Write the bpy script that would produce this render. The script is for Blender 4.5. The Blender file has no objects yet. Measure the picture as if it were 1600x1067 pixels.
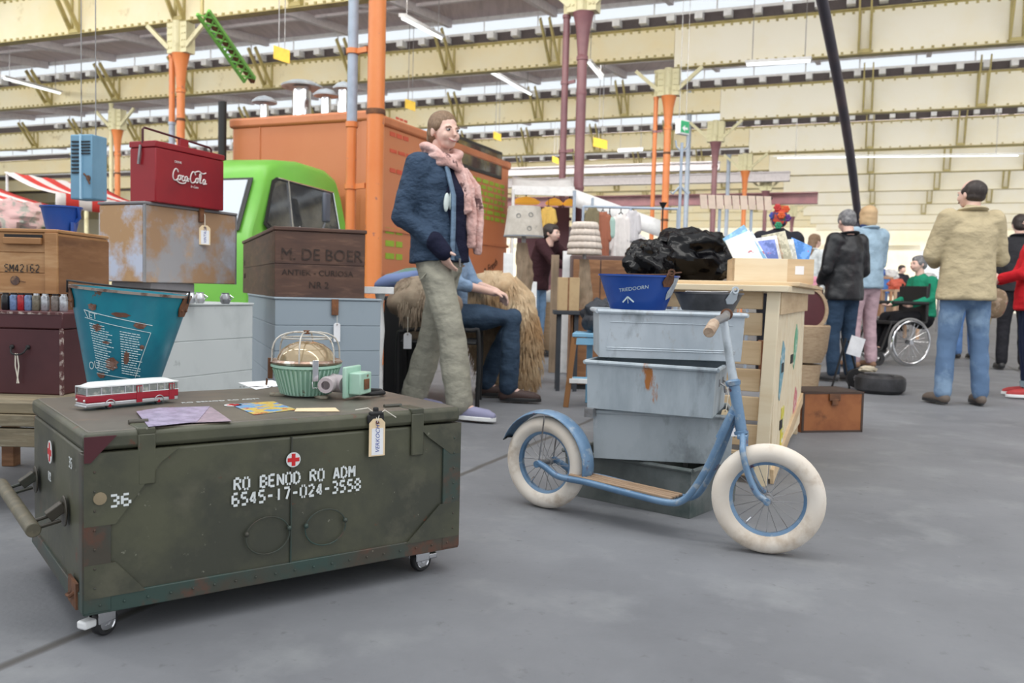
import bpy, math, random
from mathutils import Vector, Matrix
RND = random.Random(7)
sc = bpy.context.scene
COL = sc.collection
V = Vector
rad = math.radians
# ------------------------------------------------------------ camera, sky, light, exposure
F, PITCH, ROLL = 1372.6, .058, .0252
CAMP = V((0, 0, .75))
CAMM = Matrix.Rotation(math.pi/2-PITCH, 4, 'X') @ Matrix.Rotation(ROLL, 4, 'Z')
cd = bpy.data.cameras.new('camera'); cam = bpy.data.objects.new('camera', cd); COL.objects.link(cam)
cam.matrix_world = Matrix.Translation(CAMP) @ CAMM
cd.sensor_width = 36; cd.lens = F*36/1600; cd.clip_start = .05; cd.clip_end = 400
cd.dof.use_dof = True; cd.dof.focus_distance = 2.35; cd.dof.aperture_fstop = 5.6
sc.camera = cam
sc.view_settings.view_transform = 'Standard'; sc.view_settings.look = 'None'
sc.view_settings.gamma = 1; sc.view_settings.use_curve_mapping = False
sc.view_settings.exposure = 0.0
w = bpy.data.worlds.new('sky'); sc.world = w; w.use_nodes = True
bg = w.node_tree.nodes['Background']; bg.inputs[0].default_value = (.93, .96, 1, 1); bg.inputs[1].default_value = 1.1
def area(name, loc, size, power, rot, col=(1, 1, 1)):
    d = bpy.data.lights.new(name, 'AREA'); d.shape = 'RECTANGLE'; d.size, d.size_y = size; d.energy = power; d.color = col
    o = bpy.data.objects.new(name, d); COL.objects.link(o); o.location = loc; o.rotation_euler = rot
    return o
area('overhead_fill', (2, 3, 6.4), (12, 7), 150, (rad(0), 0, 0), (1, .99, .97))  # area light added above the foreground as soft fill, no opening modelled there
TH = .3921
EH = V((math.sin(TH), math.cos(TH), 0)); RH = V((math.cos(TH), -math.sin(TH), 0))
HX, HY, HS, HW = 1.010, 14.285, 6.21, 8.236
for k in range(-2, 10):      # area lights added behind each girder row to brighten the girders beyond
    p = V((HX, HY, 6.62))+EH*(HS*k+.45)-RH*9
    area('girder_fill_strip', p, (70, .7), 1900, (rad(62), 0, -TH), (1, .98, .93))
sc.cycles.use_denoising = True
sc.cycles.max_bounces = 6
def ray(px, py):
    return (CAMM.to_3x3() @ V((px-800, 533.5-py, -F))).normalized()
def gp(px, py, z=0):
    d = ray(px, py); return CAMP + d*((z-CAMP.z)/d.z)
def dp(px, py, y):
    d = ray(px, py); return CAMP + d*(y/d.y)
# ------------------------------------------------------------ materials
def mat(name, col, rough=.6, metal=0., layers=(), bump=None, stretch=(1, 1, 1), spec=.5, coat=0.):
    m = bpy.data.materials.new(name); m.use_nodes = True
    nt = m.node_tree; N = nt.nodes; L = nt.links
    b = N['Principled BSDF']; b.inputs['Roughness'].default_value = rough; b.inputs['Metallic'].default_value = metal
    b.inputs['Specular IOR Level'].default_value = spec; b.inputs['Coat Weight'].default_value = coat
    c4 = (*col, 1); b.inputs['Base Color'].default_value = c4
    if layers or bump:
        tc = N.new('ShaderNodeTexCoord'); mp = N.new('ShaderNodeMapping'); L.new(tc.outputs['Object'], mp.inputs[0])
        mp.inputs['Scale'].default_value = stretch
    prev = None
    for i, (c2, scale, lo, hi) in enumerate(layers):
        n = N.new('ShaderNodeTexNoise'); n.inputs['Scale'].default_value = scale; n.inputs['Detail'].default_value = 6
        n.inputs['Roughness'].default_value = .62
        ad = N.new('ShaderNodeVectorMath'); ad.operation = 'ADD'; ad.inputs[1].default_value = (i*3.7+.3, i*1.3, i*5.1)
        L.new(mp.outputs[0], ad.inputs[0]); L.new(ad.outputs[0], n.inputs['Vector'])
        r = N.new('ShaderNodeMapRange'); r.inputs['From Min'].default_value = lo; r.inputs['From Max'].default_value = hi
        L.new(n.outputs['Fac'], r.inputs['Value'])
        x = N.new('ShaderNodeMix'); x.data_type = 'RGBA'
        L.new(r.outputs[0], x.inputs[0])
        if prev: L.new(prev, x.inputs[6])
        else: x.inputs[6].default_value = c4
        x.inputs[7].default_value = (*c2, 1); prev = x.outputs[2]
    if prev: L.new(prev, b.inputs['Base Color'])
    if bump:
        n = N.new('ShaderNodeTexNoise'); n.inputs['Scale'].default_value = bump[1]; n.inputs['Detail'].default_value = 5
        L.new(mp.outputs[0], n.inputs['Vector'])
        bm = N.new('ShaderNodeBump'); bm.inputs['Strength'].default_value = bump[0]; bm.inputs['Distance'].default_value = bump[2] if len(bump) > 2 else .01
        L.new(n.outputs['Fac'], bm.inputs['Height']); L.new(bm.outputs[0], b.inputs['Normal'])
    return m
def glass(name, col=(1, 1, 1), mixf=.15, rough=.05):
    m = bpy.data.materials.new(name); m.use_nodes = True; nt = m.node_tree; N = nt.nodes; L = nt.links
    b = N['Principled BSDF']; b.inputs['Base Color'].default_value = (*col, 1); b.inputs['Roughness'].default_value = rough
    t = N.new('ShaderNodeBsdfTransparent'); t.inputs[0].default_value = (*col, 1)
    x = N.new('ShaderNodeMixShader'); x.inputs[0].default_value = mixf
    L.new(t.outputs[0], x.inputs[1]); L.new(b.outputs[0], x.inputs[2]); L.new(x.outputs[0], N['Material Output'].inputs[0])
    return m
def emit(name, col, s):
    m = bpy.data.materials.new(name); m.use_nodes = True; b = m.node_tree.nodes['Principled BSDF']
    b.inputs['Base Color'].default_value = (*col, 1); b.inputs['Emission Color'].default_value = (*col, 1); b.inputs['Emission Strength'].default_value = s
    return m
def plain(name, col, rough=.6, metal=0, spec=.5):
    d = [max(0, c*.8) for c in col]
    return mat(name, col, rough, metal, [(d, 9, .45, .75)], spec=spec)
# ------------------------------------------------------------ mesh builder
def frame(d, up=V((0, 0, 1))):
    d = V(d).normalized(); u = V(up)
    if abs(d.dot(u)) > .97: u = V((0, 1, 0)) if abs(d.y) < .9 else V((1, 0, 0))
    a = d.cross(u).normalized(); b = a.cross(d).normalized()
    return a, b
class MB:
    def __init__(s): s.v = []; s.f = []; s.T = Matrix.Identity(4)
    def add(s, vs, fs):
        o = len(s.v); s.v += [s.T @ V(p) for p in vs]; s.f += [tuple(i+o for i in f) for f in fs]; return s
    def box(s, c, d, M=None, rz=0):
        x, y, z = (k/2 for k in d); c = V(c)
        vs = [V((i*x, j*y, k*z)) for i in (-1, 1) for j in (-1, 1) for k in (-1, 1)]
        if rz: R_ = Matrix.Rotation(rz, 3, 'Z'); vs = [R_ @ p for p in vs]
        if M: vs = [M.to_3x3() @ p for p in vs]
        return s.add([p+c for p in vs], [(0, 1, 3, 2), (4, 6, 7, 5), (0, 4, 5, 1), (2, 3, 7, 6), (0, 2, 6, 4), (1, 5, 7, 3)])
    def bb(s, a, b):
        return s.box([(a[i]+b[i])/2 for i in range(3)], [abs(a[i]-b[i]) for i in range(3)])
    def bar(s, p0, p1, w_, h_, up=(0, 0, 1)):
        p0, p1 = V(p0), V(p1); a, b = frame(p1-p0, up); vs = []
        for p in (p0, p1):
            for i, j in ((-1, -1), (1, -1), (1, 1), (-1, 1)): vs.append(p+a*i*w_/2+b*j*h_/2)
        return s.add(vs, [(3, 2, 1, 0), (4, 5, 6, 7)]+[(i, (i+1) % 4, 4+(i+1) % 4, 4+i) for i in range(4)])
    def tube(s, pts, r, n=8, closed=False, up=(0, 0, 1), flat=1., caps=True):
        pts = [V(p) for p in pts]; k = len(pts)
        rs = r if isinstance(r, (list, tuple)) else [r]*k
        vs = []; pa = None
        for i, p in enumerate(pts):
            if closed: d = pts[(i+1) % k]-pts[i-1]
            else: d = pts[min(i+1, k-1)]-pts[max(i-1, 0)]
            if d.length < 1e-9: d = V((0, 0, 1))
            if pa is None: a, b = frame(d, up)
            else:
                d = d.normalized(); a = (pa-d*pa.dot(d)).normalized(); b = a.cross(d)
            pa = a
            rr = rs[i]; rx, ry = rr if isinstance(rr, (list, tuple)) else (rr, rr*flat)
            for j in range(n):
                t = 2*math.pi*j/n; vs.append(p+a*math.cos(t)*rx+b*math.sin(t)*ry)
        fs = []
        for i in range(k if closed else k-1):
            for j in range(n):
                q = (i+1) % k
                fs.append((i*n+j, i*n+(j+1) % n, q*n+(j+1) % n, q*n+j))
        if not closed and caps: fs += [tuple(range(n))[::-1], tuple((k-1)*n+j for j in range(n))]
        return s.add(vs, fs)
    def cyl(s, p0, p1, r0, r1=None, n=16): return s.tube([p0, p1], [r0, r0 if r1 is None else r1], n)
    def lathe(s, prof, n=32, M=None, close=False):
        M = M or Matrix.Identity(4); vs = []
        for r, z in prof:
            for j in range(n):
                t = 2*math.pi*j/n; vs.append(M @ V((r*math.cos(t), r*math.sin(t), z)))
        k = len(prof); fs = []
        for i in range(k if close else k-1):
            q = (i+1) % k
            for j in range(n): fs.append((i*n+j, i*n+(j+1) % n, q*n+(j+1) % n, q*n+j))
        if not close:
            if prof[0][0] > 1e-6: fs.append(tuple(range(n))[::-1])
            if prof[-1][0] > 1e-6: fs.append(tuple((k-1)*n+j for j in range(n)))
        return s.add(vs, fs)
    def sph(s, c, r, M=None, n=16, m=10):
        if not isinstance(r, (tuple, list)): r = (r, r, r)
        vs = []; c = V(c)
        for i in range(m+1):
            f = math.pi*i/m
            for j in range(n):
                t = 2*math.pi*j/n; p = V((r[0]*math.sin(f)*math.cos(t), r[1]*math.sin(f)*math.sin(t), r[2]*math.cos(f)))
                if M: p = M.to_3x3() @ p
                vs.append(c+p)
        fs = [(i*n+j, (i+1)*n+j, (i+1)*n+(j+1) % n, i*n+(j+1) % n) for i in range(m) for j in range(n)]
        return s.add(vs, fs)
    def poly(s, pts, t, M=None):            # outline in local XZ, thickness t along +Y
        M = M or Matrix.Identity(4); n = len(pts)
        vs = [M @ V((x, 0, z)) for x, z in pts]+[M @ V((x, t, z)) for x, z in pts]
        return s.add(vs, [tuple(range(n)), tuple(range(n, 2*n))[::-1]]+[(i, n+i, n+(i+1) % n, (i+1) % n) for i in range(n)])
    def grid(s, nx, ny, fn, th=None):
        vs = [fn(i/nx, j/ny) for j in range(ny+1) for i in range(nx+1)]
        fs = [(j*(nx+1)+i, j*(nx+1)+i+1, (j+1)*(nx+1)+i+1, (j+1)*(nx+1)+i) for j in range(ny) for i in range(nx)]
        return s.add(vs, fs)
    def build(s, name, m, parent=None, bevel=0, smooth=True, loc=None, rz=0, mods=(), fix=True):
        me = bpy.data.meshes.new(name); me.from_pydata([tuple(p) for p in s.v], [], s.f); me.materials.append(m)
        if fix:
            import bmesh
            b = bmesh.new(); b.from_mesh(me); bmesh.ops.remove_doubles(b, verts=b.verts, dist=1e-6)
            bmesh.ops.recalc_face_normals(b, faces=b.faces); b.to_mesh(me); b.free()
        if smooth:
            me.shade_smooth(); me.set_sharp_from_angle(angle=rad(38))
        o = bpy.data.objects.new(name, me); COL.objects.link(o)
        if parent: o.parent = parent
        if loc is not None: o.location = loc
        if rz: o.rotation_euler = (0, 0, rz)
        if bevel:
            q = o.modifiers.new('bevel', 'BEVEL'); q.width = bevel; q.segments = 2; q.limit_method = 'ANGLE'; q.angle_limit = rad(50)
        for kind, kw in mods:
            q = o.modifiers.new(kind.lower(), kind)
            for a, b_ in kw.items(): setattr(q, a, b_)
        return o
def tag(o, label=None, cat=None, group=None, kind=None):
    if label: o['label'] = label
    if cat: o['category'] = cat
    if group: o['group'] = group
    if kind: o['kind'] = kind
    return o
def thing(name, label, cat, loc=(0, 0, 0), rz=0, group=None, rot=None):
    o = bpy.data.objects.new(name, None); COL.objects.link(o); o.location = loc
    o.rotation_euler = rot or (0, 0, rz); o.empty_display_size = .1
    return tag(o, label, cat, group)
def copy_tree(o, parent=None):
    c = o.copy(); COL.objects.link(c)
    if parent: c.parent = parent
    for ch in list(o.children): copy_tree(ch, c)
    return c
def TR(x=0, y=0, z=0, rx=0, ry=0, rz=0):
    return Matrix.Translation((x, y, z)) @ Matrix.Rotation(rz, 4, 'Z') @ Matrix.Rotation(ry, 4, 'Y') @ Matrix.Rotation(rx, 4, 'X')
def text(name, s, size, m, parent, M, ext=.0006, shear=0, sx=1., align='LEFT', off=0., space=1., fn=None):
    c = bpy.data.curves.new('t', 'FONT'); c.body = s; c.size = size; c.extrude = ext; c.shear = shear; c.align_x = align; c.offset = off
    c.space_character = space; c.resolution_u = 3
    t = bpy.data.objects.new('t', c); COL.objects.link(t); bpy.context.view_layer.update()
    me = bpy.data.meshes.new_from_object(t); bpy.data.objects.remove(t)
    for v in me.vertices:                     # text plane XY -> local XZ, facing -Y
        p = V((v.co.x*sx, -v.co.z, v.co.y)); v.co = fn(p) if fn else M @ p
    me.materials.clear(); me.materials.append(m); me.name = name
    o = bpy.data.objects.new(name, me); COL.objects.link(o); o.parent = parent
    return o
ST = {'R': [(0, .08, 0, 1.5), (.15, 1.6, .75, 1.6), (.9, 1.5, .9, .98), (.15, .82, .7, .82), (.55, .7, .95, 0)],
 'O': [(0, .2, 0, 1.4), (.95, .2, .95, 1.4), (.12, 1.55, .38, 1.6), (.57, 1.6, .83, 1.55), (.12, .05, .38, 0), (.57, 0, .83, .05)],
 'B': [(0, 0, 0, 1.6), (.18, 1.6, .75, 1.55), (.9, 1.4, .88, 1), (.2, .82, .7, .82), (.93, .7, .93, .2), (.18, 0, .75, .04)],
 'E': [(0, 0, 0, 1.6), (.18, 1.6, .9, 1.6), (.18, .82, .75, .82), (.18, 0, .9, 0)],
 'N': [(0, 0, 0, 1.6), (.12, 1.4, .82, .2), (.95, 0, .95, 1.6)],
 'D': [(0, 0, 0, 1.6), (.2, 1.6, .5, 1.6), (.6, 1.55, .93, 1.15), (.95, 1.05, .95, .5), (.93, .4, .6, .05), (.2, 0, .5, 0)],
 'A': [(0, 0, .4, 1.6), (.52, 1.6, .95, 0), (.25, .5, .7, .5)],
 'M': [(0, 0, 0, 1.6), (.1, 1.5, .45, .6), (.55, .6, .9, 1.5), (1, 0, 1, 1.6)],
 '6': [(0, .2, 0, 1.4), (.15, 1.6, .8, 1.6), (.18, .85, .75, .85), (.93, .7, .93, .2), (.15, 0, .8, 0)],
 '5': [(.05, 1.6, .9, 1.6), (.05, 1.45, .05, .9), (.15, .88, .75, .92), (.93, .75, .93, .2), (.05, 0, .75, 0)],
 '4': [(.7, 0, .7, 1.6), (.0, .45, .55, 1.5), (.05, .4, .95, .4)],
 '1': [(.5, 0, .5, 1.6)], '7': [(0, 1.6, .9, 1.6), (.9, 1.45, .4, 0)],
 '0': [(0, .2, 0, 1.4), (.95, .2, .95, 1.4), (.15, 1.6, .38, 1.6), (.57, 1.6, .8, 1.6), (.15, 0, .38, 0), (.57, 0, .8, 0)],
 '2': [(.05, 1.35, .2, 1.58), (.35, 1.6, .8, 1.55), (.92, 1.4, .85, .95), (.75, .85, .05, .12), (.1, 0, .95, 0)],
 '3': [(.05, 1.6, .8, 1.6), (.9, 1.45, .9, 1), (.35, .82, .8, .82), (.93, .7, .93, .2), (.05, 0, .8, 0)],
 '8': [(.03, 1.4, .03, 1), (.92, 1.4, .92, 1), (.15, 1.6, .8, 1.6), (.2, .82, .75, .82), (0, .65, 0, .2), (.95, .65, .95, .2), (.15, 0, .8, 0)],
 '-': [(.1, .75, .85, .75)], 'S': [(.9, 1.5, .2, 1.6), (.03, 1.4, .05, 1), (.15, .85, .8, .78), (.93, .65, .9, .2), (.05, .1, .75, 0)], '.': [(.4, 0, .4, .12)], ' ': []}
def stencil(name, s, h, m, parent, M, wd=None, t=.0006, adv=1.45, bold=.24):
    mb = MB(); mb.T = M; u = h/1.6; wd = wd or bold*u; x = 0
    for ch in s:
        for x0, z0, x1, z1 in ST[ch]:
            mb.bar((x+x0*u, -t/2, z0*u), (x+x1*u, -t/2, z1*u), wd, t, (0, 1, 0))
        x += u*adv
    return mb.build(name, m, parent, smooth=False)
# hall frame: rows run along RH, the row of columns along EH
TH = .3921
EH = V((math.sin(TH), math.cos(TH), 0)); RH = V((math.cos(TH), -math.sin(TH), 0))
HX, HY, HS, HW = 1.010, 14.285, 6.21, 8.236
ZF, ZT, ZBR, ZBL = 5.19, 6.71, 5.79, 6.04
def hall(i, j, z=0): return V((HX, HY, z)) + EH*HS*i - RH*HW*j      # row i, column line j (to the left)
HRZ = -TH
def proj(p):
    q = CAMM.to_3x3().transposed() @ (V(p)-CAMP); return 800-F*q.x/q.z, 533.5+F*q.y/q.z
def len_to(p, d, px, lo=0, hi=8):
    s_ = 1 if proj(p+d*.3)[0] > proj(p)[0] else -1
    for _ in range(40):
        m_ = (lo+hi)/2
        if (proj(p+d*m_)[0]-px)*s_ > 0: hi = m_
        else: lo = m_
    return m_
def on_plane(px, py, p0, n):
    d = ray(px, py); return CAMP+d*((p0-CAMP).dot(n)/d.dot(n))
# ------------------------------------------------------------ shared materials
M_cream = mat('cream_paint', (.86, .74, .44), .55, 0, [((.86, .80, .58), .5, .35, .6), ((.45, .36, .15), 2.2, .62, .8)])
M_creamr = mat('pale_cream_paint', (.90, .83, .60), .55, 0, [((.92, .89, .76), .4, .35, .6), ((.6, .42, .16), 1.1, .66, .85)])
M_olive = mat('olive_steel', (.50, .42, .17), .5, 0, [((.3, .25, .1), 3, .5, .7)])
M_capc = mat('cream_cap', (.74, .70, .45), .55, 0, [((.45, .38, .18), 4, .55, .75)])
M_soffit = mat('roof_boards', (.62, .53, .53), .8, 0, [((.48, .41, .41), 1.4, .4, .7)], stretch=(6, .4, 1))
M_glazing = glass('glazing', (.97, .99, 1), .06)
M_raft = plain('rafter_grey', (.70, .66, .67), .6)
M_white = plain('white_paint', (.85, .86, .86), .5)
M_orange = mat('orange_paint', (.66, .17, .035), .4, 0, [((.74, .25, .075), .8, .3, .6), ((.33, .13, .10), 7, .66, .68)])
M_purple = mat('plum_paint', (.20, .085, .10), .4, 0, [((.28, .13, .14), 2, .4, .7)])
M_gpipe = plain('grey_pipe', (.38, .45, .55), .4)
M_black = plain('black_matte', (.012, .012, .013), .6)
M_rust = mat('rust', (.12, .055, .03), .8, 0, [((.25, .10, .04), 14, .45, .7)], bump=(.4, 60))
M_chrome = mat('chrome', (.75, .76, .78), .18, 1)
M_steel = mat('worn_steel', (.35, .35, .36), .4, .8, [((.2, .17, .15), 12, .5, .7)])
M_string = plain('string', (.8, .76, .66), .9)
M_tag = plain('manila_tag', (.84, .66, .42), .8)
M_paper = plain('paper', (.86, .87, .9), .7)
M_ink = plain('blue_ink', (.05, .08, .35), .6)
# ------------------------------------------------------------ floor
def floor_mat():
    m = mat('hall_floor', (.205, .212, .228), .62, 0, [((.15, .155, .168), .9, .4, .66), ((.26, .27, .28), 3.5, .52, .8), ((.13, .13, .14), 26, .62, .78), ((.42, .43, .44), 40, .73, .78)], bump=(.25, 60, .004), spec=.35)
    nt = m.node_tree; N = nt.nodes; L = nt.links; b = N['Principled BSDF']
    src = b.inputs['Base Color'].links[0].from_socket
    tc = N.new('ShaderNodeTexCoord'); sp = N.new('ShaderNodeSeparateXYZ')
    nz = N.new('ShaderNodeTexNoise'); nz.inputs['Scale'].default_value = 3; L.new(tc.outputs['Object'], nz.inputs['Vector'])
    L.new(tc.outputs['Object'], sp.inputs[0])
    prev = src
    for off in JOINTS:
        a = N.new('ShaderNodeMath'); a.operation = 'SUBTRACT'; a.inputs[1].default_value = off; L.new(sp.outputs['X'], a.inputs[0])
        a2 = N.new('ShaderNodeMath'); a2.operation = 'MULTIPLY_ADD'; a2.inputs[1].default_value = .03; L.new(nz.outputs['Fac'], a2.inputs[0]); L.new(a.outputs[0], a2.inputs[2])
        c = N.new('ShaderNodeMath'); c.operation = 'ABSOLUTE'; L.new(a2.outputs[0], c.inputs[0])
        r = N.new('ShaderNodeMapRange'); r.inputs['From Min'].default_value = .004; r.inputs['From Max'].default_value = .02
        r.inputs['To Min'].default_value = .8; r.inputs['To Max'].default_value = 0; L.new(c.outputs[0], r.inputs['Value'])
        x = N.new('ShaderNodeMix'); x.data_type = 'RGBA'; L.new(r.outputs[0], x.inputs[0]); L.new(prev, x.inputs[6]); x.inputs[7].default_value = (.09, .085, .08, 1); prev = x.outputs[2]
    L.new(prev, b.inputs['Base Color'])
    return m
JOINTS = [gp(60, 1023).dot(RH), gp(760, 727).dot(RH), gp(60, 1023).dot(RH)-2.1, gp(760, 727).dot(RH)+3, gp(760, 727).dot(RH)+6]
mb = MB(); mb.box((0, 45, -.05), (150, 160, .1))
fl = mb.build('floor', floor_mat(), None, rz=0); fl['kind'] = 'structure'; fl.rotation_euler = (0, 0, -TH)
# ------------------------------------------------------------ roof bays
NR = 10
XL, XR = 62., 30.          # metres of row to the left / right of the column line
def soffit(p):
    v = (p-V((HX, HY, 0))).dot(EH)/HS
    return ZT+.12+.56*(v-math.floor(v))
def hl(u, v, z): return V((HX, HY, 0)) + RH*u + EH*v + V((0, 0, z))
for i in range(-1, NR):
    v0, v1 = HS*i, HS*(i+1)
    mb = MB(); xl, xr = -XL, XR
    z0, z1 = ZT+.10, ZT+.66
    vs = [hl(xl, v0, z0), hl(xr, v0, z0), hl(xr, v1, z1), hl(xl, v1, z1)]
    mb.add(vs+[p+V((0, 0, .08)) for p in vs], [(0, 1, 2, 3), (7, 6, 5, 4), (0, 4, 5, 1), (1, 5, 6, 2), (2, 6, 7, 3), (3, 7, 4, 0)])
    tag(mb.build('ceiling', M_soffit, None, smooth=False), kind='structure')
    # glazing above the next girder: frame bars + pane
    mb = MB()
    mb.bar(hl(xl, v1, z1-.05), hl(xr, v1, z1-.05), .08, .1)
    mb.bar(hl(xl, v1, ZT+.27), hl(xr, v1, ZT+.27), .08, .07)
    u = xl
    while u < xr:
        mb.bar(hl(u, v1, ZT+.27), hl(u, v1, z1-.1), .03, .03); u += 1.4
    tag(mb.build('trim_%d' % (i+2), M_white, None, smooth=False), kind='structure')
    mb = MB(); mb.bar(hl(xl, v1, (ZT+.27+z1)/2), hl(xr, v1, (ZT+.27+z1)/2), .012, z1-ZT-.35)
    tag(mb.build('window_%d' % (i+2), M_glazing if i > -9 else None, None, smooth=False), kind='structure')
    if i < 7:   # rafter tails under the glazing
        mb = MB(); u = -30 if i > 1 else -26
        while u < 20:
            mb.box(hl(u, v1-.14, ZT+.13), (.17, .34, .15), rz=HRZ); u += .62 if i < 3 else 1.0
        tag(mb.build('trim_%d' % (i+30), M_white, None, smooth=False), kind='structure')
    if i < 7:
        mb = MB(); mb.bar(hl(xl, v1-.04, ZT+.14), hl(xr, v1-.04, ZT+.14), .03, .2); tag(mb.build('trim_%d' % (i+100), plain('dark_gap_backing', (.10, .08, .08)), None, smooth=False), kind='structure')  # dark backing strip added so the gaps between rafter tails look unlit
    # rafters on the soffit
    if i < 6:
        mb = MB(); step = HW/3; 
        for k in range(-5, 14):
            u = -k*step
            if u > XR: continue
            mb.bar(hl(u, v0+.05, z0-.11), hl(u, v1-.1, z1-.11), .12, .2)
        # diagonal members
        for k in range(-1, 13, 2):
            u = -k*step
            mb.bar(hl(u, v0+.05, z0-.05), hl(u+step, v1-.1, z1-.05), .09, .1)
        tag(mb.build('trim_%d' % (i+60), M_raft, None, smooth=False), kind='structure')
        if i < 4:
            mb = MB()
            for q in (.3, .5, .7):
                v = v0+HS*q; z = z0+(z1-z0)*q-.03
                mb.bar(hl(-30, v, z), hl(20, v, z), .1, .08)
            tag(mb.build('trim_%d' % (i+80), M_raft, None, smooth=False), kind='structure')
ORD = ['nearest', 'second', 'third', 'fourth', 'fifth', 'sixth', 'seventh', 'eighth', 'ninth', 'tenth', 'eleventh', 'twelfth', 'thirteenth', 'fourteenth']
for i in range(0, NR+1):
    for side in ('left', 'right'):
        a, b = (-XL, .09) if side == 'left' else (.1, XR)
        zb = ZBL if side == 'left' else ZBR
        if side == 'left' and i == 0: zb = ZBR
        g = thing('riveted_girder', '%s cream riveted steel girder from the camera, running %s of the central columns' % (ORD[i], side), 'girder', hl(a, HS*i, 0), HRZ, 'roof girders %s of the central columns' % side)
        mb = MB(); L_ = b-a; v = .0
        mb.bb((0, -.02, zb), (L_, .02, ZT))
        mb.build('web_plate', M_cream if side == 'left' else M_creamr, g, smooth=False)
        mb = MB()
        mb.bb((0, -.11, zb-.01), (L_, .11, zb+.008)); mb.bb((0, -.11, ZT-.008), (L_, .11, ZT+.01))
        if i < 5:
            mb.bb((0, -.03, zb), (L_, -.02, zb+.03)); mb.bb((0, -.03, ZT-.03), (L_, -.02, ZT))
        mb.build('flange', M_olive, g, smooth=False)
        if i < 4:
            mb = MB(); u = .1
            while u < L_:
                if (side == 'left' and u > L_-32) or (side == 'right' and u < 14):
                    for z in (zb+.06, ZT-.06): mb.box((u, -.035, z), (.05, .03, .04))
                u += .19 if i < 2 else .3
            if mb.v: tag(mb.build('rivet_row', M_olive, g, smooth=False), kind='stuff')
        step = HW/3
        for k in range(-9, 16):
            u = -k*step
            if side == 'right': u = k*step*1.0+4.1-.05 if k >= 0 else -99
            if not (a+.3 < u < b-.1) or (i > 7) or (side == 'left' and u < -32): continue
            x = u-a
            mb = MB()
            for sx in (-.11, .11):
                mb.bar((x+sx, -.05, zb+.05), (x+sx, -.75, ZT+.25), .035, .10)
                mb.bar((x+sx, -.03, zb+.03), (x+sx, -.03, ZT), .05, .05, (0, 1, 0))
            mb.bar((x-.12, -.07, zb+.06), (x+.12, -.07, zb+.06), .08, .08)
            mb.build('knee_brace', M_olive, g, smooth=False)
# ------------------------------------------------------------ columns and downpipes
def column(i, j, m, capm, lab, dia=.2, lattice=True, base=0, zf=None):
    c = thing('steel_column', lab, 'column', hall(i, j), HRZ, 'round steel columns of the hall')
    zf = zf or ZF
    mb = MB(); r = dia/2
    mb.lathe([(r*1.6, 0), (r*1.6, .12), (r*1.1, .16), (r, .3), (r, zf-.75), (r*1.18, zf-.74), (r*1.18, zf-.68), (r, zf-.66), (r*1.05, zf-.6), (r*1.45, zf-.25), (r*2.1, zf-.02), (r*2.2, zf), (r*.6, zf+.01)], 20)
    mb.build('shaft', m, c)
    mb = MB(); mb.lathe([(r*1.08, 3.9), (r*1.12, 3.92), (r*1.12, 3.94), (r*1.08, 3.95)], 20, close=True)
    mb.lathe([(r*1.08, 2.4), (r*1.12, 2.42), (r*1.12, 2.44), (r*1.08, 2.45)], 20, close=True); mb.build('collar', M_rust if m is M_orange else m, c)
    mb = MB(); zb = ZBR
    mb.bb((-.24, -.12, zf), (.24, .12, zb-.02)); mb.cyl((0, -.1, zf), (0, -.1, zb), .09, n=12)
    for sx in (-1, 1):
        mb.bar((sx*.2, -.1, zf+.1), (sx*.75, -.1, zb-.02), .06, .08)
        for zz in range(4):
            for xx in (.14, .2): mb.box((sx*xx, -.13, zf+.1+zz*.13), (.03, .03, .03))
    mb.build('riveted_head', capm, c, smooth=False)
    return c
cols = [(-1, 0, M_orange, 'nearest tall orange column with chipped paint beside the orange truck'),
 (0, 0, M_purple, 'thick plum brown column with flared funnel top, left of centre'),
 (1, 0, M_orange, 'bright orange column with flared top behind the black bag'),
 (2, 0, M_purple, 'plum brown column just right of the hanging exit sign'),
 (3, 0, M_orange, 'orange column behind the slatted clothes rail'),
 (4, 0, M_purple, 'plum brown column seen beyond the orange one behind the clothes rail'),
 (5, 0, M_orange, 'small distant orange column left of the man in the black jacket'),
 (6, 0, M_purple, 'tiny farthest plum column near the man in the black jacket'),
 (0, 1, M_orange, 'orange column with cream head behind the red cooler'),
 (1, 2, M_orange, 'orange column standing right of the hanging blue heater'),
 (2, 3, M_capc, 'pale column far behind the hanging blue heater'),
 (3, 2, M_purple, 'plum column hidden mostly behind the orange truck roof')]
for i, j, m, l in cols: column(i, j, m, M_capc, l, dia=.168 if i < 0 else .158)
def pipe(i, j, du, dv, segs, lab, r=.045, clamps=()):
    p = thing('downpipe', lab, 'pipe', hall(i, j)+RH*du+EH*dv, HRZ, 'rain downpipes beside the columns')
    for k, (z0, z1, m) in enumerate(segs):
        mb = MB(); mb.cyl((0, 0, z0), (0, 0, z1), r, n=12); mb.lathe([(r*1.02, z1-.06), (r*1.25, z1-.05), (r*1.25, z1), (r*1.02, z1+.0)], 12, close=True); mb.build('pipe_length', m, p)
    for z in clamps:
        mb = MB(); mb.lathe([(r, z), (r*1.3, z), (r*1.3, z+.05), (r, z+.05)], 12, close=True); mb.bar((0, 0, z+.02), (-du*.62, -dv*.8, z+.03), .03, .05); mb.build('wall_clamp', M_orange if j == 0 and i < 0 else M_purple, p)
pipe(-1, 0, -.28, .02, [(0, 2.35, M_orange), (2.35, ZBL, M_gpipe)], 'pipe beside nearest orange column, orange below and blue grey above', .05, (1.7, 3.0))
pipe(0, 0, -.3, .05, [(0, 5.2, M_purple), (5.2, ZBL, M_capc)], 'slim plum pipe clamped left of the plum funnel column', .055, (1.9, 3.0, 4.1))
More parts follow.
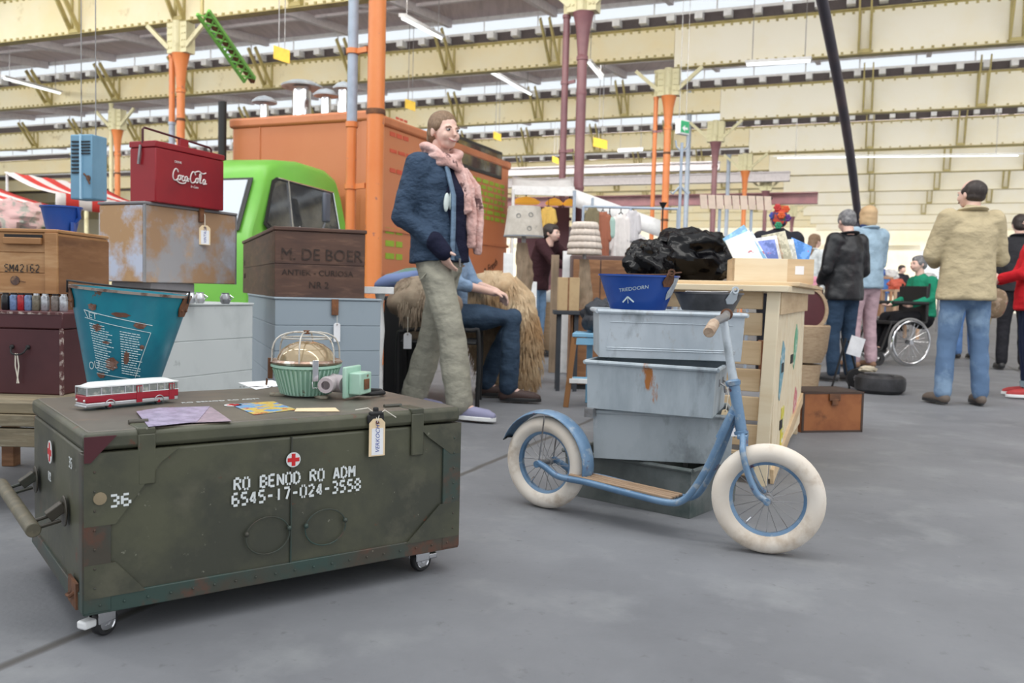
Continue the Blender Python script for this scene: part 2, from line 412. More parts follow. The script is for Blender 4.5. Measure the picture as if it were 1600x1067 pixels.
pipe(1, 0, -.3, .05, [(0, 5.2, M_orange), (5.2, ZBR, M_capc)], 'slim orange pipe just left of the orange column behind the black bag', .05, (2.2, 4.4))
pipe(0, 1, -.27, .05, [(0, 2.8, M_purple), (2.8, 3.9, M_gpipe), (3.9, 5.2, M_orange), (5.2, ZBR, M_capc)], 'pipe with plum, grey and orange lengths behind the red cooler', .06, (3.0,))
pipe(2, 0, -.8, .05, [(0, ZT, M_gpipe)], 'tall pale grey pipe left of the plum column by the exit sign', .07)
pipe(3, 0, -.6, .05, [(0, ZBR, M_gpipe)], 'distant pale grey pipe by the second orange column', .07)
pipe(1, 2, -.3, .05, [(0, 6.0, M_capc)], 'cream pipe beside the orange column right of the blue heater', .06)
# leaning dark pole on the right
a = dp(1272, -60, 9.0); b = dp(1341, 345, 14.5)
mb = MB(); pts = [a.lerp(b, t)+V((.05*math.sin(t*3.1), 0, 0)) for t in [k/8 for k in range(9)]]
end = pts[-1]; bot = end+(b-a).normalized()*1.2; bot.z = 0
mb.tube(pts+[V((end.x+.05, end.y+.3, end.z*.5)), V((end.x+.1, end.y+.4, 0))], [.062, .062, .062, .062, .062, .062, .062, .06, .06, .05, .05], 12)
M_pole = mat('dark_pole', (.07, .065, .085), .5, 0, [((.14, .10, .11), 1.2, .45, .7)])
tag(mb.build('leaning_pole', M_pole), 'long dark leaning pole rising to the roof behind the black jacket man', 'pole')
# far end wall with windows
wy = HS*(NR-.2)
mb = MB(); mb.bb((-62, 0, 0), (30, .3, 1.4)); mb.bb((-62, 0, 4.6), (30, .3, 8)); mb.bb((-62, 0, 1), (-5, .3, 5))
for k in range(-1, 7): mb.bb((k*6-1, 0, 1.0), (k*6+1.4, .3, 5))
o = mb.build('wall_back', M_creamr, None, smooth=False, loc=hl(0, wy, 0), rz=HRZ); o['kind'] = 'structure'
mb = MB()
for k in range(-1, 7):
    for q in range(4): mb.bb((k*6+1.4+q*1.15, .1, 1.2), (k*6+1.5+q*1.15, .2, 4.7))
    mb.bb((k*6+1.4, .1, 2.95), (k*6+5, .2, 3.05))
o = mb.build('window_90', M_white, None, smooth=False, loc=hl(0, wy, 0), rz=HRZ); o['kind'] = 'structure'
mb = MB(); mb.bb((-62.5, -75, 0), (-62.2, wy, 8))
o = mb.build('wall_left', M_creamr, None, smooth=False, loc=hl(0, 0, 0), rz=HRZ); o['kind'] = 'structure'
# horizontal crane beams and dark platform edge at mid distance on the left
for lab, v, z, u0, u1, hh, m in [('long grey purple crane beam under the third girder row', HS*2.6, 4.9, -16, -.5, .3, M_raft),
     ('dark crane beam crossing low behind the plum column', HS*4.2, 4.75, -24, 2, .5, M_purple),
     ('grey purple crane beam above the market stall roof', HS*3.9, 5.5, -22, 1, .4, M_raft)]:
    mb = MB(); mb.bb((u0, 0, z), (u1, .12, z+hh)); mb.bb((u0, -.1, z), (u1, .2, z+.05)); mb.bb((u0, -.1, z+hh-.05), (u1, .2, z+hh))
    tag(mb.build('crane_beam', m, None, loc=hl(0, v, 0), rz=HRZ, smooth=False), lab, 'beam')
# fluorescent lights under the roof
M_lamp = emit('tube_light', (.95, 1, 1), 1.6)
def fluoro(p, q, lab, hw=.12):
    t = thing('fluorescent_light', lab, 'ceiling light', p, 0, 'fluorescent ceiling lights')
    d = q-p
    mb = MB(); mb.bar((0, 0, .05), tuple(d+V((0, 0, .05))), hw, hw*.5); mb.build('housing', M_white, t, smooth=False)
    mb = MB(); mb.cyl(d*.02, d*.98, hw*.28, n=8); mb.build('light_tube', M_lamp, t)
    for f_ in (.1, .9):
        w_ = p+d*f_; mb = MB(); mb.cyl(d*f_+V((0, 0, .05)), d*f_+V((0, 0, max(.1, soffit(w_)-w_.z))), .008, n=5); mb.build('hanger', M_steel, t)
fluoro(dp(628, 28, 16), dp(690, 60, 20), 'white fluorescent light above the nearest orange column, right side')
fluoro(dp(758, 108, 22), dp(830, 148, 27), 'white fluorescent light left of the plum funnel column')
fluoro(dp(920, 98, 20), dp(940, 122, 22), 'short white fluorescent light touching the plum funnel column')
fluoro(dp(1165, 101, 18.8), dp(1268, 95, 18.2), 'horizontal fluorescent light right of the orange funnel column')
fluoro(dp(5, 122, 24), dp(95, 146, 27), 'fluorescent light at far left under the roof')
fluoro(dp(965, 236, 30), dp(1005, 234, 30), 'fluorescent light low between plum and orange columns')
fluoro(dp(1208, 247, 26), dp(1600, 243, 23), 'long thin fluorescent strip across the right of the hall', .05)
M_yel = plain('yellow_sign', (.95, .62, .05), .5)
for px, py, d_, w_, h_, l in [(440, 85, 15, 25, 20, 'yellow sign board hanging above the truck'), (641, 164, 22, 16, 14, 'yellow sign board hanging right of the nearest orange column'), (777, 213, 26, 12, 11, 'yellow sign board hanging right of the woman'), (868, 250, 30, 10, 9, 'small far yellow sign board left of plum column'), (938, 224, 24, 22, 14, 'yellow sign board hanging just right of the plum funnel column')]:
    c = dp(px, py, d_); s_ = d_/F
    t = thing('hanging_sign', l, 'sign', c, 0, 'yellow hanging sign boards')
    mb = MB(); mb.poly([(-w_/2*s_, -h_/2*s_+.04), (w_/2*s_, -h_/2*s_-.04), (w_/2*s_, h_/2*s_-.04), (-w_/2*s_, h_/2*s_+.04)], .02); mb.build('board', M_yel, t, smooth=False)
    mb = MB(); mb.cyl((-.05, .01, h_/2*s_-.05), (-.05, .01, soffit(c)-c.z), .008, n=5); mb.cyl((.05, .01, h_/2*s_-.05), (.05, .01, soffit(c)-c.z), .008, n=5); mb.build('wire', M_steel, t)
# exit sign box
c = dp(1070, 200, 17)
t = thing('exit_sign', 'hanging white and green exit sign box beside the orange column', 'sign', c, rad(40))
mb = MB(); mb.poly([(-.14, -.12), (.14, -.12), (.14, .16), (-.14, .16)], .12); mb.build('box', M_paper, t, .01)
mb = MB(); M_green = plain('exit_green', (.05, .45, .2), .5)
mb.bb((-.12, -.008, -.09), (.12, 0, .13)); mb.build('panel', M_green, t)
mb = MB(); mb.poly([(-.09, -.01), (-.01, -.07), (-.01, -.03), (.07, -.03), (.07, .01), (-.01, .01), (-.01, .05)], .004, TR(0, -.014, 0)); mb.build('arrow', M_paper, t, smooth=False)
mb = MB(); mb.cyl((-.1, .06, .16), (-.1, .06, soffit(c)-c.z), .006, n=5); mb.cyl((.1, .06, .16), (.1, .06, soffit(c)-c.z), .006, n=5); mb.build('wire', M_steel, t)
# lattice brace left of the truck, its green light put into the colour
t = thing('lattice_truss', 'green lit lattice brace sloping down from the column head', 'truss', (0, 0, 0))
a, b = dp(308, 22, 14), dp(382, 128, 15.5); M_lg = plain('green_lit_lattice', (.22, .6, .12), .5)
mb = MB(); d = (b-a); off = V((.18, 0, .06))
mb.bar(a, b, .04, .05); mb.bar(a+off, b+off, .04, .05)
n = 9
for k in range(n):
    p, q = a+d*k/n, a+d*(k+1)/n
    mb.bar(p, q+off, .025, .025); mb.bar(p+off, q, .025, .025)
mb.build('lattice', M_lg, t, smooth=False)
mb = MB(); mb.bar(a+V((.1, .1, .02)), b+V((.12, .1, .03)), .07, .07); mb.build('core_bar', M_rust, t, smooth=False)
mb = MB(); q = a.copy(); q.z = ZBR; mb.cyl(a+V((.06, .05, 0)), q+V((.06, .05, .1)), .03, n=6); mb.build('hanger', M_olive, t)
# blue heater hung on two cables
c = dp(110, 310, 6.0); k = 6.0/F
t = thing('hanging_heater', 'light blue louvred heater cabinet hanging on cables at left', 'heater', c+V((.14, .18, 0)), rad(-14))
M_hb = mat('heater_blue', (.17, .34, .48), .4, 0, [((.12, .26, .38), 1.5, .4, .7), ((.3, .2, .15), 14, .68, .7)])
H_ = 100*k; mb = MB(); mb.bb((-.14, -.15, 0), (.115, .15, H_)); mb.build('cabinet', M_hb, t, .01)
for q in range(9):
    mb = MB(); mb.box((-.075, -.156, H_-.05-q*.026), (.085, .02, .010)); mb.build('louvre', M_black, t, smooth=False)
for q in range(5):
    mb = MB(); mb.box((.045, -.156, H_-.05-q*.02), (.1, .016, .008)); mb.build('louvre', M_black, t, smooth=False)
mb = MB(); mb.bar((-.012, -.155, 0), (-.012, -.155, H_), .02, .03, (0, 1, 0)); mb.build('corner_strip', plain('pale_heater', (.4, .62, .78), .4), t)
mb = MB(); mb.tube([(.03, -.17, .17), (.07, -.18, .15), (.1, -.17, .1)], .008, 6); mb.lathe([(.02, 0), (.02, .02), (0, .02)], 12, TR(.08, -.15, .14, rx=rad(90))); mb.build('control_arm', M_rust, t)
mb = MB(); mb.cyl((-.1, 0, H_), (-.1, 0, ZBL-c.z), .006, n=5); mb.cyl((.07, 0, H_), (.07, 0, ZBL-c.z), .006, n=5); mb.build('cable', M_steel, t)
t.scale = (.68, .5, 1); t.location = dp(110, 310, 6.0)+V((.085, .1, 0))
# ------------------------------------------------------------ the green medical trunk
TX, TY, TPHI, TL, TW, TZ0, TZ1 = -.8588, 1.7548, .6468, .9122, .6272, .068, .4413
M_trunk = mat('trunk_olive', (.088, .090, .055), .45, .0, [((.050, .053, .038), 3, .42, .60), ((.035, .075, .065), 2.6, .60, .66), ((.12, .115, .078), 9, .54, .8), ((.26, .26, .20), 60, .68, .74), ((.30, .29, .24), 9, .715, .73), ((.13, .045, .025), 14, .66, .72)], bump=(.15, 50, .003))
M_trunk2 = mat('trunk_edge', (.06, .052, .038), .45, .0, [((.035, .065, .055), 4, .45, .6), ((.13, .045, .025), 9, .57, .72), ((.25, .22, .17), 60, .7, .75)], bump=(.2, 50, .003))
M_lidtop = mat('trunk_lid_top', (.15, .135, .11), .42, 0, [((.10, .09, .075), 4, .4, .65), ((.19, .15, .11), 12, .55, .75), ((.24, .22, .18), 60, .70, .76)])
M_maroonp = plain('maroon_paint', (.075, .012, .018), .5)
M_red = plain('red_paint', (.62, .015, .02), .5)
M_stw = mat('stencil_white', (.72, .76, .76), .6, 0, [((.35, .38, .36), 60, .62, .72)])
T = thing('storage_chest', 'olive green army medical trunk on small castors with white stencilled numbers', 'trunk', (TX, TY, 0), TPHI)
seam = .043
_X = V((math.cos(TPHI), math.sin(TPHI), 0)); _Y = V((-math.sin(TPHI), math.cos(TPHI), 0)); _O = V((TX, TY, 0))
def tf(px, py):      # point on the trunk front, local x and z
    q = on_plane(px, py, _O, _Y)-_O; return q.dot(_X), q.z
def te(px, py):      # point on the trunk end, local y and z
    q = on_plane(px, py, _O, _X)-_O; return q.dot(_Y), q.z
mb = MB(); mb.bb((.004, .004, TZ0), (TL-.004, TW-.004, TZ1-seam)); mb.build('body', M_trunk, T, .006)
mb = MB(); mb.bb((0, 0, TZ1-seam+.003), (TL, TW, TZ1-.002)); lid = mb.build('lid', M_trunk, T, .01)
mb = MB(); mb.bb((.012, .012, TZ1-.004), (TL-.012, TW-.012, TZ1)); mb.build('lid_skin', M_lidtop, lid, .003)
mb = MB(); mb.bb((0, -.002, TZ0-.004), (TL, .006, TZ0+.034)); mb.bb((-.002, 0, TZ0-.004), (.006, TW, TZ0+.034)); mb.bb((TL-.006, 0, TZ0-.004), (TL+.002, TW, TZ0+.034)); mb.build('bottom_rail', M_trunk2, T, .002)
for x0, x1, nm in ((-.002, .052, 0), (TL-.052, TL+.002, 1)):
    mb = MB(); mb.bb((x0, -.003, TZ0), (x1, .006, TZ1-seam)); xx = -.003 if nm == 0 else TL-.006
    mb.bb((xx, 0, TZ0), (xx+.009, .03, TZ1-seam)); mb.build('corner_strip', M_trunk2, T, .002)
# gusset plates
def gus(pts, m, y=-.0035, par=T):
    mb = MB(); mb.poly(pts, .003, TR(0, y, 0)); return mb.build('gusset_plate', m, par, smooth=False)
zs = TZ1-seam
gus([(0, zs), (.19, zs), (.15, zs-.03), (.06, zs-.15), (0, zs-.15)], M_trunk)
gus([(TL, zs), (TL-.13, zs), (TL-.1, zs-.03), (TL-.03, zs-.08), (TL, zs-.08)], M_trunk)
gus([(0, TZ0+.03), (.12, TZ0+.03), (.06, TZ0+.1), (0, TZ0+.1)], M_trunk)
gus([(TL, TZ0+.03), (TL-.16, TZ0+.03), (TL-.06, TZ0+.12), (TL, TZ0+.12)], M_trunk)
gus([(.0, TZ1-.008), (.062, TZ1-.008), (.012, TZ1-seam-.018), (.0, TZ1-seam-.018)], M_maroonp, -.0075, lid)
# latch strap pressed over the lid
for x in (tf(215, 700)[0], TL-.15):
    wd_ = .036; mb = MB(); mb.bb((x, -.004, zs-.075), (x+wd_, .002, TZ1-.01)); mb.bb((x, -.003, TZ1-.012), (x+wd_, .07, TZ1+.003)); mb.build('latch_strap', M_trunk, T, .003)
LX = tf(215, 700)[0]
mb = MB(); mb.cyl((LX, .075, TZ1+.004), (LX+.04, .075, TZ1+.004), .006); mb.build('hinge_roll', M_trunk2, T); mb = MB(); mb.cyl((TL-.19, .07, TZ1+.003), (TL-.14, .07, TZ1+.003), .005); mb.build('hinge_roll', M_trunk2, T)
mb = MB(); sx_ = tf(455, 800)[0]; mb.bb((sx_-.0015, -.001, TZ0), (sx_+.0015, .006, zs)); mb.build('panel_seam', M_trunk2, T, smooth=False)
# two round sprung handles outline on the front
def oval(cx, cz, rx, rz, m=40): return [(cx+rx*math.cos(2*math.pi*k/m), -.003, cz+rz*math.sin(2*math.pi*k/m)) for k in range(m)]
for cx, cz in (tf(418, 836), tf(508, 823)):
    mb = MB(); mb.tube(oval(cx, cz, .052, .043), .0016, 6, closed=True)
    for a in (2.9, .25): mb.sph((cx+.052*math.cos(a), -.005, cz+.043*math.sin(a)), .006, n=10, m=6)
    mb.build('round_hatch', M_trunk2, T)
# rivets along the edges
mb = MB()
for k in range(19): mb.sph((.03+k*.047, -.003, TZ0+.015), .003, n=6, m=4)
for k in range(7): mb.sph((.02, -.003, .12+k*.04), .003, n=6, m=4); mb.sph((TL-.02, -.003, .12+k*.04), .003, n=6, m=4)
mb.build('rivet_row', M_trunk2, T)
# stencils
def sten(txt, x0, y0, x1, hpx, y=-.0012, adv=1.43):
    a, z = tf(x0, y0); b = tf(x1, y0)[0]; h = tf(x0, y0-hpx)[1]-z; n = len(txt)
    u = (b-a)/((n-1)*adv+1)
    mb = stencil('stencil_lettering', txt, h, M_stw, T, TR(a, y, z) @ Matrix.Diagonal((u/(h/1.6), 1, 1, 1)), adv=adv, bold=.34)
sten('36', 172, 791, 203, 17, -.0038)
sten('RO BENOD RO ADM', 366, 766, 553, 18)
sten('6545-17-024-3558', 363, 790, 562, 18)
def red_cross(M, r, par):
    mb = MB(); mb.T = M; mb.poly([(r*math.cos(2*math.pi*k/28), r*math.sin(2*math.pi*k/28)) for k in range(28)], .001); d = mb.build('white_disc', M_stw, par, smooth=False)
    mb = MB(); mb.T = M; a, b = r*.82, r*.26
    mb.poly([(-a, -b), (-b, -b), (-b, -a), (b, -a), (b, -b), (a, -b), (a, b), (b, b), (b, a), (-b, a), (-b, b), (-a, b)], .001, TR(0, -.0008, 0)); mb.build('red_cross', M_red, d, smooth=False)
red_cross(TR(tf(458, 718)[0], -.0022, tf(458, 718)[1]), .0175, T)
# left end face: local x=0, facing -X
ye, ze = te(80, 706); ME = TR(-.0035, ye, ze, rz=rad(-90))
red_cross(ME, .027, T)
ye, ze = te(76, 748); text('stencil_lettering', '1/2', .03, M_stw, T, TR(-.0015, ye, ze, rz=rad(-90)))
stencil('stencil_lettering', '35', .02, M_stw, T, TR(-.0015, te(109, 728)[0], te(109, 728)[1], rz=rad(-90)), adv=1.5)
(YA, ZA), (YB, ZB) = te(58, 747), te(103, 797)
for y in (YA, YB):
    mb = MB(); mb.lathe([(.034, 0), (.034, .004), (.0, .004)], 18, TR(-.002, y, ZA-.003, ry=rad(-90)))
    mb.bar((-.004, y, ZA+.01), (-.036, y, ZA-.012), .026, .022); mb.build('handle_bracket', M_trunk2, T, .003)
hb = V((-.07, 0, .165))
mb = MB()
hb.z = ZA-.026
for y in (YA, YB):
    mb = MB(); mb.tube([(-.012, y+.012, ZA-.008), (hb.x+.01, y+.012, hb.z+.006), (hb.x+.012, y-.012, hb.z-.004), (-.012, y-.012, ZA-.02)], .0042, 8); hd = mb.build('handle_rod', M_trunk2, T)
mb = MB(); mb.cyl((hb.x, YB-.045, hb.z), (hb.x, YA+.075, hb.z+.004), .0155, n=16); mb.build('carrying_handle', mat('worn_green', (.12, .11, .075), .5, 0, [((.2, .17, .11), 30, .5, .7)]), hd, .002)
mb = MB(); mb.tube([(.0, .07, TZ0+.03), (-.014, .07, TZ0+.02), (-.014, .1, TZ0+.015), (0, .1, TZ0+.02)], .004, 6); mb.bb((-.006, .05, TZ0-.005), (0, .13, TZ0+.05)); mb.build('lock_hasp', M_rust, T)
mb = MB(); mb.cyl((TL, .2, .25), (TL+.012, .2, .25), .005); mb.cyl((TL, .05, .25), (TL+.016, .05, .25), .004); mb.build('end_stud', M_olive, T)
mb = MB(); mb.lathe([(.013, 0), (.013, .003), (0, .004)], 14, TR(.03, -.003, .305, rx=rad(90))); mb.build('worn_patch', plain('bare_wood_patch', (.30, .24, .15), .8), T)
M_rubber = plain('black_rubber', (.02, .02, .022), .5)
M_pad = emit('white_pad', (.9, .85, .9), 0.0)
for x, y, a, br in ((.045, .05, .5, True), (TL-.085, .055, .1, True), (.05, TW-.06, .2, False), (TL-.06, TW-.06, .2, False)):
    mb = MB(); mb.T = TR(x, y, 0, rz=a); mb.box((0, 0, TZ0-.006), (.05, .045, .004)); mb.bb((-.022, -.017, .03), (.022, -.013, .062)); mb.bb((-.022, .013, .03), (.022, .017, .062)); mb.bb((-.022, -.017, .056), (.022, .017, .062))
    cs = mb.build('castor', M_chrome, T, .002)
    mb = MB(); mb.T = TR(x+.004, y, .029, rz=a, rx=rad(90)); mb.lathe([(.018, -.011), (.026, -.011), (.029, -.007), (.029, .007), (.026, .011), (.018, .011)], 28, close=True); mb.build('tyre', M_rubber, cs)
    mb = MB(); mb.T = TR(x+.004, y, .029, rz=a, rx=rad(90)); mb.lathe([(0, -.012), (.006, -.013), (.008, -.010), (.017, -.010), (.019, -.012), (.019, .012), (.017, .010), (.008, .010), (.006, .013), (0, .012)], 28); mb.build('hub', M_chrome, cs)
    if br:
        mb = MB(); mb.T = TR(x, y, 0, rz=a); s_ = -1 if x < .5 else 1
        mb.bb((s_*.022, -.012, .028), (s_*.052, .014, .045)); mb.build('brake_pedal', M_white if x < .5 else M_chrome, cs, .004)
# ------------------------------------------------------------ things lying on the trunk
def tl(a, b, z=0): return V((TX+math.cos(TPHI)*a-math.sin(TPHI)*b, TY+math.sin(TPHI)*a+math.cos(TPHI)*b, TZ1+z))
# toy bus
pb0, pb1 = gp(135, 643, TZ1), gp(279, 629, TZ1)
d = pb1-pb0; ang = math.atan2(d.y, d.x); BL = d.length
bus = thing('toy_bus', 'red and silver model bus with white roof beside the teal bucket', 'toy bus', pb0+V((0, 0, .002)), ang)
M_busr = plain('bus_red', (.36, .012, .03), .3); M_buss = plain('bus_silver', (.55, .56, .58), .3, .5); M_busw = plain('bus_roof', (.85, .88, .87), .35)
M_bglass = mat('bus_glass', (.22, .25, .24), .08, 0, [((.5, .5, .45), 60, .5, .7)])
BW, BH = .052, .064
def ch(x0, x1, z0, z1, y0, y1, m, nm, par, bev=.003):
    mb = MB(); mb.bb((x0, y0, z0), (x1, y1, z1)); return mb.build(nm, m, par, bev)
ch(0, BL, .006, .017, 0, BW, M_buss, 'lower_skirt', bus); bd = ch(0, BL, .016, .034, -.0006, BW+.0006, M_busr, 'body', bus)
ch(.003, BL-.002, .033, .053, .0015, BW-.0015, M_bglass, 'window_band', bus)
mb = MB(); mb.T = TR(0, 0, .052)
mb.grid(10, 8, lambda u, v: (u*BL, BW/2+(v-.5)*BW*1.02, .011*(1-abs(2*v-1)**3)**.6*(1-abs(2*u-1)**12)+.001)); mb.bb((0, 0, 0), (BL, BW, .003)); mb.build('roof', M_busw, bus)
for k, x in enumerate((.0, .035, .06, .095, .115, .14, .158, .18, .2, .225, BL-.003)):
    mb = MB()
    for y in (.0, BW-.0012): mb.bb((x, y, .033), (x+.003, y+.0015, .053))
    mb.build('window_post', M_buss, bus, smooth=False)
mb = MB(); mb.bb((0, -.0008, .0335), (BL, 0, .0355)); mb.build('waist_trim', M_busw, bus, smooth=False)
for x in (.125, .213):
    mb = MB(); mb.bb((x, -.0014, .009), (x+.015, 0, .050)); dr = mb.build('door', M_busr, bus, smooth=False)
    mb = MB(); mb.bb((x+.002, -.0022, .034), (x+.006, -.0012, .048)); mb.bb((x+.009, -.0022, .034), (x+.013, -.0012, .048)); mb.build('door_pane', M_bglass, dr, smooth=False)
for x in (.058, .186):
    for y in (.001, BW-.010):
        mb = MB(); mb.T = TR(x, y, .0095, rx=rad(-90)); mb.lathe([(.006, 0), (.0095, 0), (.0095, .009), (.006, .009)], 20, close=True); wh = mb.build('wheel', M_rubber, bus)
        mb = MB(); mb.T = TR(x, y-.0006, .0095, rx=rad(-90)); mb.lathe([(0, -.001), (.004, 0), (.0065, .001), (.006, .004), (0, .004)], 16); mb.build('red_hub', M_busr, wh)
    mb = MB(); mb.tube([(x+.0125*math.cos(a), -.001, .0095+.0125*math.sin(a)) for a in [math.pi*k/8 for k in range(9)]], .0013, 5); mb.build('wheel_arch', M_buss, bus)
for y in (.008, BW-.008): mb = MB(); mb.sph((-.0006, y, .022), .003, n=10, m=6); mb.build('headlamp', M_busw, bus)
ch(-.002, .001, .006, .010, 0, BW, M_buss, 'bumper', bus, .001)
# papers
def sheet(name, lab, cat, pxs, m, z, group=None, t=.0006, curl=0):
    pts = [gp(x, y, TZ1+z) for x, y in pxs]; c = pts[0].copy()
    mb = MB(); n = len(pts); vs = [p-c for p in pts]+[p-c+V((0, 0, t)) for p in pts]
    mb.add(vs, [tuple(range(n))[::-1], tuple(range(n, 2*n))]+[(i, (i+1) % n, n+(i+1) % n, n+i) for i in range(n)])
    o = mb.build(name, m, None, smooth=False, loc=c); return tag(o, lab, cat, group)
M_pur = mat('purple_print', (.32, .28, .40), .35, 0, [((.48, .42, .58), 30, .4, .6), ((.2, .15, .25), 60, .55, .7)])
M_pur2 = mat('mauve_print', (.33, .27, .33), .35, 0, [((.45, .35, .42), 40, .4, .6), ((.2, .14, .2), 70, .55, .7)])
sheet('paper_leaflet', 'pale purple leaflet lying in front of the toy bus', 'leaflet', [(232, 667), (213, 643), (250, 637), (328, 635), (308, 659)], M_pur, .004, 'leaflets on the trunk lid')
sheet('paper_leaflet', 'small mauve leaflet partly beneath the pale purple one', 'leaflet', [(290, 661), (316, 638), (330, 636), (362, 658)], M_pur2, .003, 'leaflets on the trunk lid')
M_pc = mat('postcard_print', (.15, .38, .72), .25, 0, [((.75, .55, .12), 14, .48, .53), ((.55, .12, .08), 26, .55, .6), ((.85, .8, .6), 50, .66, .7)])
sheet('postcard', 'colourful blue and yellow postcard near the caged lamp', 'postcard', [(360, 632), (427, 627), (463, 640), (397, 648)], M_pc, .001)
sheet('wooden_ruler', 'thin blank buff card strip beside the postcard', 'card', [(460, 643), (463, 638), (524, 637), (531, 643)], M_tag, .001).name = 'card_strip'
p = sheet('printed_card', 'white card with black letter lying behind the caged lamp', 'card', [(372, 598), (425, 594), (447, 601), (400, 609)], M_paper, .001)
q = gp(400, 604, TZ1+.0022); mb = MB(); M_ib = plain('black_ink', (.02, .02, .02), .5)
for a, b in (((-.02, -.012), (0, .014)), ((0, .014), (.02, -.012)), ((-.012, -.002), (.012, -.002))): mb.bar((a[0], a[1], 0), (b[0], b[1], 0), .004, .0006)
for x in (-.045, -.035, .035, .045): mb.box((x, -.004, 0), (.006, .012, .0006))
mb.build('printed_letter', M_ib, p, smooth=False, loc=q-p.location, rz=.35)
# faint lettering + small red cross on the lid
mb = MB(); q = gp(375, 629, TZ1+.001)
o = text('lid_lettering', 'RO BENOD RO ADM', .022, M_stw, T, TR(.30, .36, TZ1+.0012, rx=rad(-90)), ext=.0003)
mb = MB(); mb.lathe([(0, 0), (.022, 0), (.022, .0008), (0, .0008)], 20, TR(.40, .27, TZ1+.0008)); wd = mb.build('white_disc', M_stw, T, smooth=False)
mb = MB(); mb.box((.40, .27, TZ1+.002), (.03, .010, .0008)); mb.box((.40, .27, TZ1+.002), (.010, .03, .0008)); mb.build('red_cross', M_red, wd, smooth=False)
# price tag
def price_tag(lab, top, wt, ht, script=None, rz=0, tilt=0, hang=None, group='string tied price tags', m=M_tag, mp=None):
    t = thing('price_tag', lab, 'price tag', top, rz, group)
    mb = MB(); mb.T = TR(0, 0, 0, ry=tilt); c_ = wt*.25
    mb.poly([(-wt/2, -ht), (wt/2, -ht), (wt/2, -c_), (wt/2-c_, 0), (-wt/2+c_, 0), (-wt/2, -c_)], .0012); mb.build('card', m, t, smooth=False)
    if mp:
        mb = MB(); mb.T = TR(0, 0, 0, ry=tilt); mb.bb((-wt*.34, -.0006, -ht*.97), (wt*.38, 0, -ht*.26)); mb.build('paper_face', mp, t, smooth=False)
    mb = MB(); mb.T = TR(0, 0, 0, ry=tilt); mb.lathe([(wt*.05, 0), (wt*.1, 0), (wt*.1, .0018), (wt*.05, .0018)], 12, TR(0, .0003, -ht*.1, rx=rad(90)), close=True); mb.build('eyelet', M_rust, t)
    if hang:
        mb = MB()
        for h in hang: mb.tube([V((0, -.001, -ht*.1))]+[V(p) for p in h], .0012 if wt < .05 else .002, 5)
        mb.build('string', M_string, t)
    if script:
        text('handwriting', script, wt*.34, M_ink, t, TR(0, 0, 0, ry=tilt) @ TR(wt*.14, -.0009, -ht*.92, ry=rad(-90)), ext=.0002, shear=.3)
    return t
k = dp(587, 652, 2.2)
# tag hangs on the front of the trunk by its latch
q = V((.676, -.008, TZ1-.02))
wq = T.matrix_basis @ q
LTX = tf(587, 652)[0]
tg = price_tag('buff price tag with blue handwriting hanging from the trunk latch', tl(LTX, -.009, -.014), .044, .093, 'VERKOCHT', TPHI, hang=[[(-.004, .004, .012), (-.02, .012, .026), (-.05, .02, .022)], [(.006, .002, .01), (.02, .0, .02), (.05, -.004, .0)]], mp=M_paper)
mb = MB(); mb.bb((LTX-.025, -.008, TZ1-.026), (LTX+.02, 0, TZ1-.004)); mb.cyl((LTX-.02, -.004, TZ1-.002), (LTX+.018, -.004, TZ1-.002), .006); mb.box((LTX, 0, TZ1+.006), (.012, .012, .014)); mb.build('lid_latch', M_black, T, .003)
# ------------------------------------------------------------ teal fire bucket
M_teal = mat('teal_enamel', (.014, .26, .34), .3, 0, [((.01, .16, .24), 4, .4, .65), ((.15, .08, .05), 9, .665, .69), ((.09, .11, .11), 20, .70, .73)], bump=(.1, 20, .004))
bc = gp(192, 613, TZ1)+V((0, 0, .009)); bR, br, bH = .153, .088, .268
bk = thing('fire_bucket', 'teal painted rusty bucket with white printed text on the trunk', 'bucket', bc, rad(-15), rot=(rad(-1), rad(4.5), rad(-1)))
mb = MB(); mb.lathe([(br-.01, .012), (br-.004, 0), (br, 0), (br+.001, .006), (bR, bH), (bR+.004, bH+.002), (bR-.003, bH+.006), (bR-.004, bH), (br-.004, .014), (0, .014)], 64); mb.build('bucket_wall', M_teal, bk)
mb = MB(); mb.lathe([(bR-.003, bH), (bR+.005, bH), (bR+.005, bH+.007), (bR-.003, bH+.007)], 64, close=True); mb.build('rolled_rim', mat('worn_rim', (.35, .30, .26), .5, .3, [((.13, .07, .05), 20, .45, .6)]), bk)
def cone(u, z, off=.0012):       # u metres along the wall from the front, z height
    r = br+(bR-br)*z/bH; a = -math.pi/2+u/((br+bR)/2)
    return V(((r+off)*math.cos(a), (r+off)*math.sin(a), z))
M_wp = plain('white_print', (.65, .78, .8), .5)
def ctube(pts, r, mb):
    mb.tube([cone(u, z) for u, z in pts], r, 5)
mb = MB()
def lin(p, q, n=10): return [(p[0]+(q[0]-p[0])*k/n, p[1]+(q[1]-p[1])*k/n) for k in range(n+1)]
x0, x1 = -.055, .105
slope = lambda u, z: z-.2*(u-x0)*.8
ctube(lin((x0, .215), (x1, slope(x1, .215))), .0011, mb); ctube(lin((x0, .195), (x1, slope(x1, .195))), .0009, mb)
ctube(lin((x0, .215), (x0+.01, .195), 3), .0009, mb)
ctube(lin((x1, slope(x1, .195)), (x1-.02, .045)), .0009, mb); ctube(lin((x0+.02, .05), (x1-.02, .04)), .0009, mb)
mb.build('printed_frame', M_wp, bk)
mb = MB(); rr = random.Random(3)
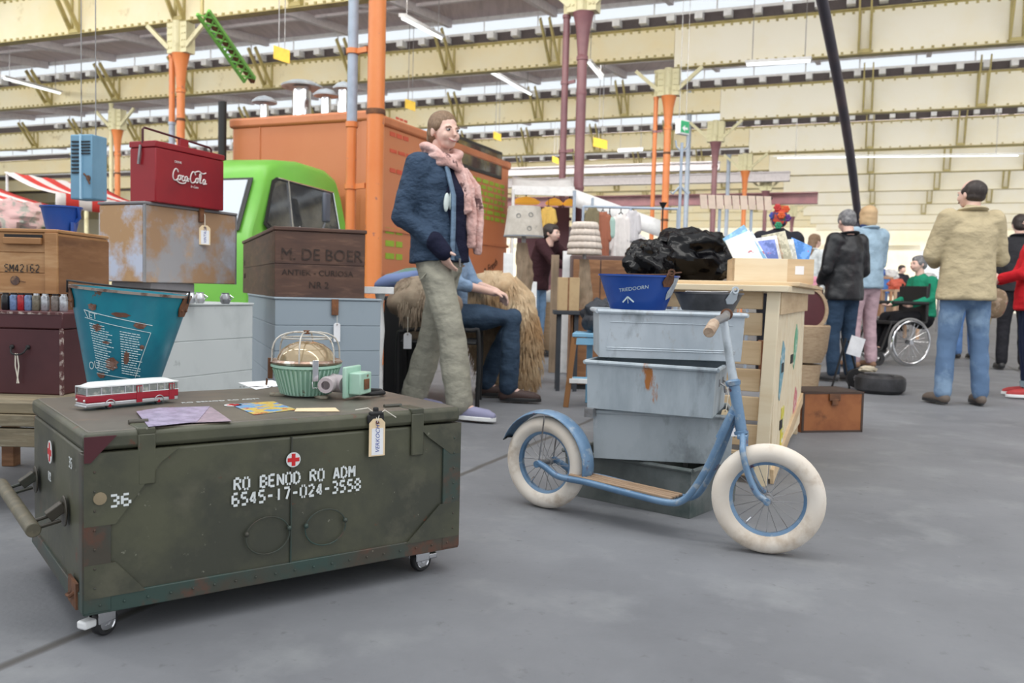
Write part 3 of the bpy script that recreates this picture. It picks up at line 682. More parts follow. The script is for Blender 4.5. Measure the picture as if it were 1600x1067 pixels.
for colx, wcol, z0, z1, n in ((x0+.012, .06, .182, .06, 20), (x0+.088, .058, .168, .058, 18)):
    for r_ in range(n):
        z = z0+(z1-z0)*r_/(n-1); u = colx+.012*r_/n; end = colx+.012*r_/n+wcol*(.65+.35*rr.random())
        while u < end-.003:
            l = .004+.009*rr.random()
            p, q = (u, z-.13*(u-colx)), (min(u+l, end), z-.13*(min(u+l, end)-colx))
            mb.bar(cone(*p), cone(*q), .0006, .0020); u += l+.0016
tag(mb.build('small_print', M_wp, bk, smooth=False), kind='stuff')
text('printed_title', 'ET', .022, M_wp, bk, None, fn=lambda p: cone(x0+.012+p.x, .196+p.z-.1*p.x, .001-p.y*.3))
text('printed_title', 'OU', .03, M_wp, bk, None, fn=lambda p: cone(x0-.012+p.x, .055+p.z+.2*p.x, .001-p.y*.3))
M_rpatch = mat('rust_patch', (.16, .07, .045), .8, 0, [((.25, .15, .12), 30, .5, .6)])
for (u, z, a, b) in ((-.022, .172, .013, .010), (.035, .212, .02, .007), (.077, .186, .014, .010), (-.03, .225, .012, .01), (.015, .078, .018, .018), (.053, .10, .008, .02), (-.02, .045, .016, .008), (.09, .13, .006, .006), (.0, .135, .01, .004)):
    mb = MB(); n = 14; rim = [cone(u+a*math.cos(2*math.pi*k/n)*(.7+.5*rr.random()), z+b*math.sin(2*math.pi*k/n)*(.7+.5*rr.random()), .0016) for k in range(n)]
    mb.add([cone(u, z, .0018)]+rim, [(0, k+1, (k+1) % n+1) for k in range(n)]); mb.build('rust_spot', M_rpatch, bk, smooth=False, mods=[('SOLIDIFY', dict(thickness=.0006))])
for a, sz in ((-.115, 1), (.19, .9)):
    mb = MB(); vs = [(-.016, .0), (.016, .0), (.022, -.03), (.014, -.052), (-.014, -.052), (-.022, -.03)]
    mb.add([cone(a+x, bH+z, .002) for x, z in vs]+[cone(a+x, bH+z, .006) for x, z in vs], [(0, 1, 2, 3, 4, 5), (11, 10, 9, 8, 7, 6)]+[(i, (i+1) % 6, 6+(i+1) % 6, 6+i) for i in range(6)])
    mb.sph(cone(a-.012, bH-.035, .006), .004, n=8, m=6); mb.sph(cone(a+.012, bH-.035, .006), .004, n=8, m=6)
    mb.build('handle_lug', M_rust, bk, smooth=False)
pa, pb = cone(-.115, bH+.006, .004), cone(.19, bH+.006, .004)
mb = MB(); mid = (pa+pb)/2; side = V((pb-pa).cross(V((0, 0, 1)))).normalized()
mb.tube([pa+V((0, 0, -.02)), pa+V((-.002, 0, .012))]+[pa.lerp(pb, t)-side*(-1)*.15*math.sin(math.pi*t)+V((0, 0, .012)) for t in [k/12 for k in range(1, 12)]]+[pb+V((.002, 0, .012)), pb+V((0, 0, -.02))], .0028, 7)
mb.build('bail_handle', M_black, bk)
# ------------------------------------------------------------ caged bulkhead lamp
M_mint = mat('mint_enamel', (.32, .56, .44), .35, 0, [((.42, .64, .52), 6, .4, .6), ((.20, .12, .07), 15, .665, .69)], bump=(.1, 25, .003))
lc = gp(478, 618, TZ1)+V((0, 0, .003)); lp = thing('bulkhead_lamp', 'mint green caged industrial lamp with amber glass dome lying on trunk', 'lamp', lc, rad(12))
R1, R0, hh = .092, .064, .082
mb = MB(); mb.T = TR(0, 0, .004, rx=rad(2))
prof = [(0, 0), (R0, 0), (R0+.006, .012), (R1-.004, hh-.006), (R1+.006, hh-.004), (R1+.006, hh+.003), (R1-.004, hh+.003), (0, hh)]
mb.lathe(prof, 48); 
for k in range(44):
    a = 2*math.pi*k/44; c_, s_ = math.cos(a), math.sin(a)
    mb.bar(((R0+.004)*c_, (R0+.004)*s_, .004), ((R1-.001)*c_, (R1-.001)*s_, hh-.008), .005, .007)
mb.build('ribbed_housing', M_mint, lp)
mb = MB(); mb.lathe([(R1-.012, hh+.006), (R1+.004, hh+.006), (R1+.008, hh+.012), (R1+.002, hh+.018), (R1-.014, hh+.018)], 48, close=True); mb.build('clamp_ring', mat('worn_brass_ring', (.30, .2, .15), .3, .6, [((.6, .55, .5), 30, .5, .6)]), lp)
M_amber = mat('amber_glass', (.34, .24, .12), .12, .35, [((.42, .33, .2), 4, .4, .6)], coat=.6)
mb = MB(); mb.lathe([(R1-.010, hh+.014), (R1-.014, hh+.028), (R1-.026, hh+.046), (R1-.046, hh+.060), (R1-.07, hh+.067), (0, hh+.069)], 40); mb.build('glass_dome', M_amber, lp)
M_wire = mat('pale_wire', (.55, .53, .48), .35, .3, [((.2, .14, .1), 40, .6, .7)])
for a0 in (rad(20), rad(80), rad(140)):
    mb = MB(); pts = []
    for k in range(15):
        t = math.pi*k/14; cc = math.cos(t); rr_ = (R1+.006)*(1 if abs(cc) > .9 else 1)*(abs(cc)**.6)*(1 if cc > 0 else -1)
        pts.append((rr_*math.cos(a0), rr_*math.sin(a0), hh+.012+.082*(math.sin(t)**.55)))
    mb.tube(pts, .0023, 7); mb.build('cage_wire', M_wire, lp)
mb = MB(); mb.tube([(.068*math.cos(2*math.pi*k/28), .068*math.sin(2*math.pi*k/28), hh+.077) for k in range(28)], .0023, 7, closed=True); mb.build('cage_ring', M_wire, lp)
mb = MB(); mb.cyl((0, 0, hh+.088), (0, 0, hh+.098), .009, n=10); mb.build('cage_button', M_rust, lp)
for a in (rad(-75), rad(60), rad(190)):
    c_, s_ = math.cos(a), math.sin(a)
    mb = MB(); mb.T = TR(c_*(R1+.006), s_*(R1+.006), 0, rz=a+math.pi/2); mb.bb((-.008, -.006, hh-.035), (.008, .006, hh+.022)); mb.tube([(-.009, -.008, hh-.035), (-.009, -.010, hh-.052), (.009, -.010, hh-.052), (.009, -.008, hh-.035)], .0018, 5); mb.build('toggle_clip', M_chrome if a < 0 else M_rust, lp, .002)
for a in (rad(-55), rad(180)):
    mb = MB(); mb.T = TR(math.cos(a)*(R0+.012), math.sin(a)*(R0+.012), .005, rz=a); mb.poly([(-.02, -.012), (.012, -.014), (.024, 0), (.012, .014), (-.02, .012)], .008, TR(rx=rad(-90))); mb.build('mounting_foot', mat('worn_foot', (.38, .34, .26), .5, 0, [((.2, .15, .1), 40, .5, .7)]), lp, .002)
mb = MB(); mb.T = TR(.065, -.045, .040, rz=rad(-20)); mb.cyl((0, 0, 0), (.05, -.02, -.003), .026, .024); 
mb.lathe([(.012, 0), (.021, 0), (.023, .006), (.021, .03), (.012, .03)], 20, TR(.014, -.055, 0, rx=rad(90), rz=rad(8)), close=True); mb.cyl((.014, -.05, 0), (.018, -.01, 0), .019, .024)
mb.build('cable_gland', mat('gland_grey', (.5, .44, .46), .5, 0, [((.25, .15, .1), 20, .55, .7)]), lp)
mb = MB(); mb.T = TR(.125, -.07, .04, rz=rad(-28)); mb.bb((-.006, -.05, -.038), (.006, .045, .048)); mb.bb((.006, -.035, -.028), (.042, .035, .032)); jb = mb.build('junction_box', M_mint, lp, .004)
mb = MB(); mb.T = TR(.125, -.07, .04, rz=rad(-28)); mb.bb((.042, -.014, -.014), (.046, .014, .014)); mb.cyl((-.007, -.03, .02), (-.012, -.03, .02), .004); mb.build('cover_plate', M_rust, jb, .001)
mb = MB(); mb.tube([(.13, -.06, .012), (.18, -.05, .008), (.215, -.015, .007), (.21, .03, .007), (.16, .055, .007), (.09, .05, .007)], .0065, 8); mb.build('power_cable', M_black, lp)
# ------------------------------------------------------------ galvanised crates
M_galv = mat('galvanised_steel', (.42, .48, .53), .42, .2, [((.55, .61, .66), 4, .4, .6), ((.20, .23, .25), 7, .58, .75), ((.42, .44, .45), 30, .58, .7)], bump=(.12, 12, .006), stretch=(1, 1, .6))
M_galv2 = mat('dirty_galvanised', (.34, .395, .435), .5, .2, [((.46, .52, .56), 5, .4, .6), ((.11, .12, .125), 4, .52, .7), ((.42, .16, .04), 5, .64, .68)], bump=(.15, 12, .006), stretch=(1.6, 1.6, .5))
M_galv3 = mat('dark_galvanised', (.12, .135, .13), .5, .3, [((.19, .21, .205), 6, .4, .65), ((.06, .09, .085), 5, .55, .75)], bump=(.15, 12, .006))
def bin_(lab, loc, rz, L_, W_, H_, m, z, tilt=0, panel=False, taper=.006):
    t = thing('metal_crate', lab, 'crate', loc+V((0, 0, z)), rz, 'stack of old galvanised crates', rot=(0, tilt, rz))
    mb = MB(); a = taper
    def ring(i, zz): return [V((i, i, zz)), V((L_-i, i, zz)), V((L_-i, W_-i, zz)), V((i, W_-i, zz))]
    b0, b1, t1, t0 = ring(a, 0), ring(a+.003, .006), ring(.003, H_), ring(0, H_)
    mb.add(b0+t0+t1+b1, [(3, 2, 1, 0)]+[(i, (i+1) % 4, 4+(i+1) % 4, 4+i) for i in range(4)]+[(4+i, 4+(i+1) % 4, 8+(i+1) % 4, 8+i) for i in range(4)]+[(8+i, 8+(i+1) % 4, 12+(i+1) % 4, 12+i) for i in range(4)]+[(12, 13, 14, 15)])
    mb.build('crate_wall', m, t, .003, smooth=True)
    mb = MB(); r = .005; pts = [(-r, -r, H_), (L_+r, -r, H_), (L_+r, W_+r, H_), (-r, W_+r, H_)]
    for i in range(4): mb.tube([pts[i], pts[(i+1) % 4]], .008, 8)
    mb.build('rolled_rim', m, t)
    if panel:
        mb = MB(); y = -.001
        for zz, ins in ((H_-.035, .04), (.035, .03), (.028, .03)): mb.tube([(ins, a*(1-zz/H_)-.001, zz), (L_-ins, a*(1-zz/H_)-.001, zz)], .0018, 5)
        mb.tube([(.04, a*.6, H_-.035), (.03, a*.7, .035)], .0015, 5); mb.build('pressed_bead', m, t)
    mb = MB(); y = W_/2
    mb.T = TR(L_-a*.4, y, H_*.55, rz=rad(90)); mb.tube([(-.05, -.004, .02), (-.05, -.018, .012), (-.04, -.02, -.01), (.04, -.02, -.01), (.05, -.018, .012), (.05, -.004, .02)], .004, 6); mb.box((-.05, 0, .02), (.02, .008, .025)); mb.box((.05, 0, .02), (.02, .008, .025))
    mb.build('drop_handle', M_steel, t)
    return t
M_galv3b = mat('scuffed_galvanised', (.34, .385, .41), .5, .2, [((.44, .49, .52), 4, .4, .6), ((.14, .155, .16), 6, .52, .7), ((.5, .53, .55), 22, .62, .7)], bump=(.12, 12, .006), stretch=(1, 1, .6))
c4 = gp(1078, 812)
# bottom crate, turned: corner nearest, long side runs back-left
b1 = bin_('dark grey galvanised crate at the bottom of the stack behind the scooter', c4+V((-.0, 0, 0)), rad(38), .36, .52, .165, M_galv3, 0, 0)
dl = gp(902, 776)-c4; b1.rotation_euler = (0, 0, math.atan2(dl.y, dl.x)-math.pi/2)
zc = .176
q = dp(925, 700, 3.02)
k3 = bin_('pale scuffed galvanised crate, third from the top of the stack', V((q.x, 3.02, 0)), rad(-9), .475, .34, .165, M_galv3b, zc)
q = dp(915, 600, 3.0)
k2 = bin_('rust streaked galvanised crate, second from the top of the stack', V((q.x, 3.0, 0)), rad(-20), .435, .34, .16, M_galv2, zc+.177, rad(.8))
q = dp(934, 540, 3.0)
k1 = bin_('clean grey galvanised crate on top of the stack holding the blue bucket', V((q.x, 3.0, 0)), rad(-2), .495, .36, .158, M_galv, zc+.177+.176, rad(.3), True)
ZB1 = zc+.177+.176+.158
for x in (.13,):
    pass
mb = MB(); mb.box((.02, .0, -.012), (.03, .05, .03)); mb.build('foot_block', M_steel, k2)
price_tag('small buff price tag tied to the rust streaked crate handle', dp(1134, 640, 2.97), .022, .05, None, 0, tilt=.25, hang=[[(.01, .01, .05), (.005, .02, .075)]])
price_tag('pinkish price tag hanging beneath the scooter head tube', dp(1147, 665, 2.85), .03, .035, None, 0, hang=[[(.01, 0, .03)]], m=M_paper)
# blue bucket and grey pan on the top crate
M_paleg = mat('chipped_white_metal', (.50, .54, .58), .5, 0, [((.35, .39, .44), 30, .5, .65)])
M_blue = mat('blue_enamel', (.012, .055, .30), .3, 0, [((.02, .08, .36), 5, .4, .6), ((.35, .38, .42), 9, .70, .72)])
def pail(name, lab, loc, R_, r_, H_, m, mrim, rot, print_=None, lug=True, patch=None):
    t = thing(name, lab, 'bucket' if name != 'metal_pan' else 'pan', loc, rot=rot)
    mb = MB(); mb.lathe([(r_-.006, 0), (r_, 0), (R_, H_), (R_-.003, H_+.001), (r_-.003, .008), (0, .008)], 48); mb.build('bucket_wall', m, t)
    mb = MB(); mb.lathe([(R_-.003, H_-.002), (R_+.004, H_-.002), (R_+.004, H_+.004), (R_-.003, H_+.004)], 48, close=True); mb.build('rolled_rim', mrim, t)
    def cn(u, z, off=.001):
        rr_ = r_+(R_-r_)*z/H_; a = -math.pi/2+u/((r_+R_)/2); return V(((rr_+off)*math.cos(a), (rr_+off)*math.sin(a), z))
    if lug is not False:
        u0 = lug if lug is not True else .05
        mb = MB(); vs = [(-.012, .012), (.012, .012), (.024, -.02), (.014, -.036), (-.014, -.036), (-.024, -.02)]
        mb.add([cn(u0+x, H_+z, .002) for x, z in vs]+[cn(u0+x, H_+z, .006) for x, z in vs], [(0, 1, 2, 3, 4, 5), (11, 10, 9, 8, 7, 6)]+[(i, (i+1) % 6, 6+(i+1) % 6, 6+i) for i in range(6)])
        mb.lathe([(.007, -.003), (.013, -.003), (.013, .003), (.007, .003)], 14, Matrix.Translation(cn(u0, H_+.014, .004)) @ Matrix.Rotation(rad(90), 4, 'X'), close=True)
        mb.build('handle_lug', M_rust if m is not M_pan else M_galv, t)
        p0 = cn(u0, H_+.012, .006); mb = MB()
        mb.tube([p0+V((-.012, 0, 0)), p0, p0+V((R_*.35, R_*.3, .004)), V((R_*.9, R_*.6, H_+.008)), V((R_*.5, R_*1.02, H_+.006)), V((-R_*.3, R_*1.0, H_+.006)), V((-R_*.6, R_*.8, H_-.01))], .0028, 6); mb.build('bail_handle', M_rust if m is not M_pan else M_steel, t)
    return t, cn
M_pan = mat('grey_pan', (.09, .09, .095), .4, .4, [((.16, .16, .17), 8, .45, .7)])
bq = dp(998, 470, 3.12)
t, cn = pail('fire_bucket', 'cobalt blue bucket with white mark on the top galvanised crate', V((bq.x, 3.14, ZB1+.008)), .140, .098, .118, M_blue, M_blue, (rad(1), rad(0), rad(10)), lug=.062)
text('printed_word', 'TRIEDOORN', .0175, M_wp, t, None, fn=lambda p: cn(-.105+p.x, .060+p.z+.16*p.x, .001-p.y*.3))
mb = MB()
for dx, dz in ((-.022, -.02), (0, -.022), (.022, -.018)): mb.bar(cn(-.075, .045), cn(-.075+dx, .045+dz), .002, .005)
mb.build('printed_mark', M_wp, t, smooth=False)
mb = MB(); mb.grid(10, 8, lambda u, v: cn(.088+u*.075*(1-.25*v)-.012*v+.006*math.sin(v*7), .114-v*(.078-.02*u), .0018)); mb.build('bare_metal_patch', M_paleg, t, smooth=True)
bq = dp(1106, 480, 3.2)
t, cn = pail('metal_pan', 'dark grey shallow metal pan on the top galvanised crate', V((bq.x, 3.2, ZB1+.008)), .122, .092, .062, M_pan, M_pan, (0, 0, rad(10)), lug=.04)
# ------------------------------------------------------------ blue kick scooter
M_sb = mat('scooter_blue', (.105, .20, .33), .35, .15, [((.17, .28, .42), 8, .4, .6), ((.30, .36, .42), 24, .57, .65), ((.10, .05, .08), 11, .61, .65)])
M_cream_tyre = mat('cream_rubber', (.72, .64, .54), .7, 0, [((.78, .72, .64), 5, .35, .6), ((.50, .40, .30), 9, .56, .74)], bump=(.15, 40, .003))
M_wood = mat('worn_wood', (.38, .26, .17), .7, 0, [((.26, .17, .10), 6, .4, .65)], stretch=(1, 12, 12))
pr, pf = gp(851, 793), gp(1196, 864)
dv = (pf-pr); SA = math.atan2(dv.y, dv.x); WB = dv.length
S = thing('kick_scooter', 'old blue kick scooter with cream balloon tyres leaning by the crates', 'scooter', pr, SA)
WR = .160
def wheel(par, x, y, R_, steer, name='wheel'):
    e = MB(); e.T = TR(x, y, R_, rz=steer) @ Matrix.Rotation(rad(90), 4, 'X')
    tw = .028; prof = []
    for k in range(16):
        a = 2*math.pi*k/16; prof.append((R_-tw+tw*math.cos(a)*1.0, tw*1.0*math.sin(a)))
    e.lathe(prof, 56, close=True); w_ = e.build('tyre', M_cream_tyre, par)
    e = MB(); e.T = TR(x, y, R_, rz=steer) @ Matrix.Rotation(rad(90), 4, 'X'); ri = R_-2*tw+.006
    e.lathe([(ri, -.014), (ri+.006, -.016), (ri+.006, .016), (ri, .014), (ri-.012, .007), (ri-.012, -.007)], 56, close=True); rim = e.build('rim', M_sb, par)
    e = MB(); e.T = TR(x, y, R_, rz=steer) @ Matrix.Rotation(rad(90), 4, 'X')
    for k in range(20):
        a = 2*math.pi*k/20; b = a+(.35 if k % 2 else -.35); s_ = 1 if k % 4 < 2 else -1
        e.cyl((.012*math.cos(b), .012*math.sin(b), s_*.018), (ri*math.cos(a), ri*math.sin(a), 0), .0011, n=5)
    e.build('spokes', M_steel, w_)
    e = MB(); e.T = TR(x, y, R_, rz=steer) @ Matrix.Rotation(rad(90), 4, 'X')
    e.lathe([(0, -.045), (.006, -.045), (.006, -.028), (.014, -.026), (.014, -.016), (.010, -.014), (.010, .014), (.014, .016), (.014, .026), (.006, .028), (.006, .045), (0, .045)], 16); e.build('hub', M_steel, w_)
    e = MB(); e.T = TR(x, y, R_, rz=steer); e.cyl((-.07*.8, -.006, -.08*.9), (-.055*.8, -.006, -.065*.9), .004, n=8); e.build('valve', M_chrome, w_)
STEER = rad(18)
wheel(S, 0, 0, WR, 0); wheel(S, WB, 0, WR+.002, STEER)
# rear stays and deck rails run to the down tube
def both(pts, r, nm, m, sep0, sep1, n=10):
    for s_ in (-1, 1):
        mb = MB(); k = len(pts); mb.tube([(x, s_*(sep0+(sep1-sep0)*min(1, i/(k-1)*1.0)), z) for i, (x, z) in enumerate(pts)], r, n); mb.build(nm, m, S)
def spl(pts, n=6):
    P_ = [V(p) for p in pts]; out = []
    for i in range(len(P_)-1):
        a, b, c, d_ = P_[max(i-1, 0)], P_[i], P_[i+1], P_[min(i+2, len(P_)-1)]
        for k in range(n):
            t = k/n; out.append(.5*((2*b)+(c-a)*t+(2*a-5*b+4*c-d_)*t*t+(3*b-a-3*c+d_)*t**3))
    out.append(P_[-1]); return out
for s_ in (-1, 1):
    mb = MB(); mb.tube(spl([(0, s_*.048, WR+.004), (.03, s_*.048, WR-.006), (.09, s_*.050, WR-.03), (.2, s_*.05, .127), (.37, s_*.05, .115), (.49, s_*.048, .109), (.54, s_*.044, .122), (.575, s_*.036, .165), (.618, s_*.027, .25), (.675, s_*.015, .40)]), [.0105 if 0 else .011]*55, 12)
    mb.cyl((0, s_*.040, WR), (0, s_*.058, WR), .012, n=12)
    mb.build('frame_rail', M_sb, S)
hx0, hz0, hx1, hz1 = .703, .345, .672, .490
mb = MB(); mb.cyl((hx0, 0, hz0), (hx1, 0, hz1), .0165, n=18); mb.lathe([(.0165, 0), (.021, .002), (.021, .010), (.0165, .012)], 18, TR(hx0, 0, hz0-.005, ry=rad(-13)), close=True); mb.lathe([(.0165, 0), (.021, .002), (.023, .014), (.0165, .02)], 18, TR(hx1, 0, hz1-.008, ry=rad(-13)), close=True); mb.build('head_tube', M_sb, S)
mb = MB(); mb.tube([(.635, 0, .32), (.682, 0, .42)], .014, 10); mb.bb((.10, -.05, .125), (.115, .05, .135)); mb.bb((.30, -.05, .110), (.315, .05, .12)); mb.bb((.49, -.047, .102), (.505, .047, .112)); mb.build('cross_member', M_sb, S)
for k in range(4):
    mb = MB(); y = -.033+k*.022; mb.bar((.12, y, .138), (.50, y, .120), .016, .008); mb.build('deck_slat', M_wood, S, .002)
mb = MB(); mb.sph((.115, .045, .158), (.045, .03, .012), n=14, m=8); mb.tube([(.08, .04, .15), (.1, .045, .17), (.15, .05, .165)], .006, 6); mb.build('brake_pedal', M_galv2, S)
# rear mudguard
mb = MB(); n = 22; a0, a1 = rad(-12), rad(158); Rg = WR+.022
def gd(u, v):
    a = a0+(a1-a0)*u; c_ = (v-.5)*2; rr_ = Rg-.010*c_*c_
    return V((rr_*math.cos(a), c_*.036, WR+rr_*math.sin(a)))
mb.grid(n, 8, gd); mb.build('mudguard', M_sb, S, mods=[('SOLIDIFY', dict(thickness=.002, offset=0))])
for s_ in (-1, 1):
    mb = MB(); mb.tube([(0, s_*.044, WR), (.01, s_*.044, WR+.08), (.016, s_*.04, WR+.168)], .003, 6); mb.build('mudguard_stay', M_steel, S)
mb = MB(); a = a1; mb.tube([gd(1, 0), gd(1, .5), gd(1, 1)], .003, 6); mb.build('mudguard_edge', M_black, S)
# fork + stem + handlebar turn together
FK = MB(); cs, sn = math.cos(STEER), math.sin(STEER)
for s_ in (-1, 1):
    mb = MB()
    def W(x, y, z): return V((WB+x*cs-y*sn, x*sn+y*cs, z))
    top = V((hx0+.004, 0, hz0-.005))
    mb.tube(spl([top+V((-sn*s_*.02, cs*s_*.02, 0)), top+V((-sn*s_*.040+.004, cs*s_*.040, -.014)), W(-.072, s_*.043, .295), W(-.055, s_*.043, .235), W(-.030, s_*.043, .185), W(-.012, s_*.042, .170), W(0, s_*.044, .163)], 5), .0095, 10)
    mb.cyl(W(0, s_*.038, .162), W(0, s_*.052, .162), .010, n=12)
    mb.build('fork_blade', M_sb, S)
mb = MB(); mb.box(tuple(top+V((0, 0, -.004))), (.03, .06, .014), rz=STEER); mb.build('fork_crown', M_sb, S, .004)
u_ = V((hx1-hx0, 0, hz1-hz0)).normalized(); st0 = V((hx1, 0, hz1)); st1 = V((.633, .0, .672))
mb = MB(); mb.tube([st0, st0+(st1-st0)*.3, st1], [.0145, .0125, .012], 14); mb.build('stem', M_galv, S)
hy = V((-sn, cs, 0))     # handlebar axis
mb = MB(); mb.tube(spl([st1-hy*.155+V((-.02, 0, -.015)), st1-hy*.10+V((-.018, 0, .0)), st1-hy*.03+V((0, 0, .012)), st1+V((0, 0, .014)), st1+hy*.03+V((0, 0, .012)), st1+hy*.12+V((-.006, 0, .014)), st1+hy*.17+V((-.01, 0, .02))], 5), .0125, 12); mb.build('handlebar', M_steel, S)
a, b = st1-hy*.19+V((-.024, 0, -.026)), st1-hy*.11+V((-.019, 0, -.004))
mb = MB(); mb.tube([a, a+(b-a)*.05, b], [.014, .0165, .0165], 14); mb.build('hand_grip', mat('cork_grip', (.50, .38, .28), .8, 0, [((.38, .27, .19), 30, .45, .6)]), S)
mb = MB(); mb.lathe([(.010, 0), (.019, .002), (.019, .02), (.010, .022)], 14, Matrix.Translation(st1+hy*.165+V((-.01, 0, .019))) @ hy.to_track_quat('Z', 'Y').to_matrix().to_4x4(), close=True); mb.build('grip_ferrule', M_rust, S)
# ------------------------------------------------------------ pallet wood counter
M_pine = mat('pine_wood', (.66, .52, .34), .65, 0, [((.55, .40, .24), 2.5, .4, .65), ((.74, .62, .45), 5, .5, .7), ((.22, .14, .08), 7, .73, .76)], stretch=(1, 1, 7), bump=(.08, 40, .002))
M_pineh = mat('pine_plank', (.68, .52, .33), .65, 0, [((.54, .38, .22), 2.2, .4, .65), ((.25, .16, .09), 6, .735, .76)], stretch=(1, 1, 9), bump=(.08, 40, .002))
M_pinet = mat('pale_board', (.80, .69, .50), .6, 0, [((.72, .58, .38), 2, .45, .7)], stretch=(1, 8, 8))
CT = gp(1196, 758); CH = .79
Cn = thing('pallet_counter', 'sales counter built of pale pallet wood behind the crate stack', 'counter', CT, HRZ)
# local: -x along the front to the left, +y back
LW, LD = len_to(CT+V((0, 0, .8)), -RH, 985), 1.45
for k, (z, hgt) in enumerate(((.03, .10), (.15, .085), (.255, .095), (.37, .09), (.48, .095), (.595, .09), (.70, .075))):
    mb = MB(); mb.box((-LW/2-.03, .01+.002*(k % 2), z+hgt/2), (LW-.02, .02, hgt), M=Matrix.Rotation(rad([.3, -.4, .2, -.2, .5, 0, 0][k]), 3, 'Y')); mb.build('front_plank', M_pineh, Cn, .003)
mb = MB(); mb.bar((-.02, -.018, 0), (.004, -.018, CH-.02), .05, .03, (0, 1, 0)); mb.build('corner_post', M_pinet, Cn, .002)
mb = MB(); mb.bar((-LW, .04, 0), (-LW, .04, CH-.02), .05, .04, (0, 1, 0)); mb.build('back_post', M_pine, Cn, .002)
for x in (-.02, -LW):
    mb = MB(); mb.bar((x, LD, 0), (x, LD, CH-.02), .05, .04, (0, 1, 0)); mb.build('back_post', M_pine, Cn, .002)
for k in range(7):
    y0 = .03+k*.205; mb = MB(); mb.bb((-.003, y0, .06 if k else .02), (.015, y0+.19, CH-.02)); mb.build('side_plank', M_pinet, Cn, .002)
mb = MB(); mb.bb((.015, .02, .68), (.03, LD, CH-.02)); mb.build('side_rail', M_pineh, Cn, .002)
mb = MB(); mb.bar((.02, .03, .03), (.02, LD, .2), .015, .06, (0, 0, 1)); mb.build('side_brace', M_pineh, Cn, .002)
for y, z in ((.30, .45), (.75, .46), (.35, .2)): mb = MB(); mb.box((.017, y, z), (.004, .10, .04)); mb.build('hand_slot', M_black, Cn, smooth=False)
mb = MB(); mb.bb((-LW-.04, -.06, CH-.02), (.06, LD+.05, CH+.005)); mb.build('top_board', M_pinet, Cn, .003)
mb = MB(); mb.bb((-LW-.02, .1, CH+.005), (.09, LD+.25, CH+.022)); mb.build('top_overlay', M_pineh, Cn, .003)
for z, c_, nm, y, hgt, l in ((.45, (.16, .36, .45), 'print', .2, .23, 'blue'), (.52, (.12, .42, .25), 'print', .85, .20, 'green'), (.2, (.62, .20, .22), 'print', .95, .2, 'red'), (.18, (.70, .62, .03), 'print', .35, .18, 'yellow')):
    m = mat('painted_print', c_, .5, 0, [((.8, .8, .75), 30, .55, .6)])
    mb = MB(); mb.poly([(0, -hgt/2), (.03, -hgt/2-.02), (.17, -.02), (.2, hgt/2-.04), (.1, hgt/2), (.02, .03)] if l != 'yellow' else [(0, -hgt/2), (.12, -hgt/2), (.12, hgt/2), (0, hgt/2)], .002, TR(.018, y, z, rz=rad(90))); o = mb.build('painted_print', m, Cn, smooth=False)
    o['label'] = l+' abstract print'
def cl(x, y, z=0): return CT+RH*x+EH*y+V((0, 0, CH+.022+z))
# wooden box of comics on the counter
bp = cl(-.30, .60); q = dp(1137, 441, 4.3)
bp = V((q.x, 4.22, CH+.024)); BX = thing('wooden_box', 'pale wooden box filled with comic books on the counter', 'box', bp, rad(-9))
bw, bdp, bh = .375, .30, .118
mb = MB(); mb.bb((0, 0, 0), (bw, .012, bh)); mb.build('front_panel', M_pinet, BX, .001)
mb = MB(); mb.bb((0, bdp-.012, 0), (bw, bdp, bh)); mb.bb((0, 0, 0), (.012, bdp, bh)); mb.bb((0, 0, 0), (bw, bdp, .01)); mb.build('box_shell', M_pineh, BX, .001)
mb = MB(); mb.bb((bw-.012, 0, 0), (bw, bdp, bh)); mb.build('end_panel', M_pineh, BX, .001)
mb = MB(); mb.bb((bw-.12, -.001, 0), (bw, .001, bh)); mb.build('corner_panel', M_pineh, BX, smooth=False)
mb = MB(); mb.bb((bw-.085, -.002, .045), (bw-.045, 0, .085)); mb.build('sticker', M_paper, BX, smooth=False)
comics = [((.80, .85, .88), 0.02, 0, 30, .19, .14, 'white comic book leaning far left in the wooden box'), ((.25, .50, .75), .05, .03, 42, .18, .17, 'tall blue edged white comic leaning in the wooden box'),
 ((.75, .80, .9), .08, .06, 35, .15, .15, 'white sleeved comic behind the blue edged one'), ((.12, .18, .5), .12, .09, 10, .16, .13, 'dark blue comic spine in the middle of the wooden box'), ((.72, .7, .66), .14, .12, 12, .16, .15, 'grey white comic in the middle of the wooden box'),
 ((.35, .25, .15), .16, .14, 14, .15, .14, 'brown comic in the middle of the wooden box'), ((.45, .42, .3), .19, .17, 16, .18, .17, 'olive patterned comic standing right of centre in the wooden box'), ((.55, .55, .5), .22, .2, 10, .17, .14, 'mottled grey comic standing in the wooden box'),
 ((.04, .22, .62), .25, .23, -22, .17, .16, 'bright blue comic with red title at right of the wooden box')]
for i, (c_, x, y, a, w_, h_, l) in enumerate(comics):
    m = mat('comic_cover', c_, .3, 0, [(tuple(min(1, k*1.4+.1) for k in c_), 25, .45, .55), ((.6, .1, .15), 18, .66, .68)])
    loc = BX.matrix_basis @ V((x+.02, .03+y*.95, .02))
    mb = MB(); mb.poly([(0, 0), (w_*.72, 0), (w_*.72, h_+.03), (0, h_+.03)], .006, TR(0, 0, 0, rx=rad(-12), ry=rad(a*-.8 if a > 0 else 20), rz=rad(12))); o = mb.build('comic_book', m, None, smooth=False, loc=loc+V((0, 0, .03 if a > 0 else .045))); tag(o, l, 'comic book', 'comic books in the wooden box')
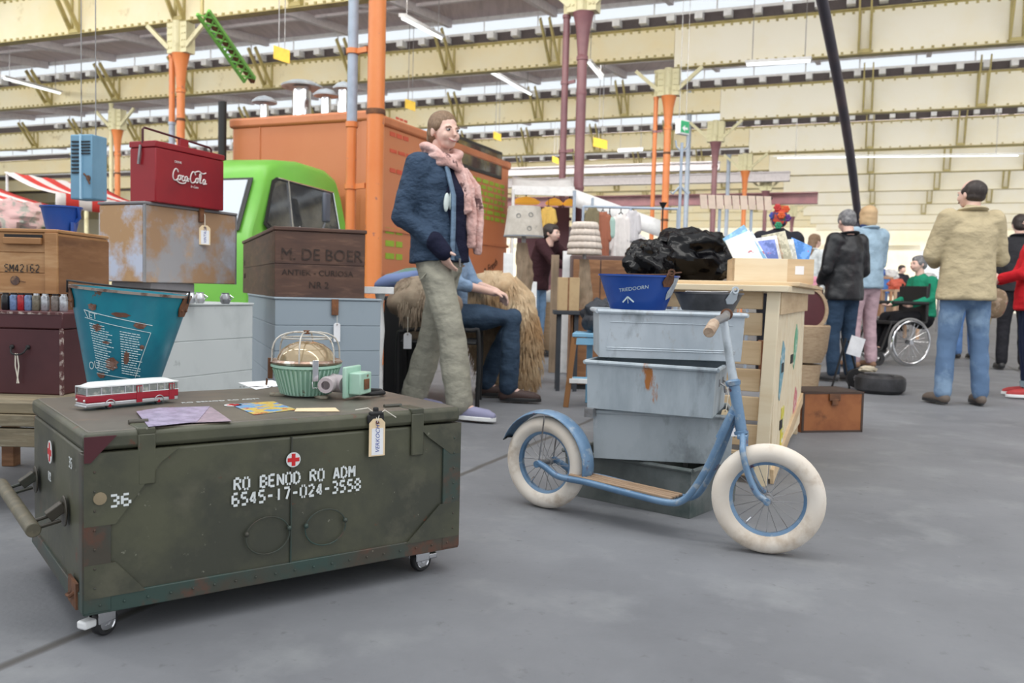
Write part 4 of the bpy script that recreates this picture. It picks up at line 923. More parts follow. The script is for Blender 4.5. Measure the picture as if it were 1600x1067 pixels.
# black bags on the counter
M_bag = mat('black_plastic', (.002, .002, .003), .2, 0, [], bump=(1., 5, .10), spec=.25)
for n_ in M_bag.node_tree.nodes:
    if n_.type == 'TEX_NOISE': n_.noise_type = 'RIDGED_MULTIFRACTAL'; n_.inputs['Detail'].default_value = 3; n_.inputs['Distortion'].default_value = .6
def bag(lab, c, r, seed):
    rr = random.Random(seed); mb = MB()
    import mathutils.noise as nz
    n, m_ = 64, 40; vs = []
    for i in range(m_+1):
        f = math.pi*i/m_
        for j in range(n):
            t = 2*math.pi*j/n; d_ = V((math.sin(f)*math.cos(t), math.sin(f)*math.sin(t), math.cos(f)))
            k = 1+.25*nz.noise(d_*1.9+V((seed, 0, 0)))-.22*abs(nz.noise(V((d_.x*3.2, d_.y*3.2, d_.z*2))+V((0, seed, 0))))-.07*abs(nz.noise(d_*7))
            vs.append(V((r[0]*d_.x*k, r[1]*d_.y*k, max(-r[2]*.72, r[2]*d_.z*k))))
    mb.add(vs, [(i*n+j, (i+1)*n+j, (i+1)*n+(j+1) % n, i*n+(j+1) % n) for i in range(m_) for j in range(n)])
    o = mb.build('plastic_bag', M_bag, None, loc=c); return tag(o, lab, 'bag', 'black plastic bags on the counter')
q = dp(1075, 432, 4.75); bag('large crumpled black plastic bag on the counter beside the wooden box', V((q.x+.02, 4.75, CH+.15)), (.26, .17, .175), 2)
q = dp(1020, 432, 4.5); bag('smaller crumpled black plastic bag at the left counter end', V((q.x-.0, 4.62, CH+.12)), (.14, .13, .13), 5)
# ------------------------------------------------------------ light blue stool with a brown leg and dark bag
sp = gp(884, 636)
M_lb = mat('light_blue_paint', (.22, .46, .66), .5, 0, [((.16, .36, .55), 8, .5, .7)])
St = thing('wooden_chair', 'small light blue wooden chair with brown front leg beside the crates', 'chair', (sp.x, sp.y, 0), rad(-8))
mb = MB(); mb.bar((0, 0, 0), (.045, .0, .46), .035, .03, (0, 1, 0)); mb.build('leg', mat('brown_leg', (.30, .14, .05), .5), St, .003)
for x, y in ((.13, .28), (.36, .0), (.36, .28)):
    mb = MB(); mb.bar((x, y, 0 if x > .2 or y > .2 else 0), (x-.0, y, .5), .04, .035, (0, 1, 0)); mb.build('leg', M_lb, St, .003)
mb = MB(); mb.bb((.03, -.02, .46), (.38, .3, .485)); mb.build('seat', M_lb, St, .004)
mb = MB(); mb.bb((.04, -.015, .41), (.37, .01, .455)); mb.build('rail', M_lb, St, .003)
mb = MB(); mb.bb((.04, .0, .17), (.37, .02, .2)); mb.build('rail', M_lb, St, .003)
mb = MB(); mb.bb((.02, -.03, .16), (.16, .1, .19)); mb.build('white_tray', M_white, St, .003)
q = dp(928, 500, sp.y+.15)
def lump(name, lab, cat, c, r, m, seed, amp=.2, group=None, fr=2.3, flat=-.7):
    import mathutils.noise as nz
    mb = MB(); n, m_ = 40, 24; vs = []
    for i in range(m_+1):
        f = math.pi*i/m_
        for j in range(n):
            t = 2*math.pi*j/n; d_ = V((math.sin(f)*math.cos(t), math.sin(f)*math.sin(t), math.cos(f)))
            k = 1+amp*nz.noise(d_*fr+V((seed, 0, 0)))+amp*.4*nz.noise(d_*fr*3)
            vs.append(V((r[0]*d_.x*k, r[1]*d_.y*k, max(flat*r[2], r[2]*d_.z*k))))
    mb.add(vs, [(i*n+j, (i+1)*n+j, (i+1)*n+(j+1) % n, i*n+(j+1) % n) for i in range(m_) for j in range(n)])
    return tag(mb.build(name, m, None, loc=c), lab, cat, group)
M_dark = plain('dark_cloth', (.035, .04, .05), .7)
lump('cloth_bag', 'dark grey soft bag slumped on the light blue chair', 'bag', V((sp.x+.24, sp.y+.14, .585)), (.15, .13, .12), M_dark, 4, .3)
# ------------------------------------------------------------ brown suitcase box, tyre, basket on the right
M_leather = mat('brown_leatherette', (.23, .075, .025), .4, 0, [((.33, .12, .04), 5, .4, .6), ((.10, .035, .015), 7, .58, .75)])
c0, c1 = gp(1252, 676), gp(1347, 675)
dv = c1-c0; an = math.atan2(dv.y, dv.x); W_ = dv.length
SC = thing('storage_box', 'open rusty brown case with front clasp standing on the floor', 'case', c0, an)
q = dp(1252, 612, c0.y).z; HB = q
mb = MB(); mb.bb((0, 0, 0), (W_, .01, HB)); mb.bb((0, .27, 0), (W_, .28, HB)); mb.bb((0, 0, 0), (.01, .28, HB)); mb.bb((W_-.01, 0, 0), (W_, .28, HB)); mb.bb((0, 0, 0), (W_, .28, .01)); mb.build('box_shell', M_leather, SC, .004)
mb = MB(); 
for x in (0, W_-.012): mb.bb((x-.001, -.002, 0), (x+.013, .002, HB))
mb.bb((0, -.003, HB-.012), (W_, .285, HB+.0)); mb.bb((0, -.002, 0), (W_, .002, .012)); mb.build('edge_trim', plain('case_edge', (.06, .035, .025), .5), SC, .001)
mb = MB(); mb.bb((W_*.42, -.012, HB-.05), (W_*.6, -.002, HB-.012)); mb.bb((W_*.46, -.016, HB-.075), (W_*.56, -.004, HB-.04)); mb.build('clasp', M_rust, SC, .003)
mb = MB(); mb.box((-.03, .3, HB+.12), (.02, .30, .28), M=Matrix.Rotation(rad(-4), 3, 'Y')); mb.build('lid', M_leather, SC, .004)
c0 = gp(1390, 618); mb = MB(); R_ = .19
mb.lathe([(R_-.075, .02), (R_-.03, .0), (R_, .03), (R_+.005, .09), (R_, .125), (R_-.03, .145), (R_-.085, .14), (R_-.09, .12), (R_-.05, .11), (R_-.045, .04), (R_-.07, .03)], 40, close=True)
M_tyre = mat('dusty_rubber', (.018, .018, .02), .45, 0, [((.05, .05, .055), 5, .5, .7)])
TYC = gp(1390, 618)+V((0, .19, 0)); tag(mb.build('car_tyre', M_tyre, None, loc=TYC), 'black car tyre lying flat on the floor near the wheelchair', 'tyre')
c = gp(1365, 612)+V((-.03, .04, .09)); lump('wooden_shoe', 'pale worn shoe resting on the car tyre rim', 'shoe', c+V((0, .02, .085)), (.07, .035, .03), plain('pale_bone', (.55, .48, .36), .7), 3, .3)
# round baskets / barrels behind the counter's right side
c = gp(1272, 612)+V((.0, .25, 0)); M_cane = mat('cane', (.42, .31, .20), .7, 0, [((.30, .20, .12), 20, .45, .65)], stretch=(1, 1, 8))
t = thing('round_basket', 'round cane basket with maroon cushion lid leaning behind the counter', 'basket', c)
mb = MB(); mb.lathe([(.13, .0), (.17, .1), (.19, .3), (.18, .31), (.16, .1), (0, .02)], 30, TR(0, 0, .22)); mb.lathe([(.11, 0), (.13, .2), (0, .22)], 24, TR(0, 0, 0)); mb.build('basket_body', M_cane, t)
mb = MB(); mb.lathe([(0, 0), (.16, 0), (.16, .03), (0, .04)], 30, TR(-.01, -.02, .66, rx=rad(80), rz=rad(20))); mb.build('lid_cushion', M_maroonp, t)
mb = MB(); mb.lathe([(.155, -.005), (.185, -.005), (.185, .04), (.155, .04)], 30, TR(-.01, -.02, .66, rx=rad(80), rz=rad(20)), close=True); mb.build('lid_rim', M_cane, t)
# ------------------------------------------------------------ left side: stacked chests, coolers and crates
E_RZ = math.pi/2-TH
def chest(name, lab, cat, cpx, ctop, cbot, y, rz, rx, lx, m, m2=None, planks=0, lid=.03, zbot=None, trimm=None, over=.006, ztop=None):
    """corner seen at pixel cpx; front runs to pixel rx, side runs back to pixel lx."""
    top = dp(cpx, ctop, y); zt = top.z if ztop is None else ztop; zb = zbot if zbot is not None else dp(cpx, cbot, y).z
    p = V((top.x, y, zt)); X = V((math.cos(rz), math.sin(rz), 0)); Y = V((-math.sin(rz), math.cos(rz), 0))
    L_ = len_to(p, X, rx); W_ = len_to(p, Y, lx) if isinstance(lx, int) else lx; H_ = zt-zb
    t = thing(name, lab, cat, V((p.x, p.y, zb)), rz)
    hb = H_-lid
    mb = MB(); g = .0015
    if planks:
        hp = hb/planks
        for k in range(planks): mb.bb((0, 0, k*hp+(g if k else 0)), (L_, W_, (k+1)*hp-g))
        mb.bb((.004, .004, .002), (L_-.004, W_-.004, hb-.002))
        mb.build('body', m, t, .002)
    else:
        mb.bb((0, 0, 0), (L_, W_, hb-.001)); mb.build('body', m, t, .005)
    mb = MB(); mb.bb((-over, -over, hb), (L_+over, W_+over, H_)); mb.build('lid', m2 or m, t, .004)
    return t, L_, W_, H_
M_gb = mat('faded_brown_ply', (.36, .22, .125), .6, 0, [((.33, .32, .33), 3.5, .46, .58), ((.42, .44, .52), 4, .56, .68), ((.50, .30, .14), 6, .56, .75)], bump=(.1, 30, .002))
M_gbl = mat('faded_blue_ply', (.46, .28, .14), .6, 0, [((.52, .57, .70), 3.2, .44, .54), ((.56, .36, .18), 6, .55, .75)])
M_lidg = plain('grey_lid', (.22, .21, .22), .5)
gc, L_, W_, H_ = chest('wooden_chest', 'faded brown and grey plywood chest carrying the red cooler', 'chest', 226, 314, 441, 4.2, E_RZ, 369, 155, M_gb, M_lidg, lid=.014)
mb = MB(); mb.bb((-.003, .01, .004), (0, W_-.01, H_-.018)); mb.build('end_panel', M_gbl, gc, smooth=False)
mb = MB(); mb.bb((-.004, -.004, 0), (.006, .006, H_-.014)); mb.bb((L_-.006, -.004, 0), (L_+.002, .006, H_-.014)); mb.build('metal_edging', plain('dull_metal', (.35, .35, .36), .4, .5), gc, smooth=False)
mb = MB(); mb.bb((L_*.55, -.014, H_-.07), (L_*.60, -.002, H_)); mb.build('hasp', M_rust, gc, .002)
q = gc.matrix_basis @ V((L_*.60, -.016, H_-.085))
price_tag('long buff price tag hanging on the faded brown chest', q, .058, .10, 'VINTAGE', E_RZ-.5, hang=[[(.0, .0, .05), (-.012, .01, .085)]], mp=M_paper)
# red drinks cooler
M_cool = mat('cooler_red', (.30, .010, .018), .32, 0, [((.20, .006, .014), 2, .45, .7), ((.42, .25, .2), 60, .74, .78)], bump=(.05, 5, .01))
ck, Lc, Wc, Hc = chest('drink_cooler', 'dark red metal drinks cooler with white script lettering', 'cooler', 243, 219, 314, 4.22, E_RZ, 350, 203, M_cool, M_cool, lid=.03, over=.003, zbot=gc.location.z+H_)
zL = Hc
mb = MB(); 
mb.tube([(.0, Wc*.5, zL-.01), (.0, Wc*.5, zL+.055), (.01, Wc*.5, zL+.065), (Lc-.02, Wc*.5, zL+.04), (Lc-.005, Wc*.5, zL+.03), (Lc-.005, Wc*.5, zL-.01)], .0055, 8); mb.build('top_handle', M_maroonp, ck)
mb = MB(); mb.bb((Lc*.5, Wc*.5-.01, zL-.002), (Lc*.62, Wc*.5+.01, zL+.05)); mb.build('handle_clip', M_cool, ck, .002)
mb = MB(); mb.tube([(-.006, Wc*.55, zL-.02), (-.012, Wc*.55, zL-.06), (-.01, Wc*.6, zL-.11)], .007, 6); mb.build('opener', M_steel, ck)
def px_local(t, px, py, face_n, p0):
    w_ = on_plane(px, py, t.matrix_basis @ p0, t.matrix_basis.to_3x3() @ face_n); return t.matrix_basis.inverted() @ w_
def on_front(t, px, py): return px_local(t, px, py, V((0, 1, 0)), V((0, 0, 0)))
bpy.context.view_layer.update()
def strokes(name, pl, r, m, par, y=-.002, flat=.4):
    for k, pts in enumerate(pl):
        mb = MB()
        mb.tube([(p.x, y-.0003*k, p.z) for p in spl([V((a, 0, b)) for a, b in pts], 5)], r, 6, flat=1); mb.build(name, m, par)
a = on_front(ck, 269, 283); b = on_front(ck, 326, 283); ux = (b.x-a.x)/10; uz = (on_front(ck, 269, 262).z-a.z)/3.6
def sc_(pts): return [(a.x+x*ux, a.z+z*uz) for x, z in pts]
M_clw = plain('cooler_script', (.78, .70, .68), .5)
Cc = lambda o: [(1.5+o, 2.7), (1.3+o, 3.3), (.8+o, 3.5), (.3+o, 2.6), (.1+o, 1.3), (.4+o, .5), (1.0+o, .5), (1.5+o, 1.1)]
oo = lambda o, s=1: [(o+.6, 1.9), (o+.25, 1.7), (o+.15, 1.1), (o+.35, .6), (o+.7, .8), (o+.8, 1.4), (o+.6, 1.9), (o+.85, 1.8), (o+1.1, 1.9)]
cc = lambda o: [(o+.7, 1.6), (o+.5, 1.9), (o+.2, 1.5), (o+.2, .8), (o+.5, .5), (o+.9, .9)]
aa = lambda o: [(o+.8, 1.7), (o+.5, 1.9), (o+.15, 1.4), (o+.25, .6), (o+.6, .7), (o+.85, 1.7), (o+.85, .7), (o+1.2, .8)]
strokes('script_lettering', [sc_(Cc(0)), sc_(oo(1.3)), sc_(cc(2.3)), sc_(aa(3.1)), sc_([(4.0, 1.3), (4.5, 1.3)]), sc_(Cc(4.6)), sc_(oo(6.0)), sc_([(7.3, .7), (7.6, 2.6), (7.4, 3.3), (7.2, 2.4), (7.3, .8), (7.8, .8)]), sc_(aa(8.0)),
  sc_([(.9, .5), (1.6, -.1), (2.6, -.2), (3.4, .15)]), sc_([(6.0, 3.5), (7.0, 3.9), (8.0, 3.4), (9.0, 3.8)])], .0034, M_clw, ck)
fb = on_front(ck, 272, 254); text('small_word', 'DRINK', .016, M_clw, ck, TR(fb.x, -.003, fb.z))
fb = on_front(ck, 297, 293); text('small_word', 'In Cans', .018, M_clw, ck, TR(fb.x, -.003, fb.z), shear=.3)
# maroon trunk
M_mar = mat('maroon_trunk', (.085, .022, .026), .45, 0, [((.06, .014, .018), 3, .45, .7), ((.30, .22, .2), 45, .73, .77)])
mr, Lm, Wm, Hm = chest('travel_trunk', 'maroon travel trunk with front ring handle on the low pallet', 'trunk', 100, 487, 615, 3.0, math.pi/2+.12, 133, -40, M_mar, M_mar, lid=.02)
# boxes that face the camera: corner on the right of the front face
def fbox(name, lab, cat, x0, x1, ctop, cbot, y, m, m2=None, planks=0, lid=.02, depth=.3, rz=0., zbot=None, over=.004):
    p = dp(x0, ctop, y); pr_ = dp(x1, ctop, y); zt = dp((x0+x1)/2, ctop, y).z; zb = zbot if zbot is not None else dp((x0+x1)/2, cbot, y).z
    t = thing(name, lab, cat, V((p.x, y, zb)), rz); L_ = (pr_.x-p.x); H_ = zt-zb; hb = H_-lid; mb = MB(); g = .0015
    if planks:
        hp = hb/planks
        for k in range(planks): mb.bb((0, 0, k*hp+(g if k else 0)), (L_, depth, (k+1)*hp-g))
        mb.bb((.004, .004, .002), (L_-.004, depth-.004, hb-.002)); mb.build('body', m, t, .002)
    else: mb.bb((0, 0, 0), (L_, depth, hb-.001)); mb.build('body', m, t, .005)
    if lid: mb = MB(); mb.bb((-over, -over, hb), (L_+over, depth+over, H_)); mb.build('lid', m2 or m, t, .004)
    return t, L_, depth, H_
for o in list(mr.children): bpy.data.objects.remove(o)
bpy.data.objects.remove(mr)
mr, Lm, Wm, Hm = fbox('travel_trunk', 'maroon travel trunk with front ring handle on the low pallet', 'trunk', -70, 100, 487, 615, 3.0, M_mar, M_mar, lid=.055, depth=.36, rz=rad(-2))
M_worn = mat('worn_edge', (.10, .03, .03), .5, 0, [((.5, .42, .38), 40, .5, .62)])
mb = MB(); mb.bb((Lm-.008, -.003, 0), (Lm+.003, .006, Hm)); mb.bb((0, -.006, Hm-.006), (Lm, .004, Hm+.002)); mb.build('edge_binding', M_worn, mr, smooth=False)
bpy.context.view_layer.update()
q = on_front(mr, 32, 548); mb = MB(); mb.tube(spl([V((q.x-.028, -.008, q.z+.012)), V((q.x-.02, -.02, q.z-.006)), V((q.x, -.024, q.z-.012)), V((q.x+.02, -.02, q.z-.006)), V((q.x+.028, -.008, q.z+.012))], 5), .003, 7); hd = mb.build('ring_handle', M_black, mr)
for s_ in (-1, 1): mb = MB(); mb.sph((q.x+s_*.028, -.003, q.z+.013), .008, n=10, m=6); mb.build('handle_boss', M_black, hd)
mb = MB()
for dx in (-.003, .003): mb.tube([(q.x+dx, -.024, q.z-.008), (q.x+dx*2, -.02, q.z-.05), (q.x-dx, -.016, q.z-.11)], .0022, 5)
mb.build('string', M_string, mr)
# SM crate
M_crate = mat('honey_wood', (.46, .24, .10), .55, 0, [((.33, .16, .06), 2.2, .42, .66), ((.55, .33, .16), 5, .5, .7), ((.12, .06, .03), 9, .69, .74)], stretch=(1, 1, 6), bump=(.1, 30, .002))
M_crated = mat('brown_wood', (.24, .11, .045), .6, 0, [((.16, .07, .03), 2.2, .42, .66), ((.30, .15, .07), 5, .5, .7)], stretch=(1, 1, 6))
sm, Ls, Ws, Hs_ = fbox('wooden_crate', 'honey wood crate stencilled with black numbers at far left', 'crate', -25, 90, 357, 458, 3.4, M_crate, M_crate, planks=3, lid=.014, depth=.42)
mb = MB(); mb.bb((Ls-.045, -.012, 0), (Ls+.003, .002, Hs_-.014)); mb.build('corner_batten', M_crate, sm, .002)
mb = MB(); mb.bb((Ls, .0, 0), (Ls+.004, .42, Hs_-.025)); mb.build('side_panel', M_crated, sm, smooth=False)
bpy.context.view_layer.update()
a = on_front(sm, 8, 381); b = on_front(sm, 67, 372); mb = MB(); mb.bb((a.x, -.018, a.z), (b.x, -.001, b.z)); mb.build('handle_batten', M_crate, sm, .003)
mb = MB(); mb.bb((a.x, -.006, b.z), (b.x, -.002, b.z+.012)); mb.build('handle_recess', M_black, sm, smooth=False)
a = on_front(sm, 8, 424); b = on_front(sm, 62, 424)
stencil('stencil_lettering', 'SM42162', .028, M_ib, sm, TR(a.x, -.003, a.z) @ Matrix.Diagonal(((b.x-a.x)/(.0175*(6*1.4+1)), 1, 1, 1)), adv=1.4)
q = on_front(sm, 24, 438); mb = MB(); mb.lathe([(0, 0), (.018, 0), (.018, .001), (0, .001)], 16, TR(q.x, -.002, q.z, rx=rad(90))); mb.bar((q.x+.015, -.002, q.z), (q.x+.04, -.002, q.z-.005), .006, .001); mb.build('ink_stamp', mat('stamp_ink', (.10, .06, .05), .7, 0, [((.3, .17, .09), 30, .5, .6)]), sm, smooth=False)
# little jars and tins between trunk and crate, then a plain crate carrying the SM crate
zmt = mr.location.z+Hm
sp_ = fbox('support_crate', 'plain dark plank box beneath the honey wood crate', 'crate', -25, 88, 459, 615, 3.46, M_crated, M_crated, planks=3, lid=0, depth=.36, zbot=None)[0]
zs_ = sm.location.z
for x, c_, l in ((4, (.01, .01, .012), 'black'), (17, (.18, .28, .50), 'blue'), (29, (.45, .02, .03), 'red'), (40, (.18, .28, .48), 'second blue'), (52, (.20, .18, .13), 'olive'), (66, (.5, .52, .55), 'silver'), (82, (.22, .19, .17), 'brown'), (95, (.55, .57, .6), 'larger silver')):
    p = dp(x, 487, 3.14); k = 3.14/F
    t = thing('storage_tin', l+' tin standing between the maroon trunk and the honey crate', 'tin', V((p.x, 3.16, zmt)), 0, 'row of tins on the maroon trunk')
    h_ = 27*k; mb = MB(); r = 6.2*k; mb.lathe([(r*.8, 0), (r, .004), (r, h_*.8), (r*.7, h_*.9), (0, h_*.9)], 16); mb.build('tin_body', mat('tin_paint', c_, .25, .5 if 'silver' in l else 0, [(tuple(q_*.5 for q_ in c_), 20, .5, .6)]), t)
    mb = MB(); mb.cyl((0, 0, h_*.85), (0, 0, h_*1.0), r*.72); mb.build('tin_lid', M_chrome if 'silver' in l or 'olive' in l else M_black, t)
# low pallet
M_pal = mat('weathered_pallet', (.27, .22, .14), .7, 0, [((.17, .14, .09), 3, .42, .62), ((.33, .29, .2), 8, .5, .7)], stretch=(1, 8, 8))
zpt = mr.location.z; t = thing('low_pallet', 'low weathered pallet table under the maroon trunk at left', 'pallet', V((-2.05, 2.78, 0)), 0)
for k in range(5):
    mb = MB(); mb.bb((0, k*.15, zpt-.035), (.59, k*.15+.13, zpt)); mb.build('deck_board', M_pal, t, .003)
mb = MB(); mb.bb((0, -.01, zpt-.075), (.59, .03, zpt-.037)); mb.bb((0, -.01, zpt-.14), (.59, .03, zpt-.082)); mb.build('edge_board', M_pal, t, .003)
for x in (.03, .53):
    for y in (.04, .68): mb = MB(); mb.bb((x, y, 0), (x+.05, y+.05, zpt-.036)); mb.build('leg', M_crated, t, .003)
# blue bucket on crate
bq = dp(96, 357, 3.6); zt_ = sm.location.z+Hs_
t, cn = pail('fire_bucket', 'plain dark blue bucket standing on the honey wood crate', V((bq.x, 3.6, zt_)), .076, .055, .10, M_blue, M_blue, (0, 0, rad(10)), lug=False)
mb = MB(); mb.bb((.05, -.05, 0), (.062, -.02, .04)); mb.tube([(.07, -.03, .1), (.075, -.02, .06), (.05, -.02, .03)], .008, 6); mb.build('side_spout', M_blue, t)
# chests on the right of the bucket
M_wh = mat('dirty_white_paint', (.60, .64, .64), .5, 0, [((.50, .54, .54), 3, .5, .7), ((.22, .25, .26), 4.5, .665, .74)], stretch=(1.4, 1.4, 1))
wc, Lw, Ww, Hw = chest('wooden_chest', 'white painted plank chest with grey smudges behind the teal bucket', 'chest', 232, 474, 640, 3.75, E_RZ-.0, 395, .40, M_wh, M_wh, planks=4, lid=.012, zbot=0)
M_bg = mat('blue_grey_paint', (.30, .36, .41), .5, 0, [((.25, .31, .36), 3, .5, .7), ((.5, .5, .48), 50, .72, .76)])
bg_, Lb, Wb, Hb = chest('wooden_chest', 'blue grey painted plank chest under the dark lettered box', 'chest', 430, 464, 640, 4.55, rad(22), 595, 388, M_bg, M_bg, planks=5, lid=.012, zbot=0)
bpy.context.view_layer.update()
q = on_front(bg_, 523, 476); mb = MB(); mb.bb((q.x-.018, -.016, Hb-.09), (q.x+.018, -.002, Hb-.005)); mb.build('hasp', M_rust, bg_, .002)
price_tag('white price tag hanging on the blue grey chest', bg_.matrix_basis @ V((q.x+.01, -.02, Hb-.13)), .035, .10, None, rad(22), hang=[[(0, .0, .04)]], m=M_paper)
M_db = mat('dark_brown_crate', (.105, .052, .034), .55, 0, [((.065, .032, .024), 3, .42, .64), ((.16, .085, .055), 7, .52, .72)], stretch=(1, 1, 5))
db, Ld, Wd_, Hd = chest('wooden_crate', 'dark brown wooden box with faded painted lettering', 'crate', 430, 353, 464, 4.6, rad(22), 571, 380, M_db, M_db, planks=2, lid=.02, over=.008, zbot=Hb)
bpy.context.view_layer.update()
M_fade = mat('faded_lettering', (.03, .018, .014), .7, 0, [((.085, .045, .03), 25, .5, .65)])
a = on_front(db, 438, 405); text('painted_lettering', 'M. DE BOER', .088, M_fade, db, TR(a.x, -.003, a.z), sx=.93)
a = on_front(db, 440, 429); text('painted_lettering', 'ANTIEK - CURIOSA', .042, M_fade, db, TR(a.x, -.003, a.z), sx=1.05)
a = on_front(db, 482, 450); text('painted_lettering', 'NR 2', .05, M_fade, db, TR(a.x, -.003, a.z))
q = px_local(db, 385, 395, V((1, 0, 0)), V((0, 0, 0))); ME2 = lambda z: TR(-.003, Wd_*.94, z, rz=rad(-90))
text('painted_lettering', 'TEL.', .05, M_fade, db, ME2(Hd*.52)); text('painted_lettering', '82344', .05, M_fade, db, ME2(Hd*.28), sx=.9)
# bottles of silver ware between white chest and grey chest; a plain box carries the grey chest
zc_ = gc.location.z
t = thing('support_crate', 'plain grey support box beneath the faded brown chest', 'crate', V((gc.location.x, gc.location.y, Hw)), E_RZ)
mb = MB(); mb.bb((.06, .02, 0), (L_*.55, W_*.95, zc_-Hw)); mb.build('body', M_lidg, t, .004); t['label'] = 'plain grey block between white chest and faded brown chest'
for x, l, c_ in ((298, 'crumpled silver foil dish', (.7, .72, .74)), (312, 'small white jug', (.75, .76, .78)), (352, 'small pewter cup', (.35, .36, .38))):
    p = dp(x, 470, 3.95); t = thing('small_vessel', l+' on the white chest below the faded chest', 'vessel', V((p.x, 3.95, Hw+.001)))
    mb = MB(); mb.lathe([(.016, 0), (.022, .01), (.024, .03), (.016, .045), (.018, .05), (.012, .05), (.0, .02)], 16); mb.build('vessel_body', mat('vessel', c_, .25, .6), t)
    mb = MB(); mb.tube([(.02, 0, .04), (.036, 0, .03), (.02, 0, .015)], .003, 5); mb.build('handle', M_chrome, t)
# white side table corner beside the blue grey chest
p = dp(590, 447, 5.0); t = thing('side_table', 'small white turned leg table behind the blue grey chest', 'table', V((p.x, 5.1, 0)), rad(10)); zt_ = dp(590, 448, 5.0).z
mb = MB(); mb.bb((-.10, -.1, zt_-.04), (.075, .15, zt_)); mb.build('table_top', M_white, t, .004)
mb = MB(); mb.lathe([(.02, 0), (.028, .1), (.018, .3), (.03, .5), (.018, zt_-.1), (.03, zt_-.04)], 16); mb.build('turned_leg', M_white, t)
# ------------------------------------------------------------ green cab and orange box truck
M_tr = mat('truck_orange', (.50, .155, .055), .38, 0, [((.56, .20, .085), .5, .3, .6)])
M_tr2 = mat('truck_trim', (.55, .19, .08), .4, 0, [((.42, .13, .05), 2, .5, .7)])
Z_ = 10.2; tc_ = dp(578, 172, Z_); TRZ = E_RZ
p0 = V((tc_.x, Z_, 0)); TH_ = dp(578, 172, Z_).z
Lt = len_to(p0+V((0, 0, 2)), EH, 794); Wt = len_to(p0+V((0, 0, 2)), -RH, 362)
tk = thing('box_truck', 'orange box van truck with bright green cab and roof chimneys', 'truck', p0, TRZ)
mb = MB(); mb.bb((0, 0, .45), (Lt, Wt, TH_-.1)); mb.build('cargo_box', M_tr, tk, .03)
mb = MB(); mb.bb((-.03, -.03, TH_-.12), (Lt+.03, Wt+.03, TH_)); mb.build('roof_cap', M_tr2, tk, .03)
for x in (-.008,):
    mb = MB(); mb.bb((-.012, .02, .5), (.006, .1, TH_-.12)); mb.bb((-.012, Wt*.78, .5), (.002, Wt*.785, TH_-.12)); mb.build('corner_post', M_tr2, tk, smooth=False)
for z in (1.42, .9):
    mb = MB(); mb.bb((.0, -.02, z), (Lt, .0, z+.04)); mb.build('side_moulding', M_tr2, tk, smooth=False)
bpy.context.view_layer.update()
M_seal = plain('window_seal', (.02, .02, .02), .5); M_dkg = mat('dark_window_glass', (.05, .045, .035), .08, 0, [((.22, .16, .05), 2, .5, .7)])
w0, w1 = on_front(tk, 712, 217), on_front(tk, 783, 262)
za, zb_ = on_front(tk, 783, 238).z, on_front(tk, 783, 281).z
mb = MB(); mb.bb((w0.x, -.015, zb_), (w1.x, -.002, za)); wn = mb.build('window_frame', M_seal, tk, .02)
mb = MB(); mb.bb((w0.x+.05, -.02, zb_+.05), (w1.x-.05, -.01, za-.05)); mb.build('pane', M_dkg, wn, smooth=False)
M_gt = plain('green_lettering', (.30, .46, .04), .6); M_pt = plain('pink_lettering', (.62, .10, .05), .6)
rr = random.Random(11)
x0_, x1_ = on_front(tk, 735, 300).x, on_front(tk, 790, 300).x
for r_ in range(7):
    z = on_front(tk, 788, 290).z-r_*.088; mb = MB(); x = x0_
    while x < x1_-.1:
        l = .08+.14*rr.random()
        mb.bb((x, -.006, z-.055), (min(x+l, x1_), -.002, z)); x += l+.05
    mb.build('green_lettering_row', M_gt, tk, smooth=False)
for (px_, py_, wd, hh2) in ((597, 205, .16, .05), (597, 232, .2, .04), (597, 262, .16, .05), (606, 182, .1, .03)):
    q = on_front(tk, px_+12, py_); mb = MB(); x = q.x
    for c_ in range(3): mb.bb((x, -.006, q.z-hh2), (x+wd*.8, -.002, q.z)); x += wd
    mb.build('faded_pink_lettering', M_pt, tk, smooth=False)
for r_ in range(3):
    q = on_front(tk, 602, 355+r_*20); mb = MB(); mb.bb((q.x, -.006, q.z-.07), (q.x+.2, -.002, q.z+.0)); mb.bb((q.x+.25, -.006, q.z-.07), (q.x+.4, -.002, q.z+.0)); mb.build('green_lettering_row', M_gt, tk, smooth=False)
q = on_front(tk, 742, 445); text('diagonal_lettering', 'Fine & Fresh', .17, M_black, tk, TR(q.x, -.008, q.z, ry=rad(-22)), shear=.2)
q = on_front(tk, 730, 478); text('diagonal_lettering', 'to Eat', .15, M_black, tk, TR(q.x+.2, -.008, q.z, ry=rad(-22)), shear=.2)
for (px_, w_, h_, cap) in ((413, .07, .30, .16), (471, .15, .46, .26), (509, .08, .33, .16), (536, .09, .40, .13)):
    l = V((.55, len_to(tk.matrix_basis @ V((.55, 0, TH_)), -RH, px_), 0)); mb = MB()
    mb.lathe([(w_*.9, TH_), (w_*.8, TH_+.04), (w_*.75, TH_+h_), (w_*.5, TH_+h_)], 20, TR(l.x, l.y, 0)); ch_ = mb.build('roof_chimney', M_chrome, tk)
    mb = MB(); mb.lathe([(0, TH_+h_+.1), (cap*.6, TH_+h_+.07), (cap, TH_+h_+.02), (cap*.98, TH_+h_+.0), (0, TH_+h_+.04)], 24, TR(l.x, l.y, 0)); mb.build('rain_cap', M_galv, ch_)
mb = MB(); q = tk.matrix_basis.inverted() @ dp(358, 200, Z_+.6)
mb.cyl((-.15, Wt+.02, .4), (-.15, Wt+.02, 2.95), .05, n=12); mb.build('exhaust_stack', M_black, tk)
